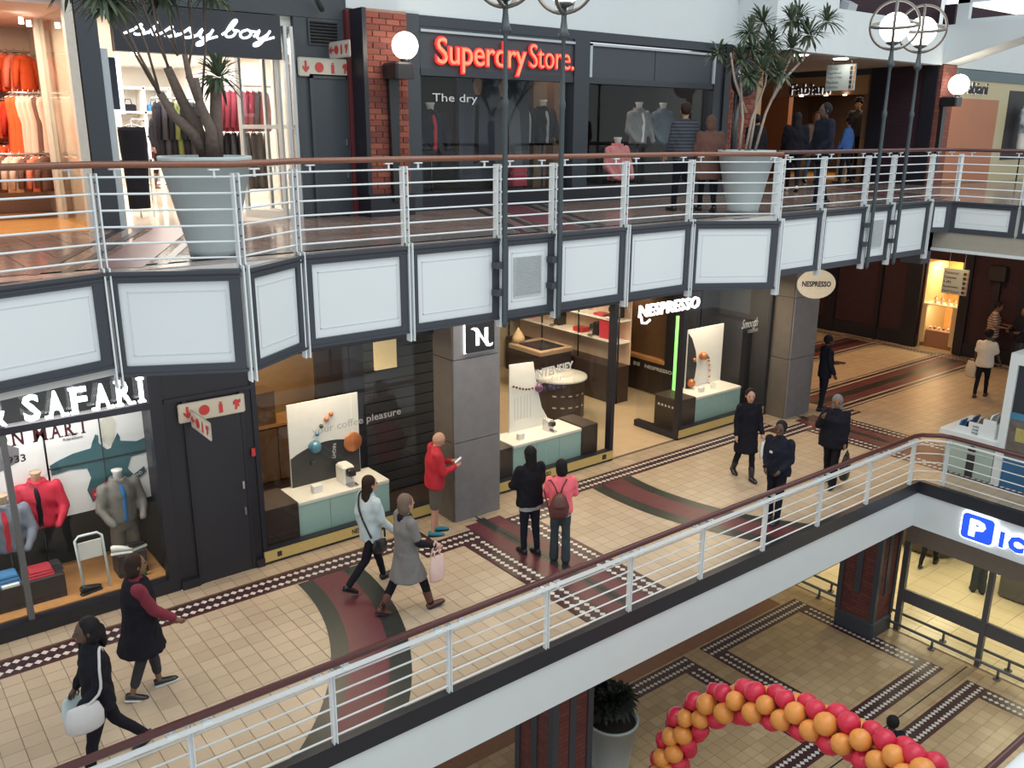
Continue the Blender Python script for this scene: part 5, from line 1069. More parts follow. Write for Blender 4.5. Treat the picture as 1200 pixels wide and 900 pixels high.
db = thing('directory_sign', 'pale blue hanging directory board in front of the left Fabiani sign', 'sign', (20, 12.7, 7.95)); box('board', (20.0, 12.38, 7.96), (20.05, 13.14, 8.55), M('directory_blue', (.36, .44, .47), .5), db)
for k, wd in enumerate(('Clicks', 'Terminal', 'Ten Fifty', 'Markets', 'Cinemas')): text('directory_line', wd, (19.995, 13.11, 8.44-.105*k), -Y, Z, .045*len(wd), .06, M('faint_print', (.16, .21, .25), .6), db, th=.004)
for k in range(5): box('directory_icon', (19.99, 12.45, 8.42-.105*k), (20, 12.51, 8.50-.105*k), ink, db); box('directory_stripe', (19.99, 12.38, 8.42-.105*k), (20, 12.42, 8.50-.105*k), M('orange_print', (.5, .2, .06), .5), db)
for yy in (12.5, 13.0): MB().tube([(20.02, yy, 8.55), (20.02, yy, 8.68)], .01, 6).build('hanger', chrome, db)
for k, yy in enumerate((15.6, 14.3)): box('shop_gate', (22.9, yy-.14, ZU), (23.0, yy+.14, 6.75), M('pale_oak', (.42, .30, .20), .5), None, label='pale upright security gate at the orange shop door, '+('left one' if k == 0 else 'right one'), cat='gate')

# ---- lamp standards on the gallery edge
def lamp_standard(lab, x, y, tilt=0.0):
    t = thing('street_lamp', lab, 'lamp', (x, y, 4.6)); pm = M('pole_teal_grey', (.060, .078, .088), .4, .2)
    MB().lathe([(0, 4.52), (.030, 4.55), (.034, 4.6), (.034, 7.25), (.044, 7.28), (.044, 7.34), (.029, 7.38), (.026, 8.08), (.06, 8.12), (.075, 8.15), (.05, 8.2), (.035, 8.32), (.03, 8.47), (0, 8.47)], (x, y, 0), 14).build('pole', pm, t)
    MB().ball((x, y, 8.76), .25, 20, 12).build('globe', M('opal_globe'), t)
    MB().lathe([(.03, 8.46), (.12, 8.50), (.10, 8.53), (0, 8.53)], (x, y, 0), 14).build('cup', pm, t)
    for k, (ax, tl_) in enumerate(((0, 0), (1, 0), (2, .25))):
        P3 = []
        for i in range(36):
            a = 2*PI*i/36; r = .40
            if ax == 0: p = Vector((r*math.cos(a), 0, r*math.sin(a)))
            elif ax == 1: p = Vector((0, r*math.cos(a), r*math.sin(a)))
            else: p = Vector((r*math.cos(a), r*math.sin(a), .22*r*math.cos(a)))
            p = Matrix.Rotation(.5, 3, 'Z') @ p; P3.append(Vector((x, y, 8.80))+p)
        MB().tube(P3, .025, 6, closed=True).build('ring', M('ring_bronze', (.16, .15, .14), .4, .5), t)
    MB().box((x-.12, y, 5.30), (x+.02, y+.12, 5.38)).build('clamp', darkf, t); MB().box((x-.12, y, 4.95), (x+.02, y+.12, 5.03)).build('clamp', darkf, t)
    return t
lamp_standard('left lamp post of the pair in front of the red neon sign', 6.87, 8.9); lamp_standard('right lamp post of the pair in front of the red neon sign', 7.79, 8.9); lamp_standard('left lamp post of the globe pair at upper right', 15.46, 8.9); lamp_standard('right lamp post of the globe pair at upper right', 16.40, 8.9)

# ---- planters with spiky trees
potm = M('pale_grey_pot', (.44, .50, .51), .5, var=.05, scale=5); soil = M('potting_soil', (.03, .022, .016), .95, var=.4, scale=40, bump=.8)
leafm = M('dracaena_leaf', (.075, .105, .062), .5, var=.6, scale=4); bark = M('grey_brown_bark', (.13, .095, .08), .9, var=.35, scale=25, bump=.7); bark2 = M('pale_bark', (.36, .29, .24), .85, var=.3, scale=25, bump=.5)
def rosette(m, c, r, n, seed, droop=.35, w_=.020):
    rr = random.Random(seed); c = Vector(c)
    for i in range(n):
        az = rr.uniform(0, 2*PI); el = rr.uniform(-.75, 1.35); L = r*rr.uniform(.75, 1.1)
        d = Vector((math.cos(az)*math.cos(el), math.sin(az)*math.cos(el), math.sin(el))); s = d.cross(Z)
        s = s.normalized() if s.length > .01 else X.copy()
        p0 = c+d*.02; p1 = c+d*L*.45+Z*.02; p2 = c+d*L*.8-Z*droop*L*.16; p3 = c+d*L*.98-Z*droop*L*.42; up = s.cross(d)*w_*.35
        m.add([p0-s*w_*.4, p0+s*w_*.4, p1+up*-1, p1-s*w_, p1+s*w_, p2-s*w_*.75, p2+s*w_*.75, p3], [(0, 1, 4, 2), (0, 2, 3), (3, 2, 5), (2, 6, 5), (2, 4, 6), (5, 6, 7)])
def planter(lab, c, rt, rb, h, base=True):
    t = thing('planter', lab, 'planter', c); x, y, z = c
    MB().lathe([(0, .03), (rb, .03), (rb*1.0, .08), (rt*.97, h-.05), (rt, h-.05), (rt, h), (rt*.93, h), (rt*.90, h-.07), (0, h-.07)], c, 32).build('pot', potm, t)
    MB().lathe([(0, h-.06), (rt*.89, h-.06)], c, 24).build('soil', soil, t)
    if base: MB().lathe([(0, -.0), (rb*.98, -.0), (rb*.98, .12), (0, .12)], c, 28).build('plinth_ring', M('mirror_plinth', (.25, .27, .28), .15, .9), t)
    return t
def tree(lab, base, stems, ros, mat, nleaf=80, parent_lab='tree'):
    t = thing('potted_tree', lab, 'plant', base)
    for pts, r0, r1 in stems: n = len(pts); MB().tube(pts, [r0+(r1-r0)*i/(n-1) for i in range(n)], 8).build('stem', mat, t)
    for i, (c, r) in enumerate(ros): m = MB(); rosette(m, c, r, nleaf, i*7+3); m.build('leaf_rosette', leafm, t, kind='stuff')
    return t
planter('tall pale grey tapered planter in the left gallery bay', (3.40, 9.62, ZU), .48, .25, 1.06)
planter('tall pale grey tapered planter in the right gallery bay', (12.55, 9.62, ZU), .48, .27, 1.04)
by = 9.62; b0 = (3.42, by, 6.7)
T = lambda px, pz, dy=0: (px, by+dy, pz)
S1 = [([b0, T(3.30, 6.95), T(3.12, 7.12), T(3.0, 7.34)], .070, .040), ([b0, T(3.38, 7.0, .1), T(3.24, 7.3, .1), T(3.13, 7.6, .1)], .080, .045), ([T(3.45, 6.7, -.1), T(3.45, 7.0, -.1), T(3.36, 7.25, -.1), T(3.34, 7.5, -.1)], .075, .035), ([T(3.52, 6.7), T(3.55, 7.05), T(3.58, 7.42)], .080, .060), ([T(3.36, 7.25, -.1), T(3.28, 7.5, -.1), T(3.25, 7.72, -.1)], .045, .028)]
thin = [(3.0, 7.34, 2.62, 8.1), (3.0, 7.32, 2.50, 8.15), (3.01, 7.34, 2.75, 8.2), (3.13, 7.6, 2.85, 8.3), (3.13, 7.6, 3.0, 8.4), (3.25, 7.72, 3.02, 8.25), (3.25, 7.72, 3.17, 8.4), (3.34, 7.5, 3.27, 8.35), (3.34, 7.5, 3.44, 8.3), (3.45, 7.1, 3.63, 8.5)]
for k, (xa, za, xb, zb_) in enumerate(thin): S1.append(([T(xa, za, .02*k), T((xa*.45+xb*.55)+.04*math.sin(k), za*.5+zb_*.5, .03*k-.1), T(xb, zb_, .05*k-.2)], .014, .010))
R1 = [(T(3.62, 7.52), .34), (T(2.50, 8.2, -.2), .40), (T(2.62, 8.15), .36), (T(2.75, 8.3, .2), .38), (T(2.9, 8.42, -.1), .36), (T(3.02, 8.5, .1), .34), (T(3.18, 8.3, .2), .32), (T(3.42, 8.42, -.1), .34), (T(3.65, 8.35, .1), .30), (T(3.86, 8.62, .1), .36), (T(2.35, 8.35, .2), .36)]
tree('spiky dragon tree with thick brown branches in the left bay planter', (3.42, by, 6.68), S1, R1, bark, 80)
c2 = lambda px, pz, dy=0: (px, 9.62+dy, pz)
S2 = [([c2(12.35, 6.62), c2(12.38, 7.2), c2(12.25, 7.8), c2(12.3, 8.2)], .024, .016), ([c2(12.5, 6.62), c2(12.62, 7.2), c2(12.9, 7.75), c2(12.95, 8.3)], .024, .016), ([c2(12.6, 6.62), c2(12.68, 7.1), c2(12.72, 7.8), c2(12.6, 8.6)], .024, .016), ([c2(12.75, 6.62), c2(12.98, 7.3), c2(13.35, 7.9), c2(13.6, 8.3)], .024, .016), ([c2(13.1, 7.5), c2(13.4, 7.85), c2(13.9, 8.2), c2(14.05, 8.55)], .026, .018), ([c2(12.45, 7.3), c2(12.1, 7.8), c2(11.95, 8.2)], .024, .016)]
R2 = [(c2(12.2, 8.1), .36), (c2(11.88, 8.2, .2), .30), (c2(12.46, 8.3), .38), (c2(12.55, 7.95, -.2), .36), (c2(12.9, 8.2), .38), (c2(12.85, 7.8, .2), .32), (c2(13.15, 7.95, -.1), .36), (c2(13.55, 8.35), .36), (c2(13.25, 8.45, .2), .34), (c2(14.0, 8.6), .40), (c2(12.72, 8.7), .40), (c2(12.15, 8.5, -.2), .34), (c2(13.8, 8.85, .1), .40), (c2(14.5, 8.85), .38), (c2(12.3, 7.85, -.1), .3), (c2(13.2, 8.75, -.2), .36)]
tree('spiky dragon tree with thin pale stems in the right bay planter', (12.55, 9.62, 6.65), S2, R2, bark2, 60)

# ---- lower level: brick pillars, planter, bumper rails, balloon arch, supermarket sign
def low_pillar(lab, x0, x1, y0, y1):
    t = thing('brick_pillar', lab, 'pillar', ((x0+x1)/2, (y0+y1)/2, ZL))
    box('brick_shaft', (x0+.04, y0+.04, ZL), (x1-.04, y1-.04, -1.0), redbrick_low, t); MB().bbox((x0, y0, ZL), (x1, y1, ZL+.40), .05).build('base_block', darkf, t)
    for a, b in (((x0+.01, y0+.01), (x0+.13, y0+.13)), ((x1-.13, y0+.01), (x1-.01, y0+.13)), ((x0+.01, y1-.13), (x0+.13, y1-.01))): box('corner_steel', (*a, ZL+.4), (*b, -1.0), darkf, t)
    cx, cy = (x0+x1)/2, (y0+y1)/2; box('steel_slot', (cx-.07, y0+.02, -3.3), (cx+.07, y0+.06, -1.0), darkf, t); box('steel_slot', (x0+.02, cy-.07, -3.3), (x0+.06, cy+.07, -1.0), darkf, t); return t
low_pillar('dark brick pillar on the lower floor beside the supermarket window', 17.68, 18.55, 9.0, 10.0); low_pillar('brick pillar on the lower floor at the bottom centre, beside the dark plant pot', 7.95, 8.85, 9.0, 10.0)
lpot = M('dim_grey_pot', (.20, .22, .23), .5, var=.05)
pt2 = planter('large grey pot with a dark bushy plant on the lower floor', (9.95, 9.65, ZL), .48, .34, 1.05, False)
tp = thing('potted_tree', 'dark bushy plant in the lower floor pot', 'plant', (9.95, 9.65, ZL+1.0)); r_ = random.Random(4)
for k in range(9):
    a = 2*PI*k/9; m = MB(); rosette(m, (9.95+.22*math.cos(a), 9.65+.22*math.sin(a)+.1, ZL+1.3+.2*r_.random()), .36, 60, 90+k, .5, .045); m.build('leaf_rosette', M('dark_leaf', (.012, .02, .014), .6, var=.4), tp, kind='stuff')
    MB().tube([(9.95+.05*math.cos(a), 9.65+.05*math.sin(a), ZL+1.0), (9.95+.22*math.cos(a), 9.65+.22*math.sin(a)+.1, ZL+1.35)], .02, 6).build('stem', bark, tp)
for nm, xx, lab in (('bumper_rail', 18.42, 'low steel bumper rail outside the supermarket glass'), ('bumper_rail', 18.95, 'low steel bumper rail inside the supermarket glass')):
    t = thing(nm, lab, 'rail', (xx, 9, ZL)); MB().tube([(xx, 3, ZL+.24), (xx, 12.6, ZL+.24)], .035, 8).build('bar', greyfr, t)
    for k in range(7): yy = 12.3-1.45*k; MB().tube([(xx, yy, ZL+.02), (xx, yy, ZL+.24)], .03, 8).build('leg', greyfr, t); MB().lathe([(0, 0), (.08, 0), (.08, .02), (0, .02)], (xx, yy, ZL), 10).build('foot_plate', greyfr, t)
cr = thing('checkout_counter', 'dark curved counter just inside the supermarket glass, behind the walking legs', 'counter', (22.9, 10.6, ZL)); MB().lathe([(0, .08), (.9, .08), (.95, .5), (.98, 1.1), (0, 1.1)], (23.6, 10.6, ZL), 24).build('cladding', M('counter_brown', (.12, .10, .085), .5), cr); MB().lathe([(0, 1.1), (1.02, 1.1), (1.02, 1.16), (0, 1.16)], (23.6, 10.6, ZL), 24).build('worktop', darkf, cr)
c3 = thing('checkout_counter', 'long dark checkout desk at the right behind the grey mullion', 'counter', (22.5, 7, ZL)); MB().bbox((22.1, 4.5, ZL+.05), (23.2, 8.15, ZL+.95), .04).build('cladding', greyfr, c3); MB().bbox((22.05, 4.45, ZL+.95), (23.25, 8.2, ZL+1.0), .02).build('worktop', darkf, c3)
bl = M('royal_blue_sign', (.015, .07, .62), .4, emit=.75, ecol=(.02, .11, .9), var=0)
pk = thing('supermarket_sign', 'blue and white lit letters P ic on the white fascia at the right edge', 'sign', (17.3, 6.5, -.9))
def rrect(a, b, r, n=5):
    pts = []
    for cx, cy, s in ((b[0]-r, b[1]-r, 0), (a[0]+r, b[1]-r, 1), (a[0]+r, a[1]+r, 2), (b[0]-r, a[1]+r, 3)):
        for k in range(n+1): t_ = PI/2*(s+k/n); pts.append((cx+r*math.cos(t_), cy+r*math.sin(t_)))
    return pts
xs = 17.30
MB().prism(rrect((.0, -.88), (.68, -.28), .10), (xs, 7.26, 0), -Y, Z, .03).build('glow_backing', neon, pk)
MB().prism(rrect((.035, -.845), (.645, -.315), .08), (xs-.03, 7.26, 0), -Y, Z, .03).build('blue_square', bl, pk)
text('letter', 'P', (xs-.06, 7.07, -.76), -Y, Z, .31, .36, neon, pk, th=.02, bold=.05)
for s, y0, wd, hh in (('i', 6.49, .085, .33), ('c', 6.33, .30, .33), ('k', 5.98, .28, .33)):
    text('letter_halo', 'l' if s == 'i' else s.upper(), (xs-.01, y0+.02, -.82), -Y, Z, wd+.05, hh+.05, neon, pk, th=.02, bold=.10); text('letter', 'l' if s == 'i' else s.upper(), (xs-.035, y0, -.80), -Y, Z, wd, hh, bl, pk, th=.02, bold=.075)
# balloon arch
ba = thing('balloon_arch', 'arch of red and orange balloons at the bottom right, on the lower floor', 'balloons', (9.95, 8.2, ZL))
bo = M('orange_balloon', (.72, .28, .06), .35, var=.04); brd = M('crimson_balloon', (.60, .02, .06), .35, var=.04)
path = [(9.95, 8.32, -4.1), (9.92, 8.27, -3.6), (9.9, 8.2, -3.13), (10.05, 8.08, -2.55), (10.2, 7.7, -1.98), (10.18, 6.9, -1.45), (10.15, 6.15, -1.2), (10.05, 5.4, -1.0), (9.92, 4.6, -.85), (9.8, 4.0, -.75), (9.7, 3.2, -.9)]
def on_path(t_):
    f = t_*(len(path)-1); i = min(int(f), len(path)-2); return Vector(path[i]).lerp(Vector(path[i+1]), f-i), (Vector(path[i+1])-Vector(path[i])).normalized()
rb_ = random.Random(11); mo = {}; n = 30
for k in range(n):
    p, d = on_path(k/(n-1)); sx = d.cross(X).normalized(); sy = d.cross(sx)
    for q in range(4):
        a = 2*PI*q/4+k*.75; c = p+(X*math.cos(a)+d.cross(X).normalized()*math.sin(a))*.19
        col = bo if (q+(k//2)) % 2 == 0 else brd; s = rb_.uniform(.92, 1.08)
        if col not in mo:
            b = MB().lathe([(0, -.20), (.012, -.19), (.02, -.175), (.06, -.15), (.115, -.09), (.15, -.01), (.155, .05), (.13, .11), (.08, .15), (0, .168)], (0, 0, 0), 14).build('balloon', col, ba, local=False)
            b.data.transform(Matrix.Translation(-(WM[ba].inverted() @ Vector((0, 0, 0))))); mo[col] = b
        else: b = mo[col].copy(); COL.objects.link(b); b.parent = ba
        b.location = WM[ba].inverted() @ (c*SC); b.rotation_euler = (c-p).to_track_quat('Z', 'Y').to_euler(); b.scale = (s, s, s)
MB().tube([(path[0][0], path[0][1], ZL)]+path[1:], .02, 6).build('frame_tube', chrome, ba); MB().lathe([(0, 0), (.3, 0), (.3, .03), (0, .03)], (9.95, 8.32, ZL), 16).build('base_plate', darkf, ba)
# ================================================================ people
skins = {'dark': M('skin_deep', (.085, .042, .028), .55, var=.06), 'brown': M('skin_brown', (.20, .10, .06), .55, var=.06), 'tan': M('skin_tan', (.40, .22, .145), .55, var=.05), 'fair': M('skin_fair', (.52, .29, .205), .55, var=.05)}
hairm = {'black': M('hair_black', (.012, .011, .013), .6, var=.3, scale=60, spec=.15), 'dark': M('hair_dark_brown', (.030, .018, .014), .6, var=.3, scale=60, spec=.15), 'brown': M('hair_brown', (.085, .048, .032), .55, var=.3, scale=60), 'ash': M('hair_ash_brown', (.14, .095, .07), .6, var=.3, scale=60)}
eye_m = M('eye_dark', (.02, .015, .015), .25); lip_m = M('lip', (.28, .10, .08), .5)
PEND = []; EXTRA = {}; VOX = [1.0]
def cap(m, p, q, r0, r1, n=10):
    p, q = Vector(p), Vector(q); d = (q-p); d = d.normalized() if d.length > 1e-6 else Vector((0, 0, 1))
    m.tube([p-d*r0, p-d*r0*.86, p-d*r0*.5, p, q, q+d*r1*.5, q+d*r1*.86, q+d*r1], [r0*.06, r0*.5, r0*.86, r0, r1, r1*.86, r1*.5, r1*.06], n)
def ellipsoid(m, c, f, r, u, rf, rr, ru, n=12, k=8):
    c = Vector(c); vs = []; fs = []
    for i in range(k+1):
        a = PI*i/k
        for j in range(n): b = 2*PI*j/n; vs.append(c+r*(rr*math.sin(a)*math.cos(b))+f*(rf*math.sin(a)*math.sin(b))-u*(ru*math.cos(a)))
    for i in range(k):
        for j in range(n): fs.append((i*n+j, i*n+(j+1) % n, (i+1)*n+(j+1) % n, (i+1)*n+j))
    m.add(vs, fs, True)
def loft(m, rings, n=16):
    """rings: (centre, right axis, forward axis, rx, ry)"""
    vs = []; fs = []
    for c, rx_, fy_, a, b in rings:
        for k in range(n): t = 2*PI*k/n; vs.append(Vector(c)+Vector(rx_)*(a*math.cos(t))+Vector(fy_)*(b*math.sin(t)))
    N = len(rings)
    for i in range(N-1):
        for k in range(n): fs.append((i*n+k, i*n+(k+1) % n, (i+1)*n+(k+1) % n, (i+1)*n+k))
    fs.append(tuple(range(n-1, -1, -1))); fs.append(tuple((N-1)*n+k for k in range(n))); m.add(vs, fs, True)
def pend(m, name, mat, parent, voxel, smooth=4, fold=0.0, extra=None, label=None):
    o = m.build(name, mat, parent, local=True, label=label)
    r = o.modifiers.new('r', 'REMESH'); r.mode = 'VOXEL'; r.voxel_size = voxel*VOX[0]; r.use_smooth_shade = True
    s = o.modifiers.new('s', 'SMOOTH'); s.factor = .5; s.iterations = smooth
    PEND.append((o, fold)); 
    if extra is not None: EXTRA[o] = extra
    return o
def finish_people():
    bpy.context.view_layer.update(); dg = bpy.context.evaluated_depsgraph_get(); out = []
    for o, fold in PEND: out.append((o, fold, bpy.data.meshes.new_from_object(o.evaluated_get(dg))))
    for o, fold, me in out:
        if fold:
            n = len(me.vertices); co = np.empty(n*3, 'f'); me.vertices.foreach_get('co', co); nr = np.empty(n*3, 'f'); me.vertex_normals.foreach_get('vector', nr); co = co.reshape(-1, 3); nr = nr.reshape(-1, 3); ph = (len(out)*.37+n*.013) % 6.28
            x_, y_, z_ = co[:, 0]*19, co[:, 1]*19, co[:, 2]*11
            dsp = np.sin(x_*1.1+z_*1.7+ph+1.3*np.sin(z_*.9-y_*1.2))*np.sin(y_*1.3-z_*.8+ph*2)+.5*np.sin(x_*2.7-y_*2.2+z_*2.9+ph*3)
            co = co+nr*(dsp*fold*.55)[:, None]; me.vertices.foreach_set('co', co.ravel()); me.update()
        if o in EXTRA:
            e = EXTRA[o]; bm = bmesh.new(); bm.from_mesh(me); vv = [bm.verts.new(p) for p in e.v]
            for f in e.f:
                try: bm.faces.new([vv[i] for i in f])
                except ValueError: pass
            bm.to_mesh(me); bm.free()
        for p in me.polygons: p.use_smooth = True
        o.modifiers.clear(); old = o.data; mats = list(old.materials); o.data = me
        if not me.materials:
            for mm in mats: me.materials.append(mm)
        bpy.data.meshes.remove(old)
def figure(label, loc, heading, h=1.70, skin='tan', hair=('short', 'black'), top=None, bottom=None, shoe=None, sleeve='long', hem=.10, coat=None, legs=((8, 4), (-8, 10)), arms=((8, 10, 20, 0), (-8, 10, 20, 0)),
           lean=0, turn=0, nod=0, bw=1.0, trouser='long', collar=True, shirt=None, topmat2=None, boots=None, wide=1.0, skirt=None, lower_only=False, z=0.0, voxk=1.0):
    """pose: legs = (thigh forward deg, knee bend deg) for left, right; arms = (forward, outward, elbow bend, inward) for left, right"""
    t = thing('person', label, 'person', (loc[0], loc[1], loc[2] if len(loc) > 2 else 0), math.radians(heading-90)); s = h/1.72; R_ = math.radians
    Xl, Yl, Zl = Vector((1, 0, 0)), Vector((0, 1, 0)), Vector((0, 0, 1))
    hip = Vector((0, 0, 0)); L = []
    for sgn, (a, b) in zip((-1, 1), legs):
        a, b = R_(a), R_(b); hp = hip+Vector((sgn*.085*s, 0, -.03*s)); kn = hp+Vector((sgn*.008, math.sin(a), -math.cos(a)))*(.42*s); c = a-b; an = kn+Vector((0, math.sin(c), -math.cos(c)))*(.42*s); L.append([hp, kn, an, c])
    lo = min(l[2].z for l in L); dz = Vector((0, 0, -lo+.085*s)); hip = hip+dz
    for l in L: l[0] = l[0]+dz; l[1] = l[1]+dz; l[2] = l[2]+dz
    ln = R_(lean); ax = Vector((0, math.sin(ln), math.cos(ln))); fw = Vector((0, math.cos(ln), -math.sin(ln)))
    sp = lambda d: hip+ax*(d*s)
    neck = sp(.545); tn, nd = R_(turn), R_(nod); s0 = s
    hf = Matrix.Rotation(tn, 3, 'Z') @ Vector((0, math.cos(nd), -math.sin(nd))); hr = Matrix.Rotation(tn, 3, 'Z') @ Xl; hu = hr.cross(hf)
    hc = neck+ax*(.075*s)+hu*(.080*s)+hf*(.025*s); hd = s*1.10
    A = []
    for sgn, (f, o_, e, i) in zip((-1, 1), arms):
        f, o_, e, i = R_(f+lean*.5), R_(o_), R_(e), R_(i); sh = sp(.47)+Xl*(sgn*.175*s*bw); d1 = Vector((sgn*math.sin(o_), math.sin(f)*math.cos(o_), -math.cos(f)*math.cos(o_))); el = sh+d1*(.29*s)
        d2 = Vector((sgn*math.sin(o_)*.5-sgn*math.sin(i), math.sin(f+e), -math.cos(f+e))).normalized(); wr = el+d2*(.245*s); A.append((sh, el, wr, d2))
    # body: one continuous surface
    b = MB(); x = MB()
    loft(b, [(sp(-.09), Xl, fw, .12*s*bw, .085*s), (sp(.0), Xl, fw, .15*s*bw, .10*s), (sp(.18), Xl, fw, .125*s*bw, .088*s), (sp(.36), Xl, fw, .15*s*bw, .10*s), (sp(.47), Xl, fw, .15*s*bw, .08*s), (sp(.54), Xl, fw, .06*s, .055*s)])
    for hp, kn, an, c in L:
        cap(b, hp, kn, .078*s*bw, .052*s); cap(b, kn, an-Zl*.015, .054*s, .034*s)
    for sh, el, wr, d2 in A:
        cap(b, sh, el, .046*s*bw, .036*s); cap(b, el, wr, .037*s, .026*s); pe = wr+d2*(.075*s); cap(b, wr, pe, .028*s, .032*s, 8)
        side = Xl if abs(d2.dot(Xl)) < .8 else Yl; side = (side-d2*side.dot(d2)).normalized(); nn = d2.cross(side)
        inn = -1 if sh.x > 0 else 1
        for k, (ofs, ln_) in enumerate(((-.024, .062), (-.008, .074), (.008, .070), (.024, .054))):
            p0 = pe+nn*(ofs*s); p1 = p0+d2*(ln_*.55*s); p2 = p1+(d2*.75+side*(inn*.65)).normalized()*(ln_*.45*s); x.tube([p0, p1, p2], [.0088*s, .008*s, .0065*s], 6)
        th = wr+d2*(.02*s)+side*(inn*.0)+nn*(.026*s); x.tube([th, th+(d2*.6+nn*.5+side*inn*.4).normalized()*.035*s, th+(d2*.9+nn*.3+side*inn*.4).normalized()*.065*s], [.011*s, .0095*s, .007*s], 6)
    cap(b, neck-ax*.03*s, hc-hu*.05*s, .05*s, .048*s)
    ellipsoid(b, hc, hf, hr, hu, .094*hd, .074*hd, .10*hd); ellipsoid(b, hc+hf*.026*hd-hu*.058*hd, hf, hr, hu, .066*hd, .057*hd, .066*hd)
    cap(b, hc+hf*.092*hd-hu*.004*hd, hc+hf*.108*hd-hu*.036*hd, .010*hd, .015*hd, 8)
    for sg in (-1, 1): ellipsoid(x, hc+hr*(sg*.075*hd)-hu*.015*hd-hf*.008*hd, hf, hr, hu, .018*hd, .010*hd, .030*hd, 8, 6)
    body = pend(b, 'body', skins[skin], t, .0125, 3, extra=x)
    e = MB()
    for sg in (-1, 1): ellipsoid(e, hc+hf*.082*hd+hr*(sg*.030*hd)-hu*.004*hd, hf, hr, hu, .012*hd, .013*hd, .009*hd, 8, 6)
    if not lower_only:
        e.build('eyes', eye_m, t, local=True, kind='stuff'); e = MB(); ellipsoid(e, hc+hf*.086*hd-hu*.068*hd, hf, hr, hu, .012*hd, .022*hd, .007*hd, 8, 5); e.build('mouth', lip_m, t, local=True)
    # trousers or shorts
    if bottom:
        m = MB(); loft(m, [(sp(-.10), Xl, fw, .125*s*bw, .10*s), (sp(-.02), Xl, fw, .17*s*bw, .122*s), (sp(.10), Xl, fw, .150*s*bw, .108*s)])
        for hp, kn, an, c in L:
            cap(m, hp, kn if trouser != 'shorts' else hp.lerp(kn, .93), .094*s*bw, (.07 if trouser == 'wide' else (.085 if trouser == 'shorts' else .066))*s)
            if trouser == 'long': cap(m, kn, an-Zl*.0, .066*s, .050*s)
            if trouser == 'wide': cap(m, kn, an-Zl*.01, .072*s, .080*s)
            if trouser == 'cropped': cap(m, kn, kn.lerp(an, .72), .068*s, .056*s)
            if trouser == 'tight': cap(m, kn, an, .063*s, .048*s)
        pend(m, 'trousers' if trouser != 'shorts' else 'shorts', bottom, t, .015, 4, .007)
    # shoes
    for hp, kn, an, c in L:
        if not shoe: break
        p = max(-.6, min(.5, c)); f2 = Vector((0, math.cos(p*.8), math.sin(p*.8))); u2 = Vector((0, -f2.z, f2.y)); b0_ = an-u2*.075*s; m = MB()
        st = [(-.065, .030, .075), (-.045, .040, .085), (.0, .042, .085), (.07, .044, .062), (.13, .046, .050), (.18, .036, .038), (.205, .012, .02)]
        loft(m, [(b0_+f2*(y*s)+u2*(hh*.5*s), Xl, u2, ww*s, hh*.5*s) for y, ww, hh in st], 10)
        sh_ = m.build('shoe' if not boots else 'boot', shoe, t, local=True)
        if boots: m = MB(); cap(m, an+(kn-an)*.0, an.lerp(kn, boots), .052*s, .062*s); m.build('boot_shaft', shoe, sh_, local=True)
        m = MB(); loft(m, [(b0_+f2*(y*s)-u2*(.006*s), Xl, u2, (ww+.004)*s, .012*s) for y, ww, hh in st], 10); m.build('sole', topmat2 if topmat2 else charc, sh_, local=True)
    # jacket, coat or shirt
    if top:
        m = MB(); wide = wide*1.08; w_ = bw*wide
        loft(m, [(sp(-hem), Xl, fw, .178*s*w_, .132*s*wide), (sp(.0), Xl, fw, .178*s*w_, .130*s*wide), (sp(.16), Xl, fw, .162*s*w_, .122*s*wide), (sp(.34), Xl, fw, .178*s*w_, .128*s*wide), (sp(.45), Xl, fw, .178*s*w_, .105*s), (sp(.515), Xl, fw, .115*s*bw, .085*s), (sp(.56), Xl, fw, .062*s, .06*s)])
        for sh, el, wr, d2 in A:
            if sleeve == 'none': cap(m, sh, sh.lerp(el, .15), .07*s*bw, .06*s); continue
            cap(m, sh, el if sleeve != 'short' else sh.lerp(el, .72), .074*s*bw, .066*s)
            if sleeve == 'long': cap(m, el, el.lerp(wr, .93), .064*s, .050*s)
        if coat:
            rings = []
            for k in range(6):
                q = k/5; zz = hip.z+.02*s-coat*s*q; pts = []
                for hp, kn, an, c in L:
                    if zz > kn.z: f_ = (hp.z-zz)/max(.01, hp.z-kn.z); pts.append(hp.lerp(kn, max(-.2, f_)))
                    else: pts.append(kn.lerp(an, min(1, (kn.z-zz)/max(.01, kn.z-an.z))))
                cc = (pts[0]+pts[1])/2; dy = abs(pts[0].y-pts[1].y)/2; rings.append((Vector((0, cc.y*.8, zz)), Xl, Yl, (.185+.03*q)*s*w_, (.135+.02*q)*s+dy*.75))
            loft(m, rings[::-1])
        if collar: m.lathe([(.058*s, -.02), (.070*s, .0), (.072*s, .035*s), (.060*s, .04*s), (.04*s, .0)], tuple(sp(.545)), 14)
        pend(m, 'coat' if coat else 'jacket', top, t, .016, 4, .010)
        if shirt: m = MB(); loft(m, [(sp(-hem-.075), Xl, fw, .174*s*bw, .128*s), (sp(-hem+.02), Xl, fw, .170*s*bw, .125*s)]); pend(m, 'shirt_hem', shirt, t, .016, 2, .006)
    # hair
    if lower_only: return t, hc, A, L
    st, hm = hair; m = MB(); back = -hf
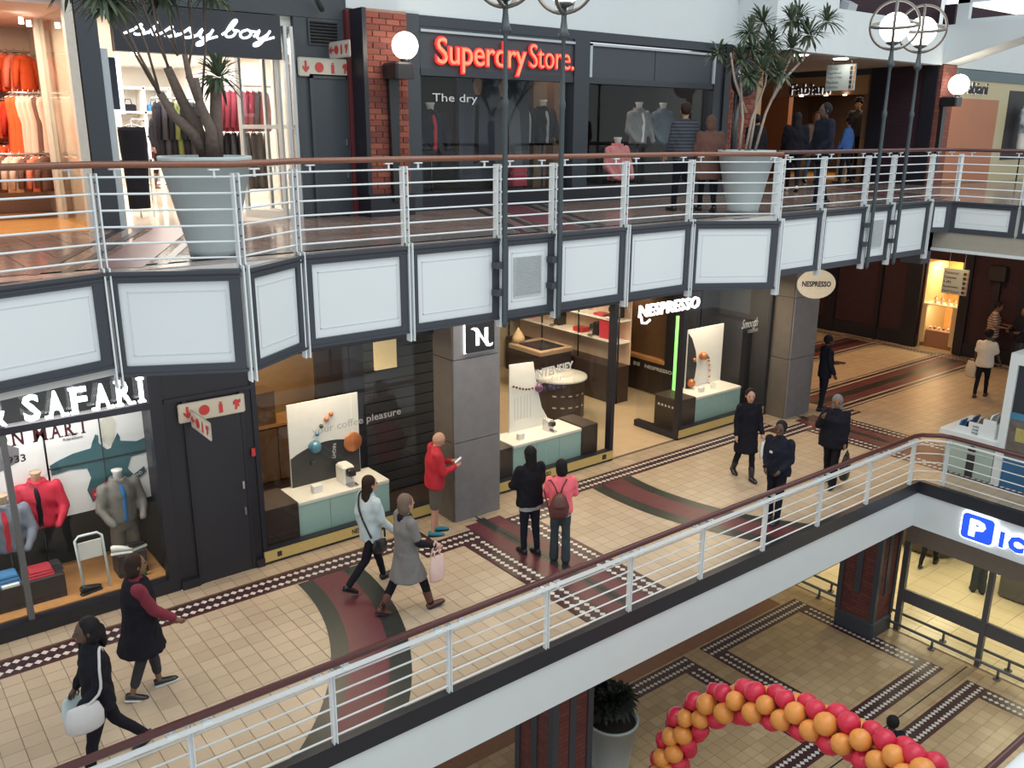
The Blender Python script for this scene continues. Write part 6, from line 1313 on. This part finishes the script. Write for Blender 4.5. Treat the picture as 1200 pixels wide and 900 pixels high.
    if st != 'bald':
        q = 1.0
        ellipsoid(m, hc+back*.022*hd*1.04+hu*.018*hd*1.04, hf, hr, hu, .092*hd*1.04, .086*hd*1.04, .10*hd*1.04)
        if st in ('bob', 'long', 'hood', 'pony'): ellipsoid(m, hc+back*.04*hd*1.04-hu*.05*hd*1.04, hf, hr, hu, .07*hd*1.04, .088*hd*1.04, .11*hd*1.04)
        if st == 'long': ellipsoid(m, hc+back*.065*hd*1.04-hu*.17*hd*1.04, hf, hr, hu, .05*hd*1.04, .09*hd*1.04, .17*hd*1.04)
        if st == 'bun': ellipsoid(m, hc+back*.11*hd*1.04+hu*.02*hd*1.04, hf, hr, hu, .045*hd*1.04, .045*hd*1.04, .045*hd*1.04)
        if st == 'pony': ellipsoid(m, hc+back*.12*hd*1.04-hu*.10*hd*1.04, hf, hr, hu, .035*hd*1.04, .04*hd*1.04, .12*hd*1.04)
        if st == 'scarf': ellipsoid(m, hc+back*.05*hd*1.04-hu*.09*hd*1.04, hf, hr, hu, .08*hd*1.04, .09*hd*1.04, .10*hd*1.04)
        if st == 'puff': ellipsoid(m, hc+back*.05*hd*1.04+hu*.05*hd*1.04, hf, hr, hu, .10*hd*1.04, .11*hd*1.04, .09*hd*1.04)
        if st == 'hat': m.lathe([(0, .06*hd*1.04), (.14*hd*1.04, .05*hd*1.04), (.14*hd*1.04, .062*hd*1.04), (.09*hd*1.04, .07*hd*1.04), (.085*hd*1.04, .15*hd*1.04), (0, .16*hd*1.04)], tuple(hc), 16)
        if st == 'short': pass
        pend(m, {'hood': 'hood', 'scarf': 'headscarf', 'hat': 'hat'}.get(st, 'hair'), hm if not isinstance(hm, str) else hairm[hm], t, .013, 3, .006)
    return t, hc, A, L
def smooth_path(P3):
    out = []
    for i in range(len(P3)-1):
        p0, p1, p2, p3 = P3[max(i-1, 0)], P3[i], P3[i+1], P3[min(i+2, len(P3)-1)]
        for q in (0, .25, .5, .75): out.append(.5*((2*p1)+(-p0+p2)*q+(2*p0-5*p1+4*p2-p3)*q**2+(-p0+3*p1-3*p2+p3)*q**3))
    return out+[P3[-1]]
def wpt(t, p): return WM[t] @ Vector(p)
def bag(label, at, mat, w_=.30, h=.26, d=.10, rz=0, strap=None, handles=True, nm='bag', cat='bag'):
    """at: world metres of the top centre; strap: list of world points"""
    t = thing(nm, label, cat, (Vector(at)-Vector((0, 0, h+.06)))/SC, rz); m = MB()
    loft(m, [(Vector((0, 0, 0)), X, Y, w_*.40, d*.42), (Vector((0, 0, h*.1)), X, Y, w_*.48, d*.5), (Vector((0, 0, h*.55)), X, Y, w_*.5, d*.5), (Vector((0, 0, h*.95)), X, Y, w_*.40, d*.22), (Vector((0, 0, h)), X, Y, w_*.36, d*.12)], 14); m.build('bag_body', mat, t, local=True)
    if handles:
        for sy in (-1, 1): MB().tube([(-w_*.2, sy*d*.1, h*.97), (-w_*.12, 0, h+.06), (w_*.12, 0, h+.06), (w_*.2, sy*d*.1, h*.97)], .008, 6).build('handle', mat, t, local=True)
    if strap:
        inv = WM[t].inverted(); MB().tube(smooth_path([inv @ Vector(p) for p in strap]), .014, 6).build('strap', mat, t, local=True)
    return t
whitec = M('white_cloth', (.7, .68, .66), .8); navy = M('navy_cloth', (.014, .016, .027), .8, var=.15, spec=.12); skyc = M('pale_blue_knit', (.50, .60, .64), .85, var=.08); greyc = M('heather_grey_wool', (.17, .165, .165), .9, var=.2, scale=60); redj = M('red_anorak', (.46, .012, .03), .6, var=.08); pink = M('salmon_pink_fleece', (.86, .15, .19), .8, var=.06)
oliv = M('olive_grey_cotton', (.11, .10, .085), .85); teald = M('dark_teal_denim', (.028, .042, .052), .85, var=.15); turq = M('turquoise_shoe', (.02, .22, .32), .6); brownl = M('brown_leather', (.11, .040, .030), .5, var=.15); maroonl = M('maroon_leather', (.10, .026, .026), .5, var=.15); offw = M('off_white_leather', (.52, .50, .50), .5, var=.06); pinkb = M('pink_canvas', (.66, .47, .42), .8); coatb = M('brown_coat', (.12, .055, .04), .85, var=.15); lgrey = M('light_grey_jersey', (.34, .36, .39), .85); wbag = M('white_plastic_bag', (.70, .72, .74), .4); bbag = M('pale_blue_bag', (.50, .62, .66), .6); jean = M('blue_jeans', (.07, .12, .18), .85, var=.2, scale=40); scarfm = M('grey_headscarf', (.14, .17, .19), .85, var=.5, scale=30)
def stripe_mat(name, c1, c2, freq):
    m = M(name, c1, .85); nt = m.node_tree; bs = nt.nodes['Principled BSDF']; tc = nt.nodes.new('ShaderNodeTexCoord'); sp = nt.nodes.new('ShaderNodeSeparateXYZ'); nt.links.new(tc.outputs['Object'], sp.inputs[0])
    a = nt.nodes.new('ShaderNodeMath'); a.operation = 'MULTIPLY'; a.inputs[1].default_value = freq; nt.links.new(sp.outputs['Z'], a.inputs[0]); b = nt.nodes.new('ShaderNodeMath'); b.operation = 'FRACT'; nt.links.new(a.outputs[0], b.inputs[0]); c = nt.nodes.new('ShaderNodeMath'); c.operation = 'GREATER_THAN'; c.inputs[1].default_value = .5; nt.links.new(b.outputs[0], c.inputs[0])
    mx = nt.nodes.new('ShaderNodeMix'); mx.data_type = 'RGBA'; mx.inputs[6].default_value = (*c1, 1); mx.inputs[7].default_value = (*c2, 1); nt.links.new(c.outputs[0], mx.inputs[0]); nt.links.new(mx.outputs[2], bs.inputs['Base Color']); return m
stripes = stripe_mat('striped_tee', (.17, .085, .08), (.40, .33, .29), 14); fairisle = stripe_mat('patterned_sweater', (.022, .024, .036), (.06, .066, .09), 20)

# 1 woman at bottom left
t, hc, A, L = figure('woman in black with a white shoulder bag, nearest the viewer at bottom left', (1.62, 9.42), 182, 1.72, 'dark', ('pony', 'black'), blackc, blackc, blackgloss, hem=.14, legs=((16, 4), (-20, 20)), arms=((6, 9, 48, 2), (4, 10, 25, 0)), turn=-6, bw=1.08, wide=1.05)
lw = wpt(t, A[0][2]); bag('white shoulder bag at the hip of the woman in black, bottom left', lw+Vector((.02, -.06, .12)), offw, .36, .27, .15, .05, [lw+Vector((-.10, -.07, -.02)), wpt(t, A[0][0])+Vector((-.06, -.14, -.30)), wpt(t, A[0][0])+Vector((-.02, -.12, -.05)), wpt(t, A[0][0])+Vector((.02, -.02, .10)), wpt(t, A[0][0])+Vector((.06, .06, .02)), wpt(t, A[0][0])+Vector((.06, .12, -.3)), lw+Vector((.08, .06, .0))], handles=False, nm='shoulder_bag')
rw = wpt(t, A[1][2]); bag('pale blue carrier bag on the far side of the woman in black, bottom left', rw+Vector((-.04, .04, -.06)), bbag, .26, .30, .12, .3, nm='carrier_bag')
# 2
t, hc, A, L = figure('woman in a dark waistcoat with burgundy sleeves, walking right at the left window', (2.42, 10.62), -8, 1.72, 'brown', ('bob', 'dark'), burg, charc, blackgloss, hem=.05, legs=((12, 6), (-6, 14)), arms=((-22, 8, 20, 0), (26, 10, 28, 0)), bw=1.1, trouser='cropped', turn=10, topmat2=whitec)
m = MB(); s_ = 1.0
loft(m, [(Vector((0, -.02, .58)), X, Y, .29, .27), (Vector((0, -.01, .85)), X, Y, .25, .20), (Vector((0, 0, 1.05)), X, Y, .235, .18), (Vector((0, .0, 1.25)), X, Y, .25, .185), (Vector((0, .0, 1.40)), X, Y, .235, .15), (Vector((0, .0, 1.475)), X, Y, .13, .11)]); pend(m, 'waistcoat', blackc, t, .016, 4, .012)
# 3, 4
t, hc, A, L = figure('woman in a pale blue jacket with long dark hair, beside the left coffee window', (6.08, 11.30), 3, 1.68, 'fair', ('long', 'dark'), skyc, blackc, blackgloss, hem=.16, legs=((20, 6), (-22, 22)), arms=((-10, 9, 20, 0), (12, 9, 30, 0)), trouser='tight', turn=-5, wide=1.05)
rw = wpt(t, A[1][2]); bag('small black cross body bag of the woman in pale blue', wpt(t, (.2, .02, .86)), blackgloss, .24, .2, .08, 0, [wpt(t, (.18, .12, .80)), wpt(t, (.1, .14, 1.1)), wpt(t, (-.1, .08, 1.38)), wpt(t, (-.14, -.06, 1.42)), wpt(t, (-.02, -.15, 1.2)), wpt(t, (.18, -.1, .84))], handles=False, nm='shoulder_bag')
t, hc, A, L = figure('woman in a long grey wool coat and brown boots, striding past the left coffee window', (6.12, 10.30), -6, 1.72, 'fair', ('bob', 'ash'), greyc, blackc, brownl, hem=.0, coat=.40, legs=((-20, 8), (26, 10)), arms=((6, 9, 20, 0), (14, 12, 55, 6)), bw=1.08, sleeve='short', boots=.45, turn=8, wide=1.06, collar=False)
m = MB()
for sh, el, wr, d2 in A: cap(m, sh.lerp(el, .6), el, .05, .048); cap(m, el, el.lerp(wr, .95), .048, .04)
pend(m, 'sleeves', blackc, t, .014, 3, .006); m = MB(); m.lathe([(.06, 0), (.10, .0), (.105, .05), (.08, .09), (.055, .08)], tuple(hc-Vector((0, .03, .24))), 16); m.build('scarf', blackc, t, local=True)
rw = wpt(t, A[1][2]); bag('pale pink carrier bag on the arm of the woman in the grey coat', rw+Vector((.02, -.02, -.08)), pinkb, .28, .36, .12, .2, [rw+Vector((-.06, 0, -.14)), rw+Vector((.0, -.03, .08)), rw+Vector((.08, 0, -.14))], nm='carrier_bag')
# 5 man in red
t, hc, A, L = figure('bald man in a red jacket and shorts reading his phone by the grey stone pillar', (7.92, 12.28), -22, 1.71, 'fair', ('bald', 'ash'), redj, oliv, turq, hem=.10, legs=((4, 3), (-3, 3)), arms=((12, 8, 86, 30), (14, 8, 88, 32)), bw=1.22, trouser='shorts', nod=28, wide=1.12, lean=2)
hw = (wpt(t, A[0][2])+wpt(t, A[1][2]))/2
ph = thing('phone', 'pale phone in the hands of the man in red', 'phone', (hw+(WM[t].to_3x3() @ Vector((0, .09, .02))))/SC, math.radians(-112)); m = MB(); m.obox((0, 0, .03), (.036, 0, 0), (0, .055, .045), (0, -.004, .005)); m.build('case', lgrey, ph, local=True); m = MB(); m.obox((0, -.006, .035), (.031, 0, 0), (0, .048, .040), (0, -.0015, .002)); m.build('screen', M('phone_screen', (.7, .75, .8), .3, emit=.5), ph, local=True)
# 6, 7
t, hc, A, L = figure('woman with long black hair and black jacket, from behind, left of the pink fleece', (8.78, 10.66), 82, 1.70, 'brown', ('long', 'black'), blackc, navy, blackgloss, hem=.12, legs=((3, 3), (-4, 4)), arms=((14, 12, 60, 25), (14, 12, 60, 25)), bw=1.08, shirt=lgrey, wide=1.12)
t, hc, A, L = figure('woman in a salmon pink fleece with a backpack, seen from behind', (9.0, 10.12), 58, 1.60, 'tan', ('bob', 'black'), pink, teald, blackgloss, hem=.07, legs=((4, 3), (-4, 4)), arms=((14, 10, 70, 30), (18, 12, 75, 30)), bw=1.04, trouser='wide', shirt=lgrey, wide=1.02)
bk = thing('backpack', 'maroon leather backpack on the woman in salmon pink', 'backpack', wpt(t, (-.06, -.22, .82))/SC, math.radians(58-90)); m = MB()
loft(m, [(Vector((0, 0, 0)), X, Y, .10, .05), (Vector((0, 0, .04)), X, Y, .145, .085), (Vector((0, 0, .18)), X, Y, .15, .09), (Vector((0, .02, .32)), X, Y, .10, .06), (Vector((0, .03, .37)), X, Y, .04, .03)], 16); m.build('bag_body', maroonl, bk, local=True)
m = MB(); loft(m, [(Vector((0, -.055, .17)), X, Y, .10, .045), (Vector((0, -.05, .22)), X, Y, .11, .05), (Vector((0, -.025, .33)), X, Y, .08, .05), (Vector((0, 0, .385)), X, Y, .03, .03)], 14); m.build('flap', brownl, bk, local=True)
for sg in (-1, 1): MB().tube([(sg*.02, .03, .36), (sg*.06, .06, .47), (sg*.12, .10, .56), (sg*.15, .22, .50), (sg*.19, .24, .34), (sg*.16, .14, .18), (sg*.13, .07, .08)], .012, 6).build('strap', maroonl, bk, local=True)
# 8
t, hc, A, L = figure('woman in a black knee length dress and tights by the right coffee window', (14.52, 10.58), -118, 1.72, 'fair', ('pony', 'black'), blackc, blackc, blackgloss, hem=.0, coat=.42, legs=((12, 4), (-12, 14)), arms=((4, 9, 25, 0), (-2, 8, 18, 0)), trouser='tight', turn=-12, collar=False, bw=1.0, boots=.35)
lw = wpt(t, A[0][2]); bag('white plastic bag hanging from the hand of the woman in the black dress', lw+Vector((.02, -.03, -.06)), wbag, .24, .34, .1, .3, nm='carrier_bag')
# 9
t, hc, A, L = figure('security guard in a navy jacket standing just behind the white railing', (13.22, 8.9), 190, 1.72, 'dark', ('bun', 'black'), navy, navy, blackgloss, hem=.10, legs=((4, 2), (-3, 3)), arms=((2, 7, 50, 24), (-4, 8, 46, 24)), bw=1.04, wide=1.16, turn=4)
m = MB(); m.prism([(-.03, 0), (.03, 0), (.025, .04), (-.025, .04)], (.07, .152, 1.24), -X, Z, -.006); m.build('badge', whitec, t, local=True)
# 10
t, hc, A, L = figure('woman in a grey headscarf and loose black coat, holding a phone to her face', (15.62, 9.28), 198, 1.70, 'brown', ('scarf', scarfm), blackc, blackc, blackgloss, hem=.18, legs=((10, 4), (-12, 12)), arms=((4, 6, 8, 0), (30, 14, 118, 30)), bw=1.06, wide=1.3, trouser='wide', turn=10)
lw = wpt(t, A[0][2]); bag('large black bag in the hand of the woman in the headscarf', lw+Vector((.03, -.04, -.14)), blackgloss, .46, .46, .18, .4, nm='handbag')
rw = wpt(t, A[1][2]); p_ = thing('phone', 'dark phone held by the woman in the headscarf', 'phone', (rw+Vector((-.02, -.02, .05)))/SC, .4); MB().bbox((-.035, -.005, 0), (.035, .005, .14), .004).build('case', blackgloss, p_, local=True)
# 11
t, hc, A, L = figure('man in a dark suit and white shirt beside the far stone pillar, holding a tablet', (19.98, 12.32), -35, 1.76, 'dark', ('short', 'black'), navy, navy, blackgloss, hem=.16, legs=((3, 2), (-3, 3)), arms=((6, 8, 70, 10), (4, 8, 20, 0)), bw=1.05)
m = MB(); m.prism([(-.05, .20), (0, .0), (.05, .20)], (0, .135, 1.22), -X, Z, -.01); m.build('shirt_front', whitec, t, local=True)
lw = wpt(t, A[0][2]); tb_ = thing('tablet', 'dark flat tablet in the hand of the suited man', 'tablet', (lw+(WM[t].to_3x3() @ Vector((.05, .12, .0))))/SC, .2); MB().bbox((-.10, -.13, 0), (.10, .13, .012), .01).build('case', charc, tb_, local=True)
VOX[0] = 1.7
# 12, 13, 14
t, hc, A, L = figure('woman in a white tee shirt and black trousers walking away at far right', (24.55, 10.36), 12, 1.66, 'dark', ('puff', 'black'), M('white_tee', (.68, .64, .58), .85), blackc, maroonl, sleeve='short', hem=.14, legs=((-8, 8), (12, 4)), arms=((-8, 9, 20, 0), (10, 16, 10, -10)), trouser='tight', wide=1.1, collar=False)
lw = wpt(t, A[0][2]); bag('cream carrier bag at the side of the woman in the white tee shirt', lw+Vector((.02, .06, .06)), M('cream_bag', (.58, .50, .42), .7), .34, .4, .14, 1.2, nm='carrier_bag')
figure('man in a brown and cream striped tee shirt and jeans, far right', (28.05, 11.75), -70, 1.80, 'brown', ('short', 'black'), stripes, jean, blackgloss, sleeve='short', hem=.14, legs=((3, 2), (-3, 3)), arms=((16, 9, 70, 20), (14, 9, 70, 20)), bw=1.15, wide=1.12, collar=False, nod=20)
figure('person in dark blue at the right edge, next to the man in stripes', (28.2, 10.95), 160, 1.75, 'brown', ('short', 'black'), navy, M('dark_jeans', (.03, .05, .08), .85), blackgloss, hem=.14, arms=((16, 9, 70, 20), (14, 9, 70, 20)), bw=1.1)
# lower floor
figure('walking figure in black trousers on the supermarket floor, only the legs in view', (22.3, 10.05, ZL), 10, 1.75, 'brown', ('short', 'black'), navy, blackc, blackgloss, legs=((-14, 14), (18, 6)))
figure('figure in dark wide trousers behind the supermarket mullion, only the legs in view', (21.9, 8.55, ZL), 40, 1.7, 'brown', ('bob', 'black'), charc, teald, blackgloss, trouser='wide', legs=((3, 3), (-3, 3)))
figure('person with short black hair mostly hidden by the balloon arch', (12.86, 5.98, ZL), 60, 1.68, 'dark', ('short', 'black'), blackc, blackc, blackgloss)
# upper floor
figure('woman in a black jacket and heeled boots inside the white shop', (6.55, 21.4, ZU), -50, 1.62, 'brown', ('long', 'dark'), blackc, blackc, brownl, legs=((8, 3), (-8, 8)), trouser='tight', boots=.5)
figure('man in a patterned dark sweater in front of the dark window, upper right', (11.92, 10.45, ZU), 76, 1.58, 'tan', ('short', 'dark'), fairisle, blackc, blackgloss, hem=.12, bw=1.05, turn=-30)
t, hc, A, L = figure('person in a hooded brown coat seen from behind, beside the patterned sweater', (12.28, 10.2, ZU), 62, 1.40, 'brown', ('hood', coatb), coatb, blackc, blackgloss, hem=.0, coat=.38, bw=1.15, wide=1.2, arms=((6, 16, 40, 20), (6, 16, 40, 20)))
figure('guard in a dark navy coat standing behind the upper railing near the right lamp posts', (14.95, 9.75, ZU), 150, 1.62, 'dark', ('short', 'black'), navy, navy, blackgloss, hem=.18, bw=1.2, wide=1.15, arms=((4, 12, 40, 25), (4, 12, 40, 25)))
figure('person in a dark jacket with long black hair walking toward the orange shop', (18.2, 12.6, ZU), 40, 1.55, 'brown', ('long', 'black'), blackc, blackc, whitec, hem=.14, bw=1.15, wide=1.12, legs=((10, 4), (-12, 12)))
figure('person in a dark jacket with a bright blue collar, behind the right hand planter', (17.1, 12.9, ZU), 70, 1.5, 'brown', ('short', 'black'), blackc, blackc, blackgloss, bw=1.1, wide=1.15)
figure('person in a blue hooded top at the orange shop entrance', (17.9, 13.6, ZU), 60, 1.58, 'brown', ('hood', bluec), charc, jean, blackgloss, bw=1.1)
figure('woman with reddish hair in a tan coat at the orange shop entrance', (21.5, 14.3, ZU), -120, 1.62, 'tan', ('bob', M('hair_auburn', (.22, .07, .03), .55)), M('tan_coat', (.25, .17, .12), .85), jean, blackgloss, coat=.3, hem=0)
figure('person in a bright blue jacket by the orange shop gate', (22.2, 13.75, ZU), 100, 1.5, 'brown', ('short', 'black'), M('cobalt_cloth', (.04, .12, .36), .8), blackc, blackgloss)
figure('person standing behind the low cabinet inside the left coffee window', (8.35, 17.2), -95, 1.72, 'tan', ('short', 'brown'), brownc, blackc, blackgloss)
VOX[0] = 1.35
# shop dummies
def dummy(lab, loc, rz, top, neckmat, inner=None, shorts=None, arms=((6, 16, 35, 20), (6, 16, 35, 20)), half=None, h=1.0, hatm=None, skin=None):
    t = thing('mannequin', lab, 'mannequin', loc, rz); m = MB()
    loft(m, [(Vector((0, 0, .0)), X, Y, .18*h, .12*h), (Vector((0, 0, .18*h)), X, Y, .165*h, .12*h), (Vector((0, 0, .38*h)), X, Y, .195*h, .135*h), (Vector((0, 0, .49*h)), X, Y, .19*h, .10*h), (Vector((0, 0, .56*h)), X, Y, .09*h, .08*h)])
    for sg, (f, o_, e, i) in zip((-1, 1), arms):
        f, o_, e, i = [math.radians(q) for q in (f, o_, e, i)]; sh = Vector((sg*.185*h, 0, .48*h)); el = sh+Vector((sg*math.sin(o_), -math.sin(f)*math.cos(o_), -math.cos(f)*math.cos(o_)))*.27*h; wr = el+Vector((-sg*math.sin(i), -math.sin(f+e), -math.cos(f+e))).normalized()*.24*h; cap(m, sh, el, .072*h, .062*h); cap(m, el, wr, .06*h, .045*h)
    m.lathe([(.065*h, .0), (.10*h, .0), (.105*h, .05*h), (.075*h, .06*h)], (0, 0, .54*h), 14); pend(m, 'jacket', top, t, .016, 4, .014)
    MB().lathe([(0, .5*h), (.052*h, .52*h), (.050*h, .63*h), (.066*h, .66*h), (.066*h, .675*h), (0, .675*h)], (0, 0, 0), 16).build('neck_block', neckmat, t, local=True)
    if inner: m = MB(); loft(m, [(Vector((0, -.03*h, .02)), X, Y, .055*h, .105*h), (Vector((0, -.03*h, .38*h)), X, Y, .055*h, .115*h), (Vector((0, -.02*h, .55*h)), X, Y, .05*h, .07*h)]); pend(m, 'shirt', inner, t, .012, 2)
    if shorts: m = MB(); loft(m, [(Vector((0, 0, -.1)), X, Y, .15, .11), (Vector((0, 0, .06)), X, Y, .17, .115)]); cap(m, (-.08, 0, -.08), (-.09, -.01, -.32), .085, .09); cap(m, (.08, 0, -.08), (.09, -.01, -.32), .085, .09); pend(m, 'shorts', shorts, t, .015, 3)
    MB().tube([(0, 0, .1), (0, 0, half if half else -.5)], .016, 8).lathe([(0, (half or -.5)), (.13, (half or -.5)), (.13, (half or -.5)+.015), (0, (half or -.5)+.02)], (0, 0, 0), 16).build('stand', blackgloss, t, local=True, kind='stuff'); t.scale = (1.16,)*3; return t
oak = M('pale_oak_neck', (.58, .40, .26), .5)
dummy('torso in a bright red jacket in the left window', (2.0, 14.05, 1.20), -.25, M('bright_red_jacket', (.52, .02, .05), .7, var=.1), oak, blackc, None, half=-.85)
dummy('torso in a grey blue jacket and red shirt, left end of the left window', (1.50, 13.85, 1.02), -.15, M('slate_blue_jacket', (.16, .18, .23), .7, var=.2), oak, redj, None, half=-.7)
dummy('torso in a grey jacket over a blue top with khaki shorts in the left window', (3.12, 14.0, .98), .15, M('taupe_jacket', (.19, .18, .165), .6, var=.2), whitec, M('cobalt_top', (.02, .16, .40), .8), M('khaki_cloth', (.16, .14, .115), .85), half=-.66)
for lab, loc, mt, inn in (('mannequin in a long grey coat in the right dark window', (14.35, 13.9, 6.72), M('warm_grey_coat', (.22, .21, .21), .8), whitec), ('mannequin in a denim jacket in the right dark window', (15.1, 13.9, 6.72), M('denim_jacket', (.10, .13, .16), .8, var=.3), None), ('left mannequin of the black coated pair in the dark window', (11.45, 14.2, 6.72), blackc, lgrey), ('right mannequin of the black coated pair in the dark window', (12.0, 14.3, 6.72), blackc, lgrey), ('mannequin in a pink quilted jacket low in the right dark window', (13.45, 13.6, 6.0), M('pink_quilted', (.72, .22, .22), .6), None), ('mannequin in a navy jacket behind the window words', (9.1, 14.0, 6.6), navy, redj)):
    dummy(lab, loc, 0, mt, whitec, inn, half=-.25 if 'pink' in lab else -.9)
g = garment('trousers', blackc, 3); place(g, (4.05, 14.5, 7.08), .1, 'long black trousers hanging left in the white shop doorway', None, 1.15); rail_of('clothes_stand', 'slim chrome stand holding the long black trousers', (4.05, 14.5, 7.12), (4.25, 14.5, 7.12), drop=ZU)
t, hc, A, L = figure('shop mannequin in a dark suit and hat in the orange shop doorway', (24.2, 14.75, 6.0), -160, 1.66, 'tan', ('hat', blackc), M('suit_charcoal', (.04, .035, .04), .8), blackc, blackgloss, hem=.14)
t['category'] = 'mannequin'
MB().bbox((23.9, 14.4, ZU+.01), (24.6, 15.1, 5.99), .02).build('display_plinth', M('plinth_black'), None, label='dark plinth under the suited shop mannequin', cat='plinth')
for k, yy in enumerate((0,)):
    dummy('mannequin in pale casual clothes in the window at the far right edge', (28.0, 11.75, 7.0), .1, M('pale_denim', (.36, .42, .48), .8, var=.3), whitec, None, whitec, half=-1.3)
sc_ = thing('suitcase', 'stack of crimson bags low in the dark window left of the lamp posts', 'bag', (10.9, 13.7, 5.97))
for k in range(3): MB().bbox((10.72, 13.6, 5.97+.13*k), (11.06, 13.85, 6.085+.13*k), .03).build('bag_layer', M('crimson_bag', (.40, .02, .05), .5), sc_)
finish_people()
